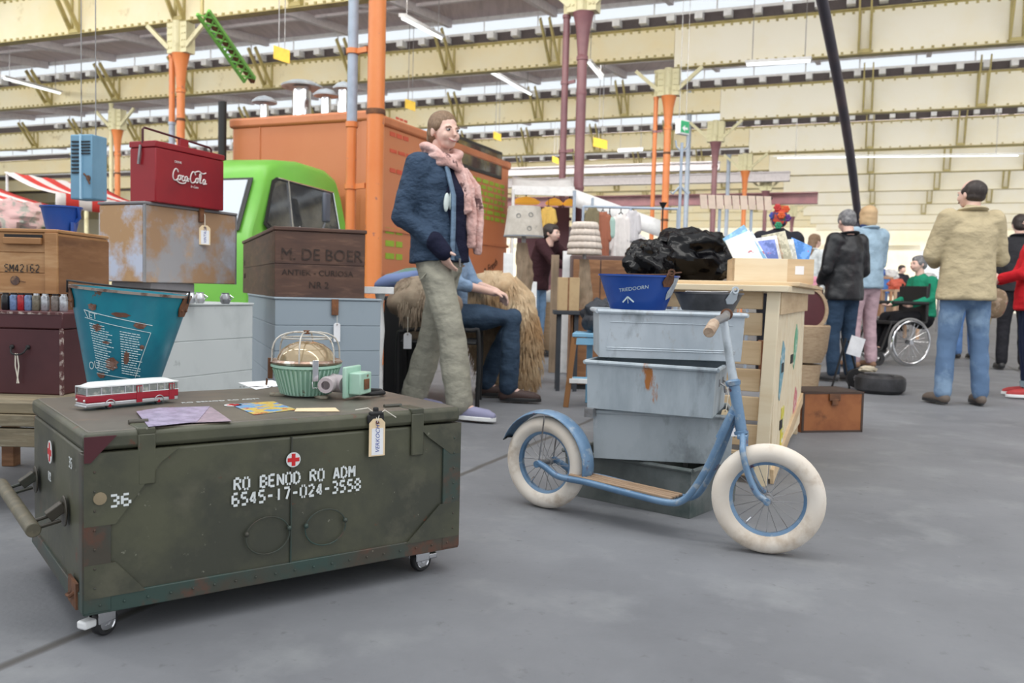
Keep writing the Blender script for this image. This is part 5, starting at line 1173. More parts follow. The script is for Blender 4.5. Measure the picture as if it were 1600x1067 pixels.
for x in (Lt*.7,):
    for y in (.1, Wt-.3):
        mb = MB(); mb.T = TR(x, y, .36, rx=rad(-90)); mb.lathe([(.0, 0), (.2, 0), (.22, .02), (.36, 0), (.36, .2), (0, .2)], 28); mb.build('wheel', M_rubber, tk)
# cab: local x runs along EH so the cab is at negative x; right side plane at y = CY
M_gr = mat('cab_green', (.15, .45, .06), .3, 0, [((.19, .52, .075), 1.0, .3, .6)])
CY = .16; CWd = 1.45
def cabprof(y):    # outline x,z  seen from the side, front (negative x) to rear
    return [(-1.92, .45), (-1.96, .95), (-1.90, 1.22), (-1.62, 1.80), (-1.50, 1.95), (-1.30, 2.03), (-.9, 2.07), (-.45, 2.05), (-.26, 1.97), (-.20, 1.80), (-.10, 1.22), (-.08, .45)]
def cabring(y, ins): 
    c_ = V((-1.0, y, 1.3)); out = []
    for x, z in cabprof(y): out.append(V((x+(ins*.6 if x < -1 else -ins*.6), y, z-(ins if z > 1.6 else 0))))
    return out
ys = [(CY-.0, .07), (CY+.035, .022), (CY+.10, 0), (CY+CWd*.5, -.015), (CY+CWd-.1, 0), (CY+CWd-.035, .022), (CY+CWd, .07)]
# side tilt: greenhouse leans inward above the belt line
def lean(p):
    t_ = max(0, p.z-1.28)*.13; mid = CY+CWd/2
    p = p.copy(); p.y += t_ if p.y < mid-.2 else (-t_ if p.y > mid+.2 else 0); return p
mb = MB(); vs = [lean(p) for y, i_ in ys for p in cabring(y, i_)]; n = 12
mb.add(vs, [(k*n+i, k*n+(i+1) % n, (k+1)*n+(i+1) % n, (k+1)*n+i) for k in range(6) for i in range(n)]+[tuple(range(n))[::-1], tuple(6*n+i for i in range(n))])
cab = mb.build('cab', M_gr, tk, .02)
def sidey(z): return lean(V((0, CY, z))).y
def sw(pts, off, m, nm, par, th=.012):
    mb = MB(); mb.add([V((x, sidey(z)-off, z)) for x, z in pts]+[V((x, sidey(z)-off+th, z)) for x, z in pts], [tuple(range(len(pts))), tuple(range(len(pts), 2*len(pts)))[::-1]]+[(i, len(pts)+i, len(pts)+(i+1) % len(pts), (i+1) % len(pts)) for i in range(len(pts))])
    return mb.build(nm, m, par, smooth=False)
win = [(-1.66, 1.34), (-1.60, 1.29), (-.36, 1.29), (-.33, 1.32), (-.40, 1.80), (-1.38, 1.84), (-1.46, 1.80)]
fr = sw(win, .010, M_seal, 'side_window_frame', tk)
c_ = V((-.98, 1.55)) if False else (-.98, 1.56)
inn = [(c_[0]+(x-c_[0])*.94, c_[1]+(z-c_[1])*.88) for x, z in win]
M_cabg = mat('cab_glass', (.035, .04, .045), .06, 0, [((.12, .12, .11), 1.4, .45, .65)], coat=.5)
sw(inn, .016, M_cabg, 'pane', fr)
mb = MB(); mb.bar((-1.22, sidey(1.3)-.02, 1.30), (-1.22, sidey(1.82)-.02, 1.82), .02, .015, (0, 1, 0)); mb.build('window_divider', M_chrome, fr)
mb = MB(); mb.tube([(x, sidey(z)-.018, z) for x, z in [(-1.38, 1.83), (-.41, 1.79), (-.345, 1.32)]], .009, 6); mb.build('chrome_strip', M_chrome, fr)
# windshield pane on the sloping front
mb = MB(); a_, b_ = V((-1.905, 0, 1.26)), V((-1.64, 0, 1.80)); nrm = V((-(b_-a_).z, 0, (b_-a_).x)).normalized(); yl, yh = CY+.10, CY+CWd-.10
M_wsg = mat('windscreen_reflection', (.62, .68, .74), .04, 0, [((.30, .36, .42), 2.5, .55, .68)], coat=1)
def qd(off, e, m, nm, par, th=.01):
    mb = MB(); A = a_.lerp(b_, e); B = a_.lerp(b_, 1-e)
    pts = [V((A.x, yl+e, A.z)), V((A.x, yh-e, A.z)), V((B.x, yh-e-.05, B.z)), V((B.x, yl+e+.05, B.z))]
    mb.add([p+nrm*off for p in pts]+[p+nrm*(off-th) for p in pts], [(0, 1, 2, 3), (7, 6, 5, 4), (0, 4, 5, 1), (1, 5, 6, 2), (2, 6, 7, 3), (3, 7, 4, 0)]); return mb.build(nm, m, par, smooth=False)
wf = qd(.012, 0, M_seal, 'windscreen_frame', tk); qd(.02, .05, M_wsg, 'windscreen_glass', wf)
mb = MB(); mb.tube([V((-1.96, CY+.3, 1.3)), V((-1.86, CY+.55, 1.48)), V((-1.84, CY+.8, 1.5))], .012, 6); mb.build('wiper', M_galv, wf)
mb = MB(); mb.bb((-.92, CY-.20, 1.42), (-.80, CY-.15, 1.74)); mr_ = mb.build('wing_mirror', mat('mirror_back', (.10, .115, .15), .4), tk, .03)
mb = MB(); mb.tube([(-.86, CY-.17, 1.44), (-.86, CY-.12, 1.32), (-.86, CY+.0, 1.28)], .012, 6); mb.build('mirror_arm', M_chrome, mr_)
for y in (CY+.02, CY+CWd-.22):
    mb = MB(); mb.T = TR(-1.1, y, .34, rx=rad(-90)); mb.lathe([(.0, 0), (.2, 0), (.22, .02), (.34, 0), (.34, .2), (0, .2)], 28); mb.build('wheel', M_rubber, tk)
# ------------------------------------------------------------ red and white striped market awnings
def stripe_mat():
    m = bpy.data.materials.new('striped_canvas'); m.use_nodes = True; nt = m.node_tree; N = nt.nodes; L = nt.links; b = N['Principled BSDF']; b.inputs['Roughness'].default_value = .8
    tc = N.new('ShaderNodeTexCoord'); s = N.new('ShaderNodeSeparateXYZ'); L.new(tc.outputs['Object'], s.inputs[0])
    a = N.new('ShaderNodeMath'); a.operation = 'MULTIPLY'; a.inputs[1].default_value = 1/.52; L.new(s.outputs['X'], a.inputs[0])
    f = N.new('ShaderNodeMath'); f.operation = 'FRACT'; L.new(a.outputs[0], f.inputs[0])
    g = N.new('ShaderNodeMath'); g.operation = 'GREATER_THAN'; g.inputs[1].default_value = .5; L.new(f.outputs[0], g.inputs[0])
    x = N.new('ShaderNodeMix'); x.data_type = 'RGBA'; x.inputs[6].default_value = (.85, .83, .82, 1); x.inputs[7].default_value = (.72, .06, .05, 1); L.new(g.outputs[0], x.inputs[0]); L.new(x.outputs[2], b.inputs['Base Color'])
    return m
M_str = stripe_mat()
def awning(lab, px, py_top, py_bot, y, L_, rz, dpth=1.1, legs=True):
    top = dp(px, py_top, y); zt = top.z; zb = dp(px, py_bot, y).z
    t = thing('market_awning', lab, 'awning', V((top.x, y, 0)), rz, 'striped market stall awnings')
    mb = MB(); mb.grid(20, 6, lambda u, v: V((-u*L_, -dpth+v*dpth, zb+(zt-zb)*v-.05*math.sin(math.pi*v)-.01*math.sin(u*40)))); mb.build('canvas_roof', M_str, t, mods=[('SOLIDIFY', dict(thickness=.01))])
    mb = MB(); mb.grid(20, 2, lambda u, v: V((-u*L_, -dpth-.01, zb-.22*v))); mb.build('canvas_valance', M_str, t, mods=[('SOLIDIFY', dict(thickness=.01))])
    for x in (-.05, -L_+.05):
        for yy in (-dpth+.03, 0): mb = MB(); mb.cyl((x, yy, 0), (x, yy, zb if yy < -.5 else zt), .02, n=8); mb.build('pole', M_white, t)
    mb = MB(); mb.bb((-L_, -dpth+.1, .75), (0, -.1, .8)); mb.build('stall_table', M_crated, t, smooth=False)
    return t
awning('large red and white striped awning at far left behind the crates', -60, 268, 328, 13.5, 3.4, rad(72), 2.0)
awning('smaller red and white striped awning right of the blue bucket', 160, 292, 322, 15.5, 2.0, rad(72), 1.0)
q = dp(20, 345, 9.6); lump('flower_bunch', 'pale pink bunch of flowers under the striped awning', 'flowers', V((q.x, 9.6, q.z+.0)), (.42, .3, .22), mat('pale_pink_blooms', (.65, .42, .40), .8, 0, [((.35, .35, .3), 9, .5, .6)]), 7, .35)
t = thing('flower_stand', 'dark table below the pale pink flowers', 'table', V((q.x, 9.6, 0))); mb = MB(); mb.bb((-.9, -.3, .5), (.5, .5, q.z-.17)); mb.build('table_top', plain('grey_cloth', (.25, .24, .23), .8), t, .01)
mb = MB(); mb.bb((-.8, -.2, 0), (-.7, .4, .5)); mb.bb((.3, -.2, 0), (.4, .4, .5)); mb.build('trestle', M_crated, t)
# ------------------------------------------------------------ people
M_skin = mat('skin', (.72, .46, .37), .5, 0, [((.77, .53, .45), 12, .4, .6)])
M_lip = plain('lips', (.50, .16, .15), .4); M_eye = plain('eye_white', (.50, .46, .44), .4); M_iris = plain('iris', (.04, .05, .06), .2)
def cloth(name, c, c2=None, sc_=5, bump=.5):
    return mat(name, c, .85, 0, [(c2 or tuple(k*.75 for k in c), sc_, .42, .66)], bump=(bump, 9, .045), spec=.2, stretch=(1, 1, 1.6))
TEXF = bpy.data.textures.new('folds', 'CLOUDS'); TEXF.noise_scale = .09; TEXF.noise_depth = 1
def soft(vox, disp=.0, it=4):
    r = [('REMESH', dict(mode='VOXEL', voxel_size=vox, use_smooth_shade=True)), ('SMOOTH', dict(factor=.5, iterations=it))]
    if disp: r.append(('DISPLACE', dict(texture=TEXF, strength=disp, mid_level=.5, texture_coords='LOCAL')))
    return r
def limb(mb, pts, rs, n=14, hem=False):
    pts = [V(p) for p in pts]
    mb.tube(pts, rs, n)
    for q_, (p, r) in enumerate(zip(pts, rs)):
        if hem and q_ == 0: continue
        rr_ = r if isinstance(r, (tuple, list)) else (r, r)
        mb.sph(p, (rr_[0]*.98, rr_[1]*.98, min(rr_)*.98), n=12, m=8)
def hand(mb, w_, d, nrm, side, curl=.35, s=1., spread=.2):
    """wrist point, pointing direction, palm normal (palm faces nrm), side = +1/-1 thumb side"""
    d = V(d).normalized(); nrm = V(nrm); nrm = (nrm-d*nrm.dot(d)).normalized(); x = d.cross(nrm).normalized()*side
    w_ = V(w_); pc = w_+d*.045*s
    R_ = Matrix((x, nrm, d)).transposed().to_4x4()
    mb.sph(pc, (.040*s, .015*s, .052*s), R_, 14, 10); mb.tube([w_-d*.02*s, w_+d*.03*s], [.024*s, .026*s], 10)
    for k, (ox, L_, r) in enumerate(((.028, .068, .0085), (.010, .078, .009), (-.009, .073, .0085), (-.027, .058, .0075))):
        p = w_+d*(.086*s-abs(k-1)*.004)+x*ox*s; c = curl+.06*k; pts = [p-d*.02*s, p]; dd = (d+x*ox*spread*8).normalized()
        for j, f in enumerate((.45, .32, .23)):
            dd = (dd*math.cos(c)+nrm*math.sin(c)).normalized(); p = p+dd*L_*f*s; pts.append(p.copy()); c = c*1.15
        mb.tube(pts, [r*s*1.05, r*s*1.05, r*s, r*s*.92, r*s*.75], 8); mb.sph(pts[-1], r*s*.75, n=8, m=6)
    p = w_+d*.022*s+x*.030*s; dd = (d*.6+x*.7+nrm*.35).normalized()
    mb.tube([w_+d*.01*s+x*.012*s, p, p+dd*.03*s, p+dd*.03*s+(dd+nrm*.3+d*.3).normalized()*.026*s], [.013*s, .012*s, .0105*s, .008*s], 8)
def head(mb, M, s=1., face=True):
    old = mb.T; mb.T = M @ Matrix.Scale(s, 4)
    mb.sph((0, .018, .025), (.073, .092, .083)); mb.sph((0, -.028, -.014), (.064, .061, .074)); mb.sph((0, -.040, -.066), (.044, .040, .032))
    for x in (-1, 1):
        mb.sph((x*.032, -.062, -.03), (.026, .026, .026), n=10, m=8); mb.sph((x*.073, .012, -.008), (.009, .018, .030), n=10, m=8); mb.sph((x*.03, -.078, .018), (.022, .012, .008), n=8, m=6)
    mb.tube([(0, -.084, .012), (0, -.100, -.016), (0, -.106, -.024), (0, -.092, -.030)], [.008, .010, .013, .010], 8)
    mb.sph((0, -.080, -.054), (.026, .016, .012), n=10, m=6)
    mb.tube([(0, .025, -.05), (0, .035, -.16)], [.050, .052], 14)
    mb.T = old
def face_bits(par, M, s=1., smile=0, brow=(.25, .16, .1), glasses=False):
    for x in (-1, 1):
        mb = MB(); mb.T = M @ Matrix.Scale(s, 4); mb.sph((x*.030, -.078, .002), (.0125, .009, .0065), n=12, m=8); e = mb.build('eye', M_eye, par)
        mb = MB(); mb.T = M @ Matrix.Scale(s, 4); mb.sph((x*.030+.002, -.0855, .002), (.0065, .003, .0062), n=10, m=6); mb.build('iris', M_iris, e)
        mb = MB(); mb.T = M @ Matrix.Scale(s, 4); mb.tube([(x*.014, -.088, .016), (x*.03, -.090, .021), (x*.047, -.080, .015)], [.002, .003, .0015], 6); mb.build('eyebrow', plain('brow', brow, .8), par)
    mb = MB(); mb.T = M @ Matrix.Scale(s, 4)
    mb.tube([(-.029, -.078, -.050+smile), (-.014, -.094, -.056), (0, -.0975, -.058), (.014, -.094, -.056), (.029, -.078, -.050+smile)], [.002, .0045, .005, .0045, .002], 6); mb.build('mouth', M_lip, par)
    if smile:
        mb = MB(); mb.T = M @ Matrix.Scale(s, 4); mb.tube([(-.019, -.0925, -.0515), (0, -.1005, -.0555), (.019, -.0925, -.0515)], [.002, .0036, .002], 6); mb.build('teeth', M_eye, par)
def person(name, label, loc, rz, J, top, bottom, shoe, hairm, hair='short', vox=.012, scale=1., skin=None, hands=None, hM=None, smile=0, group=None, bald=False, jl=0, sleeve=1., fold=.012, cuffs=None, extra=None, topw=1., face=True, skirt=0):
    skin = skin or M_skin
    g = lambda k: V(J[k])*scale
    b = MB(); HM = hM or TR(*(g('head')), rz=J.get('hrz', 0)) @ Matrix.Rotation(J.get('htilt', 0), 4, 'X')
    head(b, HM, scale)
    pel, wa, chs, nk = g('pelvis'), g('waist'), g('chest'), g('neck')
    limb(b, [pel, wa, chs, nk], [(.14*scale, .10*scale), (.12*scale, .09*scale), (.15*scale, .10*scale), (.055*scale, .05*scale)])
    limb(b, [nk, HM @ V((0, .03, -.07))], [.05*scale, .048*scale])
    for s_ in 'LR':
        sh, el, wr = g('sh'+s_), g('el'+s_), g('wr'+s_); hp, kn, an, to = g('hip'+s_), g('kn'+s_), g('an'+s_), g('to'+s_)
        limb(b, [chs.lerp(sh, .6), sh, el, wr], [.06*scale, .052*scale, .038*scale, .026*scale], 12)
        limb(b, [hp, kn, an], [.075*scale, .052*scale, .038*scale], 12); limb(b, [an, an.lerp(to, .8)-V((0, 0, .01))], [.035*scale, .028*scale], 10)
        if hands and s_ in hands:
            d, nrm, sd, cu = hands[s_]; hand(b, wr, d, nrm, sd, cu, scale*1.0)
        elif hands is not None or True:
            if not (hands and s_ in hands): hand(b, wr, (wr-el), V((0, -1, .1)), 1, .5, scale*.95)
    root = b.build(name, skin, None, mods=soft(max(vox*.75, .0048), 0, 2), fix=False); root.location = loc; root.rotation_euler = (0, 0, rz)
    tag(root, label, 'person', group)
    if face: face_bits(root, HM, scale, smile)
    # upper garment
    c = MB(); w_ = topw*scale; hem = pel.lerp(wa, .0)-V((0, 0, jl))
    limb(c, [hem, pel.lerp(wa, .3), wa.lerp(chs, .5), chs+V((0, 0, .02)), nk-V((0, 0, .05)), nk-V((0, 0, .0))], [(.195*w_, .155*w_), (.182*w_, .145*w_), (.172*w_, .13*w_), (.180*w_, .132*w_), (.13*w_, .09*w_), (.062*w_, .062*w_)], 18, hem=True)
    for s_ in 'LR':
        sh, el, wr = g('sh'+s_), g('el'+s_), g('wr'+s_); e_ = el.lerp(wr, sleeve*.94) if sleeve > 0 else sh.lerp(el, .55)
        limb(c, [chs.lerp(sh, .55)+V((0, 0, .02)), sh, el, e_] if sleeve > 0 else [chs.lerp(sh, .5), sh, e_], [.085*w_, .078*w_, .062*w_, .044*w_] if sleeve > 0 else [.08*w_, .075*w_, .07*w_], 14)
    tp = c.build('jacket' if jl > .04 else 'shirt', top, root, mods=soft(vox, fold), fix=False)
    if jl > .04:
        c = MB(); c.tube([nk+V((.07*math.cos(a)*w_, .072*math.sin(a)*w_+.004, .01+.012*math.sin(a)))  for a in [2*math.pi*q_/16 for q_ in range(16)]], [(.03*w_, .014*w_)]*16, 8, closed=True); c.build('collar', top, root)
    # trousers
    c = MB(); limb(c, [pel+V((0, 0, .10*scale)), pel, pel-V((0, 0, .05*scale))], [(.155*scale, .12*scale), (.172*scale, .135*scale), (.17*scale, .13*scale)], 16)
    for s_ in 'LR':
        hp, kn, an = g('hip'+s_), g('kn'+s_), g('an'+s_); fl = J.get('flare', 1.)
        limb(c, [hp, hp.lerp(kn, .5), kn, kn.lerp(an, .5), an.lerp(kn, .03)], [.098*scale, .088*scale, .070*scale*(1+(fl-1)*.5), .066*scale*fl, .064*scale*fl], 14)
    tr = c.build('trousers', bottom, root, mods=soft(vox, fold), fix=False)
    if cuffs:
        for s_ in 'LR':
            an, kn = g('an'+s_), g('kn'+s_); c = MB(); c.tube([an.lerp(kn, .02), an.lerp(kn, .16)], [.071*scale, .073*scale], 16); c.build('cuff', cuffs, root)
    for s_ in 'LR':
        an, to = g('an'+s_), g('to'+s_); c = MB(); f = (to-an); f.z = 0; f.normalize(); sd = V((-f.y, f.x, 0)); zf = an.z-.075*scale
        he = V((an.x, an.y, zf))-f*.055*scale; tt = he+f*.27*scale
        limb(c, [he+V((0, 0, .035))+f*.02, he+f*.09+V((0, 0, .04)), tt-f*.05+V((0, 0, .028)), tt-f*.02+V((0, 0, .024))], [.038*scale, .040*scale, .036*scale, .026*scale], 12)
        limb(c, [an, he+f*.06+V((0, 0, .05))], [.045*scale, .04*scale], 10)
        sh_ = c.build('shoe', shoe, root, mods=soft(max(vox*.7, .006), 0, 2), fix=False)
        c = MB(); n = 20; R_ = Matrix((f, sd, V((0, 0, 1)))).transposed()
        ol = []
        for k in range(n):
            a = 2*math.pi*k/n; ol.append(he.lerp(tt, .5)+f*math.cos(a)*.142*scale+sd*math.sin(a)*.043*scale*(1+.15*math.cos(a)))
        c.add([V((p.x, p.y, zf-.002)) for p in ol]+[V((p.x, p.y, zf+.022)) for p in ol], [tuple(range(n))[::-1], tuple(range(n, 2*n))]+[(i, (i+1) % n, n+(i+1) % n, n+i) for i in range(n)])
        c.build('sole', J.get('sole', M_rubber), sh_, .004)
    # hair
    if hair:
        c = MB(); c.T = HM @ Matrix.Scale(scale, 4)
        if hair == 'bald':
            c.sph((0, .036, .026), (.084, .087, .082)); c.sph((0, .045, -.02), (.078, .064, .045))
            for x in (-1, 1): c.sph((x*.058, .01, .02), (.022, .05, .035), n=10, m=8)
        elif hair == 'bun':
            c.sph((0, .026, .038), (.082, .092, .082)); c.sph((0, .055, -.01), (.076, .060, .065))
            for x in (-1, 1): c.sph((x*.062, .012, .025), (.019, .05, .035), n=10, m=8)
        else:
            c.sph((0, .030, .036), (.083, .093, .083)); c.sph((0, -.004, .062), (.070, .076, .050)); c.sph((0, .055, -.01), (.077, .062, .065))
            for x in (-1, 1): c.sph((x*.062, .0, .02), (.02, .05, .045), n=10, m=8)
        if hair == 'bun': c.sph((0, .115, -.03), (.035, .035, .038)); limb(c, [V((0, .12, -.03)), V((.01, .14, -.075)), V((.0, .13, -.11))], [.026, .022, .012], 8)
        if hair == 'bob': 
            for x in (-1, 1): c.sph((x*.055, .02, -.04), (.035, .06, .07), n=12, m=8)
            c.sph((0, .07, -.05), (.07, .04, .07))
        if hair == 'long': limb(c, [V((0, .06, 0)), V((0, .085, -.12)), V((0, .09, -.25))], [.07, .065, .05], 10)
        hh_ = c.build('hair', hairm, root, mods=soft(max(vox*.7, .006), .006, 3), fix=False)
    bpy.context.view_layer.update()
    return root, HM
def stand(H=1.75, **kw):
    s = H/1.75
    J = dict(pelvis=(0, 0, .93), waist=(0, .0, 1.08), chest=(0, .01, 1.30), neck=(0, .02, 1.47), head=(0, -.01, 1.605),
      shL=(.17, .02, 1.41), elL=(.22, .05, 1.13), wrL=(.22, -.04, .90), shR=(-.17, .02, 1.41), elR=(-.22, .05, 1.13), wrR=(-.22, -.04, .90),
      hipL=(.085, 0, .90), knL=(.10, -.02, .50), anL=(.11, .02, .09), toL=(.13, -.14, .03), hipR=(-.085, 0, .90), knR=(-.10, -.02, .50), anR=(-.11, .02, .09), toR=(-.13, -.14, .03))
    J.update(kw); return J, s
def at_ground(px, py): q = gp(px, py); return V((q.x, q.y, 0))
def Hfor(px, ytop, y):     # height of a figure whose head top shows at ytop
    return dp(px, ytop, y).z
M_hairb = mat('fair_hair', (.17, .105, .06), .6, 0, [((.28, .18, .11), 30, .45, .6)], stretch=(6, 6, 1))
M_haird = mat('dark_hair', (.03, .022, .02), .6, 0, [((.07, .055, .05), 30, .5, .7)]); M_hairg = mat('grey_hair', (.13, .13, .14), .6, 0, [((.3, .3, .3), 40, .45, .7)])
M_hairw = plain('white_hair', (.62, .58, .54), .7)
# 1. smiling woman
M_hood = cloth('blue_hoodie', (.045, .075, .125), (.032, .054, .092), 6, 1.); M_khaki = cloth('khaki_trousers', (.36, .35, .285), (.30, .29, .24), 4, .45); M_navy = cloth('navy_tee', (.012, .014, .035), None, 5)
M_sneak = plain('lilac_sneaker', (.28, .28, .42), .7)
base = at_ground(682, 650)
wy_ = base.y
Hw_ = Hfor(690, 170, wy_)
J, s = stand(1.75, pelvis=(0, .0, .93), waist=(0, .02, 1.09), chest=(0, .035, 1.31), neck=(0, .02, 1.47), head=(-.01, -.02, 1.62), hrz=rad(-26), htilt=rad(3),
  shR=(-.155, .06, 1.41), elR=(-.215, .125, 1.13), wrR=(-.165, -.10, .955), shL=(.155, .02, 1.41), elL=(.21, .08, 1.13), wrL=(.15, .0, .955),
  hipR=(-.085, 0, .90), knR=(-.09, -.13, .50), anR=(-.09, -.20, .09), toR=(-.09, -.37, .03), hipL=(.085, .0, .90), knL=(.08, .07, .50), anL=(.08, .20, .09), toL=(.08, .05, .03), flare=1.22, sole=M_white)
s = Hw_/1.75
WM, HMw = person('person', 'smiling woman in blue hoodie and pink scarf walking past the truck', base, rad(66), J, M_hood, M_khaki, M_sneak, M_hairb, 'bun', vox=.008, scale=s, smile=.006, fold=.016, jl=.05, topw=1.06,
  hands={'R': ((.35, -.25, -1), (.6, -.2, 0), 1, .3)})
c = MB()          # navy tee front between the open hoodie edges
limb(c, [V((.015, -.068, .885))*s, V((.012, -.072, 1.08))*s, V((.01, -.078, 1.26))*s, V((.005, -.03, 1.42))*s], [(.12*s, .10*s), (.112*s, .085*s), (.115*s, .088*s), (.06*s, .05*s)], 14, hem=True); c.build('tee_shirt', M_navy, WM, mods=soft(.009, .008), fix=False)
c = MB(); limb(c, [V((0, .115, 1.42))*s, V((0, .16, 1.36))*s], [(.12*s, .05*s), (.085*s, .045*s)], 14); limb(c, [V((-.12, .05, 1.445))*s, V((-.06, .12, 1.46))*s, V((.06, .12, 1.46))*s, V((.12, .05, 1.445))*s], [.035*s]*4, 10); c.build('hood', M_hood, WM, mods=soft(.009, .01), fix=False)
for k, (x0, x1) in enumerate(((-.085, -.055),)):
    c = MB(); c.tube([V((-.105, -.135, .895))*s, V((-.098, -.135, 1.08))*s, V((-.092, -.130, 1.25))*s, V((-.075, -.075, 1.41))*s], [(.020*s, .012*s)]*4, 8); c.build('hoodie_edge', cloth('hoodie_inner', (.16, .24, .34)), WM)
c = MB(); p0_ = V((-.132, -.108, 1.21))*s; c.sph(p0_, (.026, .012, .055), Matrix.Rotation(rad(8), 4, 'Y'), 12, 8); c.sph(p0_+V((.034, -.006, .01)), (.009, .008, .05), n=10, m=8); c.build('chest_print', plain('white_print_cloth', (.68, .78, .76), .7), WM)
c = MB(); limb(c, [V((-.176, -.06, .995))*s, V((-.160, -.112, .935))*s], [.056*s, .050*s], 12); c.build('sleeve_cuff', M_navy, WM, mods=soft(.008), fix=False)
M_scarf = mat('pink_scarf', (.66, .40, .36), .9, 0, [((.74, .50, .46), 14, .42, .6), ((.16, .09, .09), 9, .60, .64)], bump=(1., 14, .03), spec=.2)
c = MB()
for k in range(4):
    rr_ = .085+.012*(k % 2); z = 1.435+.026*k
    pts = [V((rr_*math.cos(a), .0+rr_*.95*math.sin(a)-.012*(3-k), z+.02*math.sin(a*2+k)-.035*max(0, -math.sin(a))))*s for a in [2*math.pi*q/14 for q in range(15)]]
    c.tube(pts, [(.034*s, .022*s)]*15, 8)
sca = c.build('scarf', M_scarf, WM, mods=soft(.009, .014, 2), fix=False)
for k, (dx, zend, off) in enumerate(((.025, .97, 0), (.07, .93, .02), (-.005, 1.20, -.012))):
    c = MB(); pts = [V((dx*.6, -.10, 1.40)), V((dx, -.155-off, 1.30)), V((dx+.012, -.178-off, 1.15)), V((dx+.0, -.185-off, (1.15+zend)/2)), V((dx+.012, -.18-off, zend))]
    c.tube([p*s for p in pts], [(.05*s, .02*s), (.045*s, .022*s), (.038*s, .02*s), (.034*s, .018*s), (.030*s, .012*s)], 10, up=(1, 0, 0)); c.build('scarf_tail', M_scarf, sca, mods=soft(.009, .016, 2), fix=False)
c = MB(); c.tube([V((-.11, -.07, 1.0))*s+V((.12, -.09, -.22)), V((.0, -.145, .70))*s], .004, 5)
c = MB(); c.cyl(V((-.07, -.165, .905))*s, V((-.065, -.165, .86))*s, .006); c.build('zip_pull', M_steel, WM)
c = MB(); c.bar(V((-.14, -.11, .92))*s, V((-.19, .02, .78))*s, .012, .004); c.build('pocket_seam', M_khaki, WM)
# 2. seated man behind her
M_jean = cloth('dark_jeans', (.045, .075, .12), (.03, .05, .085), 5, .5)
base = at_ground(708, 622); by = base.y
J, s = stand(1.75, pelvis=(0, .06, .58), waist=(0, .06, .72), chest=(0, .05, .92), neck=(0, .05, 1.06), head=(0, .04, 1.2), shL=(.17, .04, 1.02), elL=(.2, -.06, .80), wrL=(.06, -.26, .745), shR=(-.17, .04, 1.02), elR=(-.22, -.04, .79), wrR=(-.09, -.27, .735),
  hipL=(.09, .0, .56), knL=(.13, -.38, .56), anL=(.12, -.20, .09), toL=(.13, -.36, .03), hipR=(-.09, .0, .56), knR=(-.11, -.41, .56), anR=(-.11, -.40, .09), toR=(-.11, -.56, .03))
SMn, _ = person('person', 'seated man in jeans with clasped hands, mostly hidden behind the woman', base, rad(82), J, cloth('light_blue_shirt', (.25, .36, .52)), M_jean, plain('brown_shoe', (.07, .04, .035), .6), M_haird, 'short', vox=.009, scale=1., sleeve=.35, fold=.014,
  hands={'L': ((-.5, -.75, -.25), (0, 0, -1), 1, .75), 'R': ((.45, -.8, -.2), (0, 0, -1), -1, .75)})
# 3. man in beige jacket seen from behind
M_beige = cloth('beige_jacket', (.50, .42, .27), (.42, .35, .22), 3, .6); M_ljean = mat('light_jeans', (.11, .18, .30), .85, 0, [((.22, .32, .45), 4, .5, .66)], bump=(.5, 7, .03), spec=.2)
base = at_ground(1500, 633); Hm_ = Hfor(1500, 273, base.y)
J, s = stand(1.75, pelvis=(0, 0, .91), elL=(.25, -.05, 1.14), wrL=(.13, -.25, 1.09), elR=(-.26, -.03, 1.13), wrR=(-.12, -.24, 1.06), hrz=rad(22), knL=(.115, -.02, .5), anL=(.14, .0, .09), toL=(.17, -.15, .03), knR=(-.115, 0, .5), anR=(-.14, .02, .09), toR=(-.17, -.13, .03))
person('person', 'balding man in beige jacket and light jeans seen from behind', base, rad(180), J, M_beige, M_ljean, plain('grey_shoe', (.14, .11, .09), .7), M_haird, 'bald', vox=.010, scale=Hm_/1.75, jl=.10, fold=.014, topw=1.13)
# 4. woman in red jacket
base = at_ground(1606, 622); Hm_ = Hfor(1600, 318, base.y)
J, s = stand(1.75, elL=(.2, -.10, 1.12), wrL=(.05, -.28, 1.08), elR=(-.2, -.10, 1.12), wrR=(-.05, -.28, 1.06), sole=M_white, hrz=rad(-10))
RW, _ = person('person', 'white haired woman in red jacket and turned up jeans at right edge', base, rad(-112), J, cloth('red_jacket', (.62, .02, .03), (.5, .012, .02)), cloth('navy_jeans', (.02, .03, .07)), plain('red_trainer', (.45, .04, .04), .6), M_hairw, 'bob', vox=.011, scale=Hm_/1.75, jl=.12, topw=1.05, cuffs=cloth('cuff_blue', (.36, .48, .56)))
q = dp(1562, 470, base.y-.18)
t = thing('shoulder_bag', 'brown patterned shoulder bag hanging between beige and red jackets', 'bag', V((q.x, base.y-.12, q.z-.12)))
M_bagp = mat('patterned_cloth', (.22, .15, .09), .8, 0, [((.38, .28, .20), 16, .48, .56), ((.3, .10, .08), 24, .6, .64)])
c = MB(); c.sph((0, 0, .12), (.10, .05, .10)); c.sph((0, 0, .06), (.08, .05, .08)); c.build('bag_body', M_bagp, t, mods=soft(.012, .02), fix=False)
c = MB(); c.tube([(-.04, 0, .2), (-.02, .02, .45), (.05, .05, .68)], [(.016, .006)]*3, 8); c.tube([(-.06, 0, .05), (-.09, 0, -.15), (-.08, .0, -.32)], [(.05, .02), (.045, .02), (.03, .015)], 8); c.build('strap', plain('tan_strap', (.34, .27, .15), .8), t)
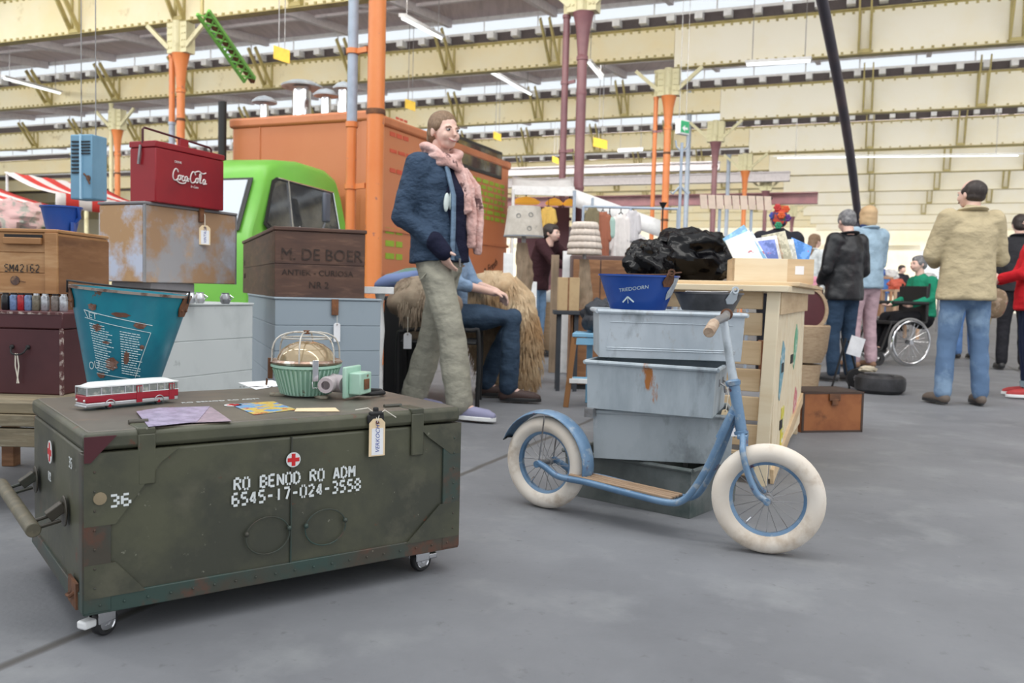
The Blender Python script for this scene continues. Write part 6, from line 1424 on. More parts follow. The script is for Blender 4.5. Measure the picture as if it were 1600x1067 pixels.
# 5. man in black jacket
base = at_ground(1312, 596); Hm_ = Hfor(1308, 323, base.y)
J, s = stand(1.75, elL=(.24, .0, 1.13), wrL=(.16, -.16, 1.0), elR=(-.24, .02, 1.12), wrR=(-.16, -.14, .98), hrz=rad(-18), htilt=rad(14))
person('person', 'grey haired man in black leather jacket and dark jeans seen from behind', base, rad(205), J, mat('black_leather', (.012, .013, .016), .4, 0, [], bump=(.5, 7, .03)), cloth('blue_black_jeans', (.035, .065, .115)), plain('grey_boot', (.10, .10, .105), .7), M_hairg, 'short', vox=.012, scale=Hm_/1.75, jl=.10, fold=.014, topw=1.1)
# 6. woman in pink trousers behind him
base = at_ground(1345, 576); Hm_ = Hfor(1335, 316, base.y)
J, s = stand(1.75, hrz=rad(-10), elR=(-.22, -.03, 1.12), wrR=(-.15, -.2, 1.02))
W6, H6 = person('person', 'fair haired woman in pale denim shirt and pink trousers', base, rad(200), J, cloth('pale_denim', (.34, .47, .58)), cloth('pink_trousers', (.48, .34, .38)), plain('tan_boot', (.22, .12, .07), .7), mat('blonde_hair', (.52, .36, .2), .6), 'bob', vox=.014, scale=Hm_/1.75, jl=.08, topw=1.08)
c = MB(); limb(c, [H6 @ V((-.05, .04, -.12)), H6 @ V((.0, .06, -.13)), H6 @ V((.06, .03, -.12))], [.045]*3, 10); c.build('neck_scarf', cloth('navy_scarf', (.03, .05, .13)), W6, mods=soft(.014), fix=False)
# 7. person with flowers in the hair behind the counter
yy = 8.0; q = dp(1212, 450, yy); Hm_ = Hfor(1212, 322, yy)
J, s = stand(1.75, elR=(-.25, -.0, 1.12), elL=(.25, 0, 1.12))
M_flw = mat('flower_hairdo', (.015, .03, .12), .7, 0, [((.5, .05, .02), 14, .47, .5), ((.02, .1, .05), 18, .56, .6), ((.01, .01, .015), 9, .6, .64)])
W7, H7 = person('person', 'person with bright flowers in dark hair behind the wooden box', V((q.x, yy, 0)), rad(176), J, mat('printed_black_tee', (.012, .012, .02), .9), cloth('black_trousers', (.02, .02, .025)), M_rubber, M_flw, 'short', vox=.014, scale=Hm_/1.75, sleeve=0, topw=1.28)
for x, y_, z, cc in ((-.05, .05, .10, (.6, .08, .02)), (.03, .07, .11, (.5, .03, .03)), (.06, .04, .04, (.05, .08, .4)), (-.06, .07, .02, (.1, .03, .2)), (0, .1, .04, (.65, .10, .02)), (.02, .09, -.05, (.02, .25, .12))):
    c = MB(); c.T = H7
    for k in range(6): a = k*1.047; c.sph((x+.02*math.cos(a), y_+.01, z+.02*math.sin(a)), (.016, .010, .016), n=8, m=6)
    c.sph((x, y_+.015, z), .010, n=8, m=6); c.build('hair_flower', plain('petal', cc, .6), W7)
for k, (x, z) in enumerate(((-.10, 1.33), (0, 1.31), (.10, 1.30))):
    c = MB(); c.sph(V((x, .135, z))*(Hm_/1.75), (.055, .02, .04), n=12, m=8); c.build('back_print', mat('pink_print', (.75, .12, .30), .8, 0, [((.8, .45, .5), 20, .5, .6)]), W7)
# 8. wheelchair user
q = gp(1419, 572); WCp = V((q.x, q.y, 0)); RW_ = dp(1419, 497, q.y).z/2
wcz = rad(-76)
WC = thing('wheelchair', 'black framed wheelchair with large spoked wheels near the car tyre', 'wheelchair', WCp, rad(14))
for k, y in enumerate((0, .58)):
    c = MB(); c.T = TR(0, y, RW_, rx=rad(90)); c.tube([(RW_*.965*math.cos(a), RW_*.965*math.sin(a), 0) for a in [2*math.pi*i/48 for i in range(48)]], .013, 8, closed=True); tyr = c.build('tyre', plain('grey_tyre', (.25, .25, .25), .6), WC)
    c = MB(); c.T = TR(0, y-(.03 if k == 0 else -.03), RW_, rx=rad(90)); c.tube([(RW_*.88*math.cos(a), RW_*.88*math.sin(a), 0) for a in [2*math.pi*i/48 for i in range(48)]], .011, 8, closed=True); c.build('push_rim', M_chrome, WC)
    c = MB(); c.T = TR(0, y, RW_, rx=rad(90))
    for i in range(24): a = 2*math.pi*i/24; c.cyl((.02*math.cos(a+.4), .02*math.sin(a+.4), .02*(1 if i % 2 else -1)), (RW_*.95*math.cos(a), RW_*.95*math.sin(a), 0), .0022, n=5)
    c.cyl((0, 0, -.04), (0, 0, .04), .028, n=12); c.build('spokes', M_chrome, tyr)
    c = MB(); c.tube([(.28, y+(.06 if k == 0 else -.06), .95), (.26, y+(.06 if k == 0 else -.06), .5), (-.2, y+(.06 if k == 0 else -.06), .5), (-.32, y+(.06 if k == 0 else -.06), .18), (-.5, y+(.06 if k == 0 else -.06), .14)], .013, 8); c.tube([(-.2, y+(.06 if k == 0 else -.06), .72), (.27, y+(.06 if k == 0 else -.06), .72)], .022, 8); c.build('side_frame', M_black, WC)
    c = MB(); c.T = TR(-.36, y+(.06 if k == 0 else -.06), .08, rx=rad(90)); c.lathe([(.03, -.015), (.08, -.015), (.08, .015), (.03, .015)], 20, close=True); c.build('front_castor', M_rubber, WC)
c = MB(); c.bb((-.22, .05, .47), (.24, .53, .51)); c.bb((.24, .05, .5), (.28, .53, .92)); c.build('seat_sling', M_black, WC, .01)
J, s = stand(1.75, pelvis=(0, .05, .62), waist=(0, .06, .76), chest=(0, .03, .97), neck=(0, .0, 1.13), head=(0, -.05, 1.28), shL=(.17, .03, 1.06), elL=(.22, -.02, .84), wrL=(.2, -.26, .76), shR=(-.17, .03, 1.06), elR=(-.22, -.02, .84), wrR=(-.2, -.26, .76),
  hipL=(.09, .0, .60), knL=(.1, -.42, .60), anL=(.1, -.60, .22), toL=(.1, -.75, .17), hipR=(-.09, .0, .60), knR=(-.1, -.42, .60), anR=(-.1, -.60, .22), toR=(-.1, -.75, .17))
person('person', 'wheelchair user in green pullover and black trousers', WC.matrix_basis @ V((.34, .29, -.0)), rad(14-90), J, cloth('green_pullover', (.02, .26, .15)), cloth('black_cloth_trousers', (.012, .012, .015)), M_black, M_hairg, 'short', vox=.014, scale=.92)
# 9. person behind the lamps
yy = 10.0; q = dp(842, 400, yy)
J, s = stand(1.75, waist=(0, -.03, 1.08), chest=(0, -.12, 1.28), neck=(0, -.2, 1.42), head=(-.12, -.27, 1.50), shL=(.17, -.15, 1.37), elL=(.36, -.3, 1.17), wrL=(.30, -.5, 1.02), shR=(-.17, -.15, 1.37), elR=(-.2, -.35, 1.15), wrR=(-.1, -.5, 1.1))
person('person', 'person in dark top and blue jeans bending behind the drum lampshade', V((q.x-.03, yy, 0)), rad(60), J, cloth('dark_brown_top', (.05, .02, .025)), cloth('mid_blue_jeans', (.17, .29, .46)), M_black, M_haird, 'short', vox=.014, scale=.93, jl=.1)
# 10. far people
far = [(1270, 362, 13.5, 'distant person in white shirt left of the black jacket', (.72, .78, .8), (.03, .035, .05), rad(120), 'long'),
 (1376, 398, 24., 'distant person in blue standing beyond the wheelchair', (.08, .2, .5), (.1, .16, .3), rad(160), 'short'),
 (1408, 412, 21., 'distant dark clothed person left of the beige jacket', (.03, .03, .04), (.03, .03, .03), rad(20), 'short'),
 (1512, 372, 11.5, 'person in blue jeans hidden behind the beige jacket man', (.25, .3, .35), (.10, .2, .42), rad(180), 'short'),
 (1588, 330, 9.8, 'person in dark clothes mostly hidden behind the red jacket', (.03, .03, .035), (.02, .02, .025), rad(160), 'short'),
 (1040, 398, 22., 'distant person in grey seen behind the clothes stall', (.3, .3, .32), (.1, .12, .2), rad(10), 'short')]
for px_, yt, yy, lab, c1_, c2_, rz_, hr in far:
    q = dp(px_, 450, yy); Hm_ = min(1.85, max(1.55, Hfor(px_, yt, yy))); J, s = stand(1.75)
    person('person', lab, V((q.x, yy, 0)), rz_, J, cloth('far_top', c1_), cloth('far_trousers', c2_), M_rubber, M_haird if hr == 'short' else M_hairb, hr, vox=.02, scale=Hm_/1.75, fold=.01, face=False, jl=.06)
# ------------------------------------------------------------ middle ground: furs, lamps, stall
M_fur = mat('tan_fur', (.40, .25, .13), .9, 0, [((.60, .46, .30), 3, .42, .6), ((.10, .07, .05), 2.2, .63, .72)], spec=.15)
M_fur2 = mat('grey_fur', (.42, .34, .25), .9, 0, [((.30, .22, .16), 4, .42, .6), ((.08, .06, .05), 5, .62, .72)], spec=.15)
def hide(name, lab, pts, rs, m, n_str, L_, seed, back=.35, flow=(0, 0, -1)):
    rr = random.Random(seed); base = pts[0].copy(); base.z = 0
    t = thing(name, lab, 'fur', base)
    P_ = [p-base for p in pts]
    mb = MB(); limb(mb, P_, rs, 14); mb.build('pelt', m, t, mods=soft(.022, .03, 2), fix=False)
    mb = MB()
    for k in range(n_str):
        i = rr.randrange(len(P_)-1); f = rr.random(); c = P_[i].lerp(P_[i+1], f); r = [rs[i][q]*(1-f)+rs[i+1][q]*f for q in (0, 1)]
        d = (P_[i+1]-P_[i]); a_, b_ = frame(d); th = rr.random()*2*math.pi; off = a_*math.cos(th)*r[0]+b_*math.sin(th)*r[1]
        if off.y > .02: continue
        o_ = c+off*.96; dr = (V(flow)+off.normalized()*.35+V((rr.uniform(-.2, .2), rr.uniform(-.2, .1), rr.uniform(-.1, .1)))).normalized()
        l = L_*rr.uniform(.6, 1.2); s_ = V((1, 0, 0))*rr.uniform(.0025, .005)
        q1 = o_+dr*l*.5+off.normalized()*.012; q2 = o_+dr*l
        q2.z = max(q2.z, .006); q1.z = max(q1.z, .006)
        mb.add([o_-s_, o_+s_, q1+s_*.8, q1-s_*.8, q2], [(0, 1, 2, 3), (3, 2, 4)])
    tag(mb.build('fur_strands', m, t, smooth=False, fix=False), kind='stuff')
    return t
Yf = 6.3
hp = [dp(x, y, Yf) for x, y in ((742, 470), (757, 452), (785, 452), (808, 475), (818, 520), (819, 570), (815, 596))]
hide('fur_hide', 'long tan fur hide draped over a stand beside the seated man', hp, [(.09, .12), (.10, .14), (.10, .14), (.11, .14), (.11, .13), (.10, .10), (.06, .06)], M_fur, 5200, .12, 5)
hp = [dp(x, y, Yf+.1) for x, y in ((752, 480), (756, 520), (768, 570), (776, 598))]
hide('fur_hide', 'paler fur hide hanging behind the seated man\'s shin', hp, [(.12, .1), (.14, .1), (.12, .08), (.09, .06)], mat('pale_fur', (.50, .38, .25), .9, 0, [((.36, .26, .17), 5, .45, .6)], spec=.15), 2200, .12, 8)
Yc = 5.55
hp = [dp(x, y, Yc+.1) for x, y in ((628, 472), (650, 468), (680, 472), (700, 478))]
hide('fur_hide', 'grey brown fur covering the black framed chair left of the woman', hp, [(.10, .14), (.115, .16), (.11, .16), (.1, .14)], M_fur2, 2200, .11, 9)
# black tube frame chair carrying the seated man
q = dp(628, 600, Yc); t = thing('tube_chair', 'black tubular steel chair under the fur beside the woman', 'chair', V((q.x, Yc, 0)))
for y in (0, .42):
    mb = MB(); mb.tube(spl([V((-.03, y, 0)), V((-.03, y, .42)), V((0, y, .475)), V((.1, y, .49)), V((.42, y, .49)), V((.48, y, .45)), V((.48, y, 0))], 5), .014, 8); mb.build('leg_frame', M_black, t)
mb = MB(); mb.bb((-.02, -.01, .40), (.47, .43, .42)); mb.build('seat', M_black, t, .01)
mb = MB(); mb.tube([(-.03, 0, .05), (-.03, .42, .05)], .012, 6); mb.build('foot_bar', M_black, t)
price_tag('white price tag hanging from the black chair under the fur', dp(637, 520, Yc-.06), .05, .10, None, 0, hang=[[(0, .0, .10)]], m=M_paper)
# dark crate behind the chair at left, cushion on it
q = dp(597, 500, 5.9); t = thing('dark_crate', 'tall black crate standing behind the black tubular chair', 'crate', V((q.x, 5.95, 0)))
mb = MB(); mb.bb((0, .03, .0), (.22, .4, .66)); mb.build('body', M_black, t, .01)
mb = MB(); mb.bb((-.01, .02, .66), (.23, .41, .69)); mb.build('lid', M_dark, t, .006)
zt_ = .69
M_cush = mat('striped_cushion', (.12, .22, .16), .8, 0, [((.16, .22, .42), 5, .45, .5), ((.55, .55, .5), 7, .6, .64)], stretch=(.4, 1, 3))
mb = MB(); mb.sph((0, 0, 0), (.20, .13, .075), Matrix.Rotation(rad(-14), 4, 'Y'), 20, 12); q = dp(622, 436, 6.1)
tag(mb.build('cushion', M_cush, None, loc=V((q.x+.03, 6.12, zt_+.11)), mods=[('DISPLACE', dict(texture=TEXF, strength=.03))]), 'green, blue and white striped cushion beside the orange column', 'cushion')
# drum lampshade lamp on a white plinth
M_wood2 = mat('driftwood', (.30, .22, .15), .8, 0, [((.20, .15, .10), 6, .45, .65), ((.10, .07, .05), 9, .62, .7)], stretch=(2, 2, .5), bump=(.4, 20, .01))
M_linen = mat('printed_linen', (.52, .48, .42), .9, 0, [((.60, .56, .50), 12, .45, .6), ((.18, .17, .16), 7, .655, .68)], spec=.1)
Yl = 7.2; k = Yl/F
def plinth(lab, x, ytop, y, w_, m=M_white, dep=.3):
    q = dp(x, ytop, y); t = thing('display_plinth', lab, 'plinth', V((q.x, y, 0))); mb = MB(); mb.bb((-w_/2, -dep/2, .04), (w_/2, dep/2, q.z)); mb.build('body', m, t, .006)
    mb = MB(); mb.bb((-w_/2+.02, -dep/2+.02, 0), (w_/2-.02, dep/2-.02, .04)); mb.build('foot', M_black, t); return q.z
zp = plinth('white plinth under the drum shaded driftwood lamp', 812, 462, Yl, 52*k)
q = dp(816, 460, Yl); L1 = thing('table_lamp', 'driftwood lamp with printed grey drum shade', 'lamp', V((q.x, Yl, zp)))
def driftwood(t, h, r0, seed):
    import mathutils.noise as nz
    mb = MB(); n, m_ = 20, 26; vs = []
    for i in range(m_+1):
        z = h*i/m_
        for j in range(n):
            a = 2*math.pi*j/n; r = r0*(1-.45*(i/m_)**1.5)*(1+.35*nz.noise(V((math.cos(a)*1.3+seed, math.sin(a)*1.3, z*7)))+.2*nz.noise(V((math.cos(a)*3, math.sin(a)*3+seed, z*20))))
            vs.append((r*math.cos(a)+.012*math.sin(z*9), r*math.sin(a), z))
    mb.add(vs, [(i*n+j, i*n+(j+1) % n, (i+1)*n+(j+1) % n, (i+1)*n+j) for i in range(m_) for j in range(n)]+[tuple(range(n))[::-1], tuple(m_*n+j for j in range(n))]); mb.build('driftwood_base', M_wood2, t)
s0, s1 = dp(814, 370, Yl), dp(814, 323, Yl); hb = s0.z-zp
driftwood(L1, hb-.05, .078, 3)
mb = MB(); mb.cyl((0, 0, hb-.06), (0, 0, hb+.08), .018); mb.build('lamp_neck', M_steel, L1)
rb, rt = 31*k, 25*k; hs = s1.z-s0.z
mb = MB(); mb.lathe([(rb, hb), (rt, hb+hs), (rt-.004, hb+hs), (rb-.004, hb)], 40, close=True); sd_ = mb.build('lamp_shade', M_linen, L1)
mb = MB(); mb.lathe([(rb-.002, hb-.003), (rb+.003, hb-.003), (rb+.003, hb+.008), (rb-.002, hb+.008)], 40, close=True); mb.build('shade_trim', plain('grey_trim', (.25, .27, .3)), sd_)
for a, z in ((-1.9, .16), (-1.3, .06), (-1.2, .17)):
    r = rb+(rt-rb)*z/hs; mb = MB(); cx_, cy_ = (r+.001)*math.cos(a), (r+.001)*math.sin(a)
    mb.lathe([(.014, 0), (.02, 0), (.02, .002), (.014, .002)], 14, TR(cx_, cy_, hb+z, rz=a+math.pi/2, rx=rad(90)), close=True); mb.build('printed_stamp', plain('stamp_grey', (.25, .25, .24)), sd_)
# ruched shade lamp
M_ruch = mat('ruched_cotton', (.62, .54, .47), .9, 0, [((.70, .62, .55), 10, .4, .6)], spec=.1)
zp2 = plinth('brown plinth under the ruffled lampshade lamp', 914, 482, Yl-.3, .24, M_crated)
Y2 = Yl-.3; k = Y2/F; q = dp(911, 470, Y2); L2 = thing('table_lamp', 'driftwood lamp with pleated layered cream shade', 'lamp', V((q.x, Y2, zp2)))
s0, s1 = dp(911, 397, Y2), dp(911, 348, Y2); hb = s0.z-zp2; driftwood(L2, hb-.04, .065, 8)
mb = MB(); mb.cyl((0, 0, hb-.05), (0, 0, hb+.08), .016); mb.build('lamp_neck', M_steel, L2)
hs = s1.z-s0.z
for r_ in range(5):
    mb = MB(); z0_ = hb+hs*(4-r_)/5-(.004 if r_ else 0); rt_ = (19+min(r_, 3)*1.9)*k; rb_ = rt_+.012; n = 90
    vs = []
    for z_, rr_ in ((z0_+hs/5+.004, rt_-.004), (z0_+hs/8, rt_+.008), (z0_, rb_)):
        for j in range(n): a = 2*math.pi*j/n; w_ = rr_+.0035*math.sin(j*2*math.pi/5); vs.append((w_*math.cos(a), w_*math.sin(a), z_))
    mb.add(vs, [(i*n+j, i*n+(j+1) % n, (i+1)*n+(j+1) % n, (i+1)*n+j) for i in range(2) for j in range(n)]); mb.build('pleated_tier', M_ruch, L2, fix=True, mods=[('SOLIDIFY', dict(thickness=.003))])
# white posts and boards behind the lamps
Yb = 8.1
for x0, x1, y0, y1, lab, m in ((787, 803, 395, 640, 'tall white board behind the drum shade lamp', M_white), (829, 839, 440, 640, 'narrow white board right of the drum shade lamp base', M_white), (880, 893, 392, 640, 'white upright board left of the pleated shade lamp', M_white),
        (862, 874, 398, 640, 'narrow grey wooden post between the two lamps', M_wood2)):
    a_, b_ = dp(x0, y0, Yb), dp(x1, y0, Yb); mb = MB(); mb.bb((0, 0, 0), (b_.x-a_.x, .04, a_.z)); tag(mb.build('display_board', m, None, .003, loc=V((a_.x, Yb, 0))), lab, 'board')
a_, b_ = dp(893, 398, 7.9), dp(985, 398, 7.9); t = thing('brown_cabinet', 'dark brown cabinet behind the pleated shade lamp', 'cabinet', V((a_.x, 7.9, 0))); mb = MB(); mb.bb((0, 0, .02), (b_.x-a_.x, .4, a_.z)); mb.build('body', mat('dark_brown_panel', (.10, .06, .055), .5), t, .01); mb = MB(); mb.bb((.02, -.012, .06), ((b_.x-a_.x)*.5-.005, 0, a_.z-.04)); mb.build('door', M_crated, t, .004); mb = MB(); mb.bb(((b_.x-a_.x)*.5+.005, -.012, .06), ((b_.x-a_.x)-.02, 0, a_.z-.04)); mb.build('door', M_crated, t, .004)
# cardboard box, ribbed vase, cushion, small toys on the floor
a_, b_ = dp(873, 433, 6.6), dp(906, 433, 6.6); t = thing('cardboard_box', 'tan cardboard box below the white upright board', 'box', V((a_.x, 6.6, 0)))
zc0 = dp(873, 485, 6.6).z; zc1 = a_.z; w_ = b_.x-a_.x
mb = MB(); mb.bb((0, 0, zc0), (w_, .16, zc1)); mb.build('carton', mat('cardboard', (.50, .36, .20), .8, 0, [((.44, .31, .17), 6, .5, .6)]), t, .003)
mb = MB(); mb.bb((w_*.45, -.002, zc0), (w_*.52, 0, zc1)); mb.build('flap_seam', M_crated, t)
t2 = thing('low_stool', 'dark low stool beneath the tan cardboard box', 'stool', V((a_.x, 6.6, 0))); mb = MB(); mb.bb((-.03, -.03, zc0-.03), (w_+.03, .2, zc0)); mb.build('seat', M_dark, t2, .004)
for x in (0, w_-.03):
    for y in (0, .15): mb = MB(); mb.bb((x, y, 0), (x+.03, y+.03, zc0-.03)); mb.build('leg', M_dark, t2)
q = gp(861, 556); hz = dp(861, 472, q.y+.1).z; mb = MB()
mb.lathe([(.065, 0), (.082, .02), (.098, hz*.4), (.095, hz*.8), (.08, hz), (.07, hz), (.08, hz*.75), (0, .05)], 32)
vz = mb.build('basket_vase', mat('banded_basket', (.38, .26, .16), .7, 0, [((.30, .21, .13), 12, .45, .6), ((.42, .44, .45), 2.2, .6, .66)], stretch=(.3, .3, 6)), None, loc=q+V((0, .1, 0))); tag(vz, 'tall banded brown basket holding a white cushion', 'basket')
mb = MB(); mb.sph((0, 0, 0), (.12, .05, .10), Matrix.Rotation(rad(20), 4, 'Y'), 16, 10); tag(mb.build('cushion', M_white, None, loc=q+V((.0, .1, hz+.04)), mods=[('DISPLACE', dict(texture=TEXF, strength=.04))]), 'white cushion stuffed into the tall banded basket', 'cushion')
for x, y0, h_, lab, cc in ((884, 566, .34, 'old pale doll figure standing left of the blue chair', (.5, .36, .3)), (876, 574, .16, 'small pale toy beside the doll near the blue chair', (.55, .5, .36))):
    q = gp(x, y0+6); t = thing('toy_figure', lab, 'toy', q+V((0, .1, 0)))
    mb = MB(); mb.lathe([(.03, 0), (.05, .02), (.035, h_*.5), (.04, h_*.7), (.015, h_*.78)], 14); mb.build('body', plain('toy', cc, .6), t); mb = MB(); mb.sph((0, 0, h_*.88), (.035, .035, .04)); mb.build('head', plain('toy_head', (.6, .45, .38), .5), t)
q = gp(885, 582); t = thing('toy_cart', 'little flat toy cart with dark wheels beside the blue chair', 'toy cart', q); mb = MB(); mb.bb((-.1, 0, .04), (.1, .1, .06)); mb.build('platform', M_pine, t, .004)
for x in (-.07, .07): mb = MB(); mb.T = TR(x, -.01, .03, rx=rad(-90)); mb.lathe([(0, 0), (.03, 0), (.03, .12), (0, .12)], 16); mb.build('wheel', M_rubber, t)
# ------------------------------------------------------------ clothes stall with white canopy
Ys = 13.0; k = Ys/F
a_, b_ = dp(800, 290, Ys), dp(898, 290, Ys); c_ = dp(1040, 330, Ys-.4)
St_ = thing('market_stall', 'white canopied clothes stall between the two lamps', 'market stall', V((a_.x, Ys, 0)))
wS = b_.x-a_.x; zt_ = a_.z
mb = MB(); mb.bb((0, 0, zt_-.13), (wS, .03, zt_)); mb.build('fascia', M_white, St_, .004)
mb = MB(); mb.grid(8, 4, lambda u, v: V((u*wS, v*1.1, zt_-.02+.3*v-.04*math.sin(math.pi*u)))); mb.build('canopy', M_white, St_, mods=[('SOLIDIFY', dict(thickness=.01))])
rgt = c_.x-a_.x
mb = MB(); mb.grid(8, 4, lambda u, v: V((wS+u*(rgt-wS), v*1.1, zt_-.03-(.42)*u))); mb.build('side_canopy', mat('grey_white_canvas', (.62, .66, .72), .7), St_, mods=[('SOLIDIFY', dict(thickness=.01))])
mb = MB(); mb.grid(10, 2, lambda u, v: V((wS+u*(rgt-wS), 0, zt_-.03-.42*u-v*.25))); mb.build('side_valance', M_white, St_, mods=[('SOLIDIFY', dict(thickness=.01))])
for x, z in ((.02, zt_), (wS, zt_), (wS+.28*k*100, zt_-.1), (rgt*.83, zt_-.3)):
    mb = MB(); mb.cyl((x, 0, 0), (x, 0, z-.05), .025, n=8); mb.build('pole', M_gpipe if x > .1 else M_white, St_)
mb = MB(); mb.bb((.1, 1.05, 0), (wS, 1.1, zt_-.2)); mb.build('back_cloth', mat('plum_cloth', (.17, .09, .11), .9), St_, smooth=False)
mb = MB(); mb.bb((wS*1.0, 1.05, 0), (rgt*.8, 1.1, zt_-.5)); mb.build('back_cloth', mat('pale_stall_cloth', (.42, .42, .46), .9), St_, smooth=False)
mb = MB(); mb.bb((.1, .5, .0), (wS, 1.0, .85)); mb.build('stall_table', M_purple, St_, smooth=False)
M_glow = emit('warm_bulb', (.9, .45, .06), .5)
for x, y, w_, lab in ((822, 313, .22, 'orange'), (866, 315, .14, 'pale yellow'), (890, 316, .1, 'bright yellow')):
    q = dp(x, y, Ys+.6); t = thing('pendant_lamp', 'small %s glowing lamp under the white stall canopy' % lab, 'lamp', q); mb = MB(); mb.lathe([(0, .06), (w_*.6, .03), (w_, -.02), (w_*.9, -.05), (0, -.06)], 20); mb.build('glowing_shade', M_glow, t); mb = MB(); mb.cyl((0, 0, .05), (0, 0, max(.15, zt_+.05-q.z)), .01, n=6); mb.build('cord', M_black, t)
def garment(lab, x0, x1, y0, y1, yy, c, name='hanging_dress', sl=.0, grp='garments hanging in the clothes stall', hz=0):
    k = yy/F; q = dp((x0+x1)/2, y0, yy); h_ = (y1-y0)*k; w_ = (x1-x0)*k
    t = thing(name, lab, 'garment', q, rad(-10), grp)
    def fn(u, v):
        ww = w_/2*(.62+.45*v) if v > .12 else w_/2*(.25+.37*v/.12+.0)
        return V(((2*u-1)*ww, .02*math.sin(u*22)*v-.03*(1-(2*u-1)**2), -h_*v))
    mb = MB(); mb.grid(28, 12, fn); mb.build('cloth_body', mat('garment', c, .85, 0, [(tuple(q_*.8 for q_ in c), 8, .45, .65)]), t, mods=[('SOLIDIFY', dict(thickness=.03))])
    for s_ in (-1, 1): mb = MB(); limb(mb, [(s_*w_*.3, 0, -.06), (s_*w_*.42, 0, -.2), (s_*w_*.46, 0, -h_*.55)], [.05, .05, .045], 10); mb.build('sleeve', mat('garment_sleeve', c, .85), t)
    mb = MB(); mb.tube([(-w_*.28, 0, -.03), (0, 0, .03), (w_*.28, 0, -.03)], .008, 6); mb.tube([(0, 0, .03), (0, 0, (zt_-.15 if hz else dp(960, 324, 9.3).z)-q.z)], .005, 6); mb.build('hanger', M_black, t)
    return t
garment('long white dress hanging at the front of the clothes stall', 955, 985, 336, 428, 9.3, (.72, .68, .66))
garment('rust and brown patterned dress hanging left of the white dress', 932, 952, 332, 405, 9.3, (.34, .12, .07))
garment('dark olive garment hanging at the stall entrance', 918, 934, 326, 360, 9.3, (.20, .17, .10))
garment('pale mint garment hanging between patterned and white dresses', 947, 958, 337, 374, 9.3, (.35, .50, .45))
garment('white printed shirt hanging right of the white dress', 980, 997, 330, 378, 9.3, (.62, .6, .62), 'hanging_shirt')
garment('yellow scarf cloth hanging behind the person in dark top', 846, 868, 324, 362, 13.03, (.72, .48, .12), hz=1)
q0, q1 = dp(912, 306, 9.3), dp(1060, 312, 9.3)
t = thing('clothes_rail', 'thin metal clothes rail carrying the white dress', 'clothes rail', V((q0.x, 9.3, 0)))
w_ = q1.x-q0.x; zr = dp(960, 324, 9.3).z
mb = MB(); mb.tube([(0, 0, zr), (w_, 0, zr)], .014, 8); mb.build('top_bar', M_gpipe, t)
for x in (0.0, w_*.5, w_): mb = MB(); mb.tube([(x, 0, 0), (x, 0, zr)], .014, 8); mb.build('upright', M_gpipe, t)
# slatted cream screen on a rail
yy = 8.9; a_, b_ = dp(1095, 304, yy), dp(1208, 304, yy); zlo = dp(1150, 327, yy).z
t = thing('slatted_screen', 'cream slatted strip on thin posts above the wooden box', 'screen', V((a_.x, yy, 0))); w_ = b_.x-a_.x
M_slat = plain('cream_slat', (.68, .55, .45), .7)
for j in range(9):
    mb = MB(); x = j*w_/9; mb.poly([(x+.006, zlo), (x+w_/9-.006, zlo), (x+w_/9-.02, a_.z), (x-.008, a_.z)], .02); mb.build('slat', M_slat, t, smooth=False)
for x in (w_*.28, w_*.72): mb = MB(); mb.tube([(x, .03, 0), (x, .03, a_.z)], .015, 6); mb.build('post', M_gpipe, t)
mb = MB(); mb.bar((0, .03, a_.z-.02), (w_, .03, a_.z-.02), .02, .02); mb.build('rail', M_black, t)
# pale blue upright stand seen above the counter
yy = 8.3; q = dp(1065, 240, yy); t = thing('hook_stand', 'pale blue metal hook stand above the black bags', 'stand', V((q.x, yy, 0)))
mb = MB(); mb.cyl((0, 0, 0), (0, 0, q.z+.1), .014, n=8); mb.build('pole', M_gpipe, t)
z_ = dp(1065, 300, yy).z
for s_ in (-1, 1):
    mb = MB(); mb.tube([(0, 0, z_+.06), (s_*.07, 0, z_-.02), (s_*.09, 0, z_-.0)], .009, 6); mb.build('hook', M_gpipe, t); mb = MB(); mb.tube([(0, 0, q.z+.02), (s_*.05, 0, q.z+.06), (s_*.06, 0, q.z+.12)], .008, 6); mb.build('hook', M_gpipe, t)
# small black funnel lamp beside orange column
q = dp(1036, 322, 7.6); t = thing('funnel_stand', 'thin black rod with small funnel top before the orange column', 'stand', V((q.x, 7.6, 0))); mb = MB(); mb.lathe([(0, 0), (.008, .0), (.035, .05), (0, .05)], 14, TR(0, 0, q.z-.02)); mb.build('funnel', M_black, t); mb = MB(); mb.cyl((0, 0, 0), (0, 0, q.z), .006, n=6); mb.build('rod', M_black, t)
# tripod stool things in front of the black jacket man
q = gp(1318, 607); t = thing('folding_frame', 'small black folding frame with white note before the jeans', 'frame', q)
for a0, a1 in (((-.1, 0, 0), (.02, .05, .42)), ((.05, 0, 0), (-.02, .05, .42)), ((.18, .1, 0), (.04, .05, .40))):
    mb = MB(); mb.cyl(a0, a1, .009, n=6); mb.build('leg', M_black, t)
mb = MB(); mb.T = TR(.07, -.02, .36, ry=rad(15)); mb.bb((-.05, 0, -.08), (.07, .008, .08)); mb.build('paper_note', M_paper, t, smooth=False)
mb = MB(); mb.T = TR(.10, 0, .09, rx=rad(90)); mb.lathe([(.03, -.02), (.08, -.02), (.08, .02), (.03, .02)], 20, close=True); mb.build('small_wheel', M_rubber, t)
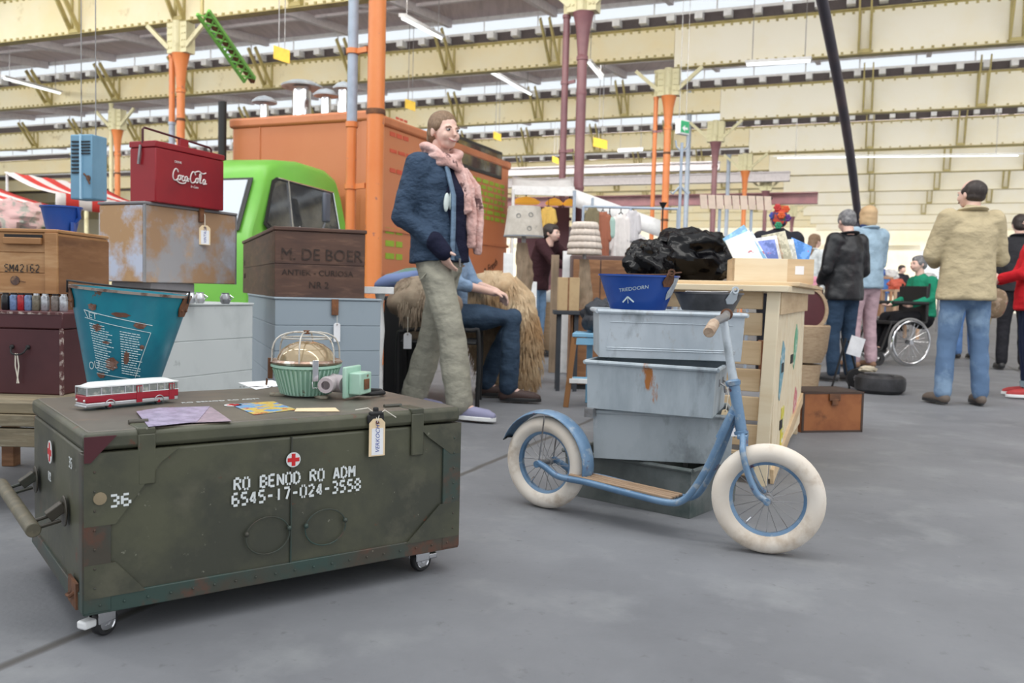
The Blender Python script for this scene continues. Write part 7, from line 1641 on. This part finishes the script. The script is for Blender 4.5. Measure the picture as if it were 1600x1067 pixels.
# far clutter on the right behind the wheelchair, and far stalls
for x0, x1, y0, yy, cc, lab, nm in ((1362, 1396, 432, 19., (.42, .22, .12), 'low brown wooden rack beyond the wheelchair', 'wooden_rack'), (1398, 1440, 452, 17., (.45, .3, .2), 'pale wooden crate rack beyond the wheelchair', 'wooden_rack'),
      (1250, 1285, 452, 12., (.3, .18, .1), 'brown stall table behind the counter end', 'stall_table'), (1445, 1470, 440, 22., (.2, .2, .22), 'grey stall far behind the beige jacket', 'stall_table'), (1040, 1100, 398, 20., (.45, .45, .48), 'pale stall table in the distance behind the black bags', 'stall_table'),
      (985, 1030, 384, 16, (.16, .12, .12), 'dark stall table left of the black bags', 'stall_table'), (1110, 1160, 405, 26., (.4, .35, .3), 'distant brown stall behind the slatted screen', 'stall_table')):
    a_, b_ = dp(x0, y0, yy), dp(x1, y0, yy); w_ = b_.x-a_.x; t = thing(nm, lab, 'stall' if 'stall' in nm else 'rack', V((a_.x, yy, 0)))
    H_ = a_.z; mb = MB(); mb.bb((0, 0, H_-.04), (w_, .6, H_)); mb.build('top_board', plain('stall_wood', cc, .7), t)
    for x in (0, w_-.05):
        for y in (0, .55): mb = MB(); mb.bb((x, y, 0), (x+.05, y+.05, H_-.04)); mb.build('leg', plain('stall_leg', cc, .7), t)
    mb = MB(); mb.bb((.02, .1, H_*.3), (w_-.02, .55, H_*.34)); mb.bb((.06, .15, H_*.34), (w_*.6, .5, H_*.7)); mb.build('shelf', plain('stall_shelf', tuple(q_*.6 for q_ in cc), .7), t)
for i, (x, y, yy, cc) in enumerate(((1370, 425, 19, (.05, .12, .45)), (1392, 430, 19, (.6, .6, .6)), (1400, 446, 17, (.5, .1, .06)), (1430, 448, 17, (.55, .4, .2)), (1056, 392, 20, (.7, .7, .72)), (1088, 392, 20, (.4, .1, .1)), (996, 378, 16, (.6, .6, .62)), (1130, 400, 26, (.1, .2, .35)), (1262, 446, 12, (.7, .3, .4)), (1452, 434, 22, (.5, .5, .5)))):
    q = dp(x, y, yy+.3); lab = ['small blue parcel', 'small white parcel', 'small red parcel', 'small tan parcel', 'white bundle', 'dark red bundle', 'pale grey bundle', 'navy bundle', 'pink bundle', 'mid grey bundle'][i]
    lump('cloth_bundle', lab+' lying on a distant stall', 'bundle', V((q.x, yy+.3, q.z)), (.16, .14, .13), plain('bundle', cc, .7), i+20, .3)
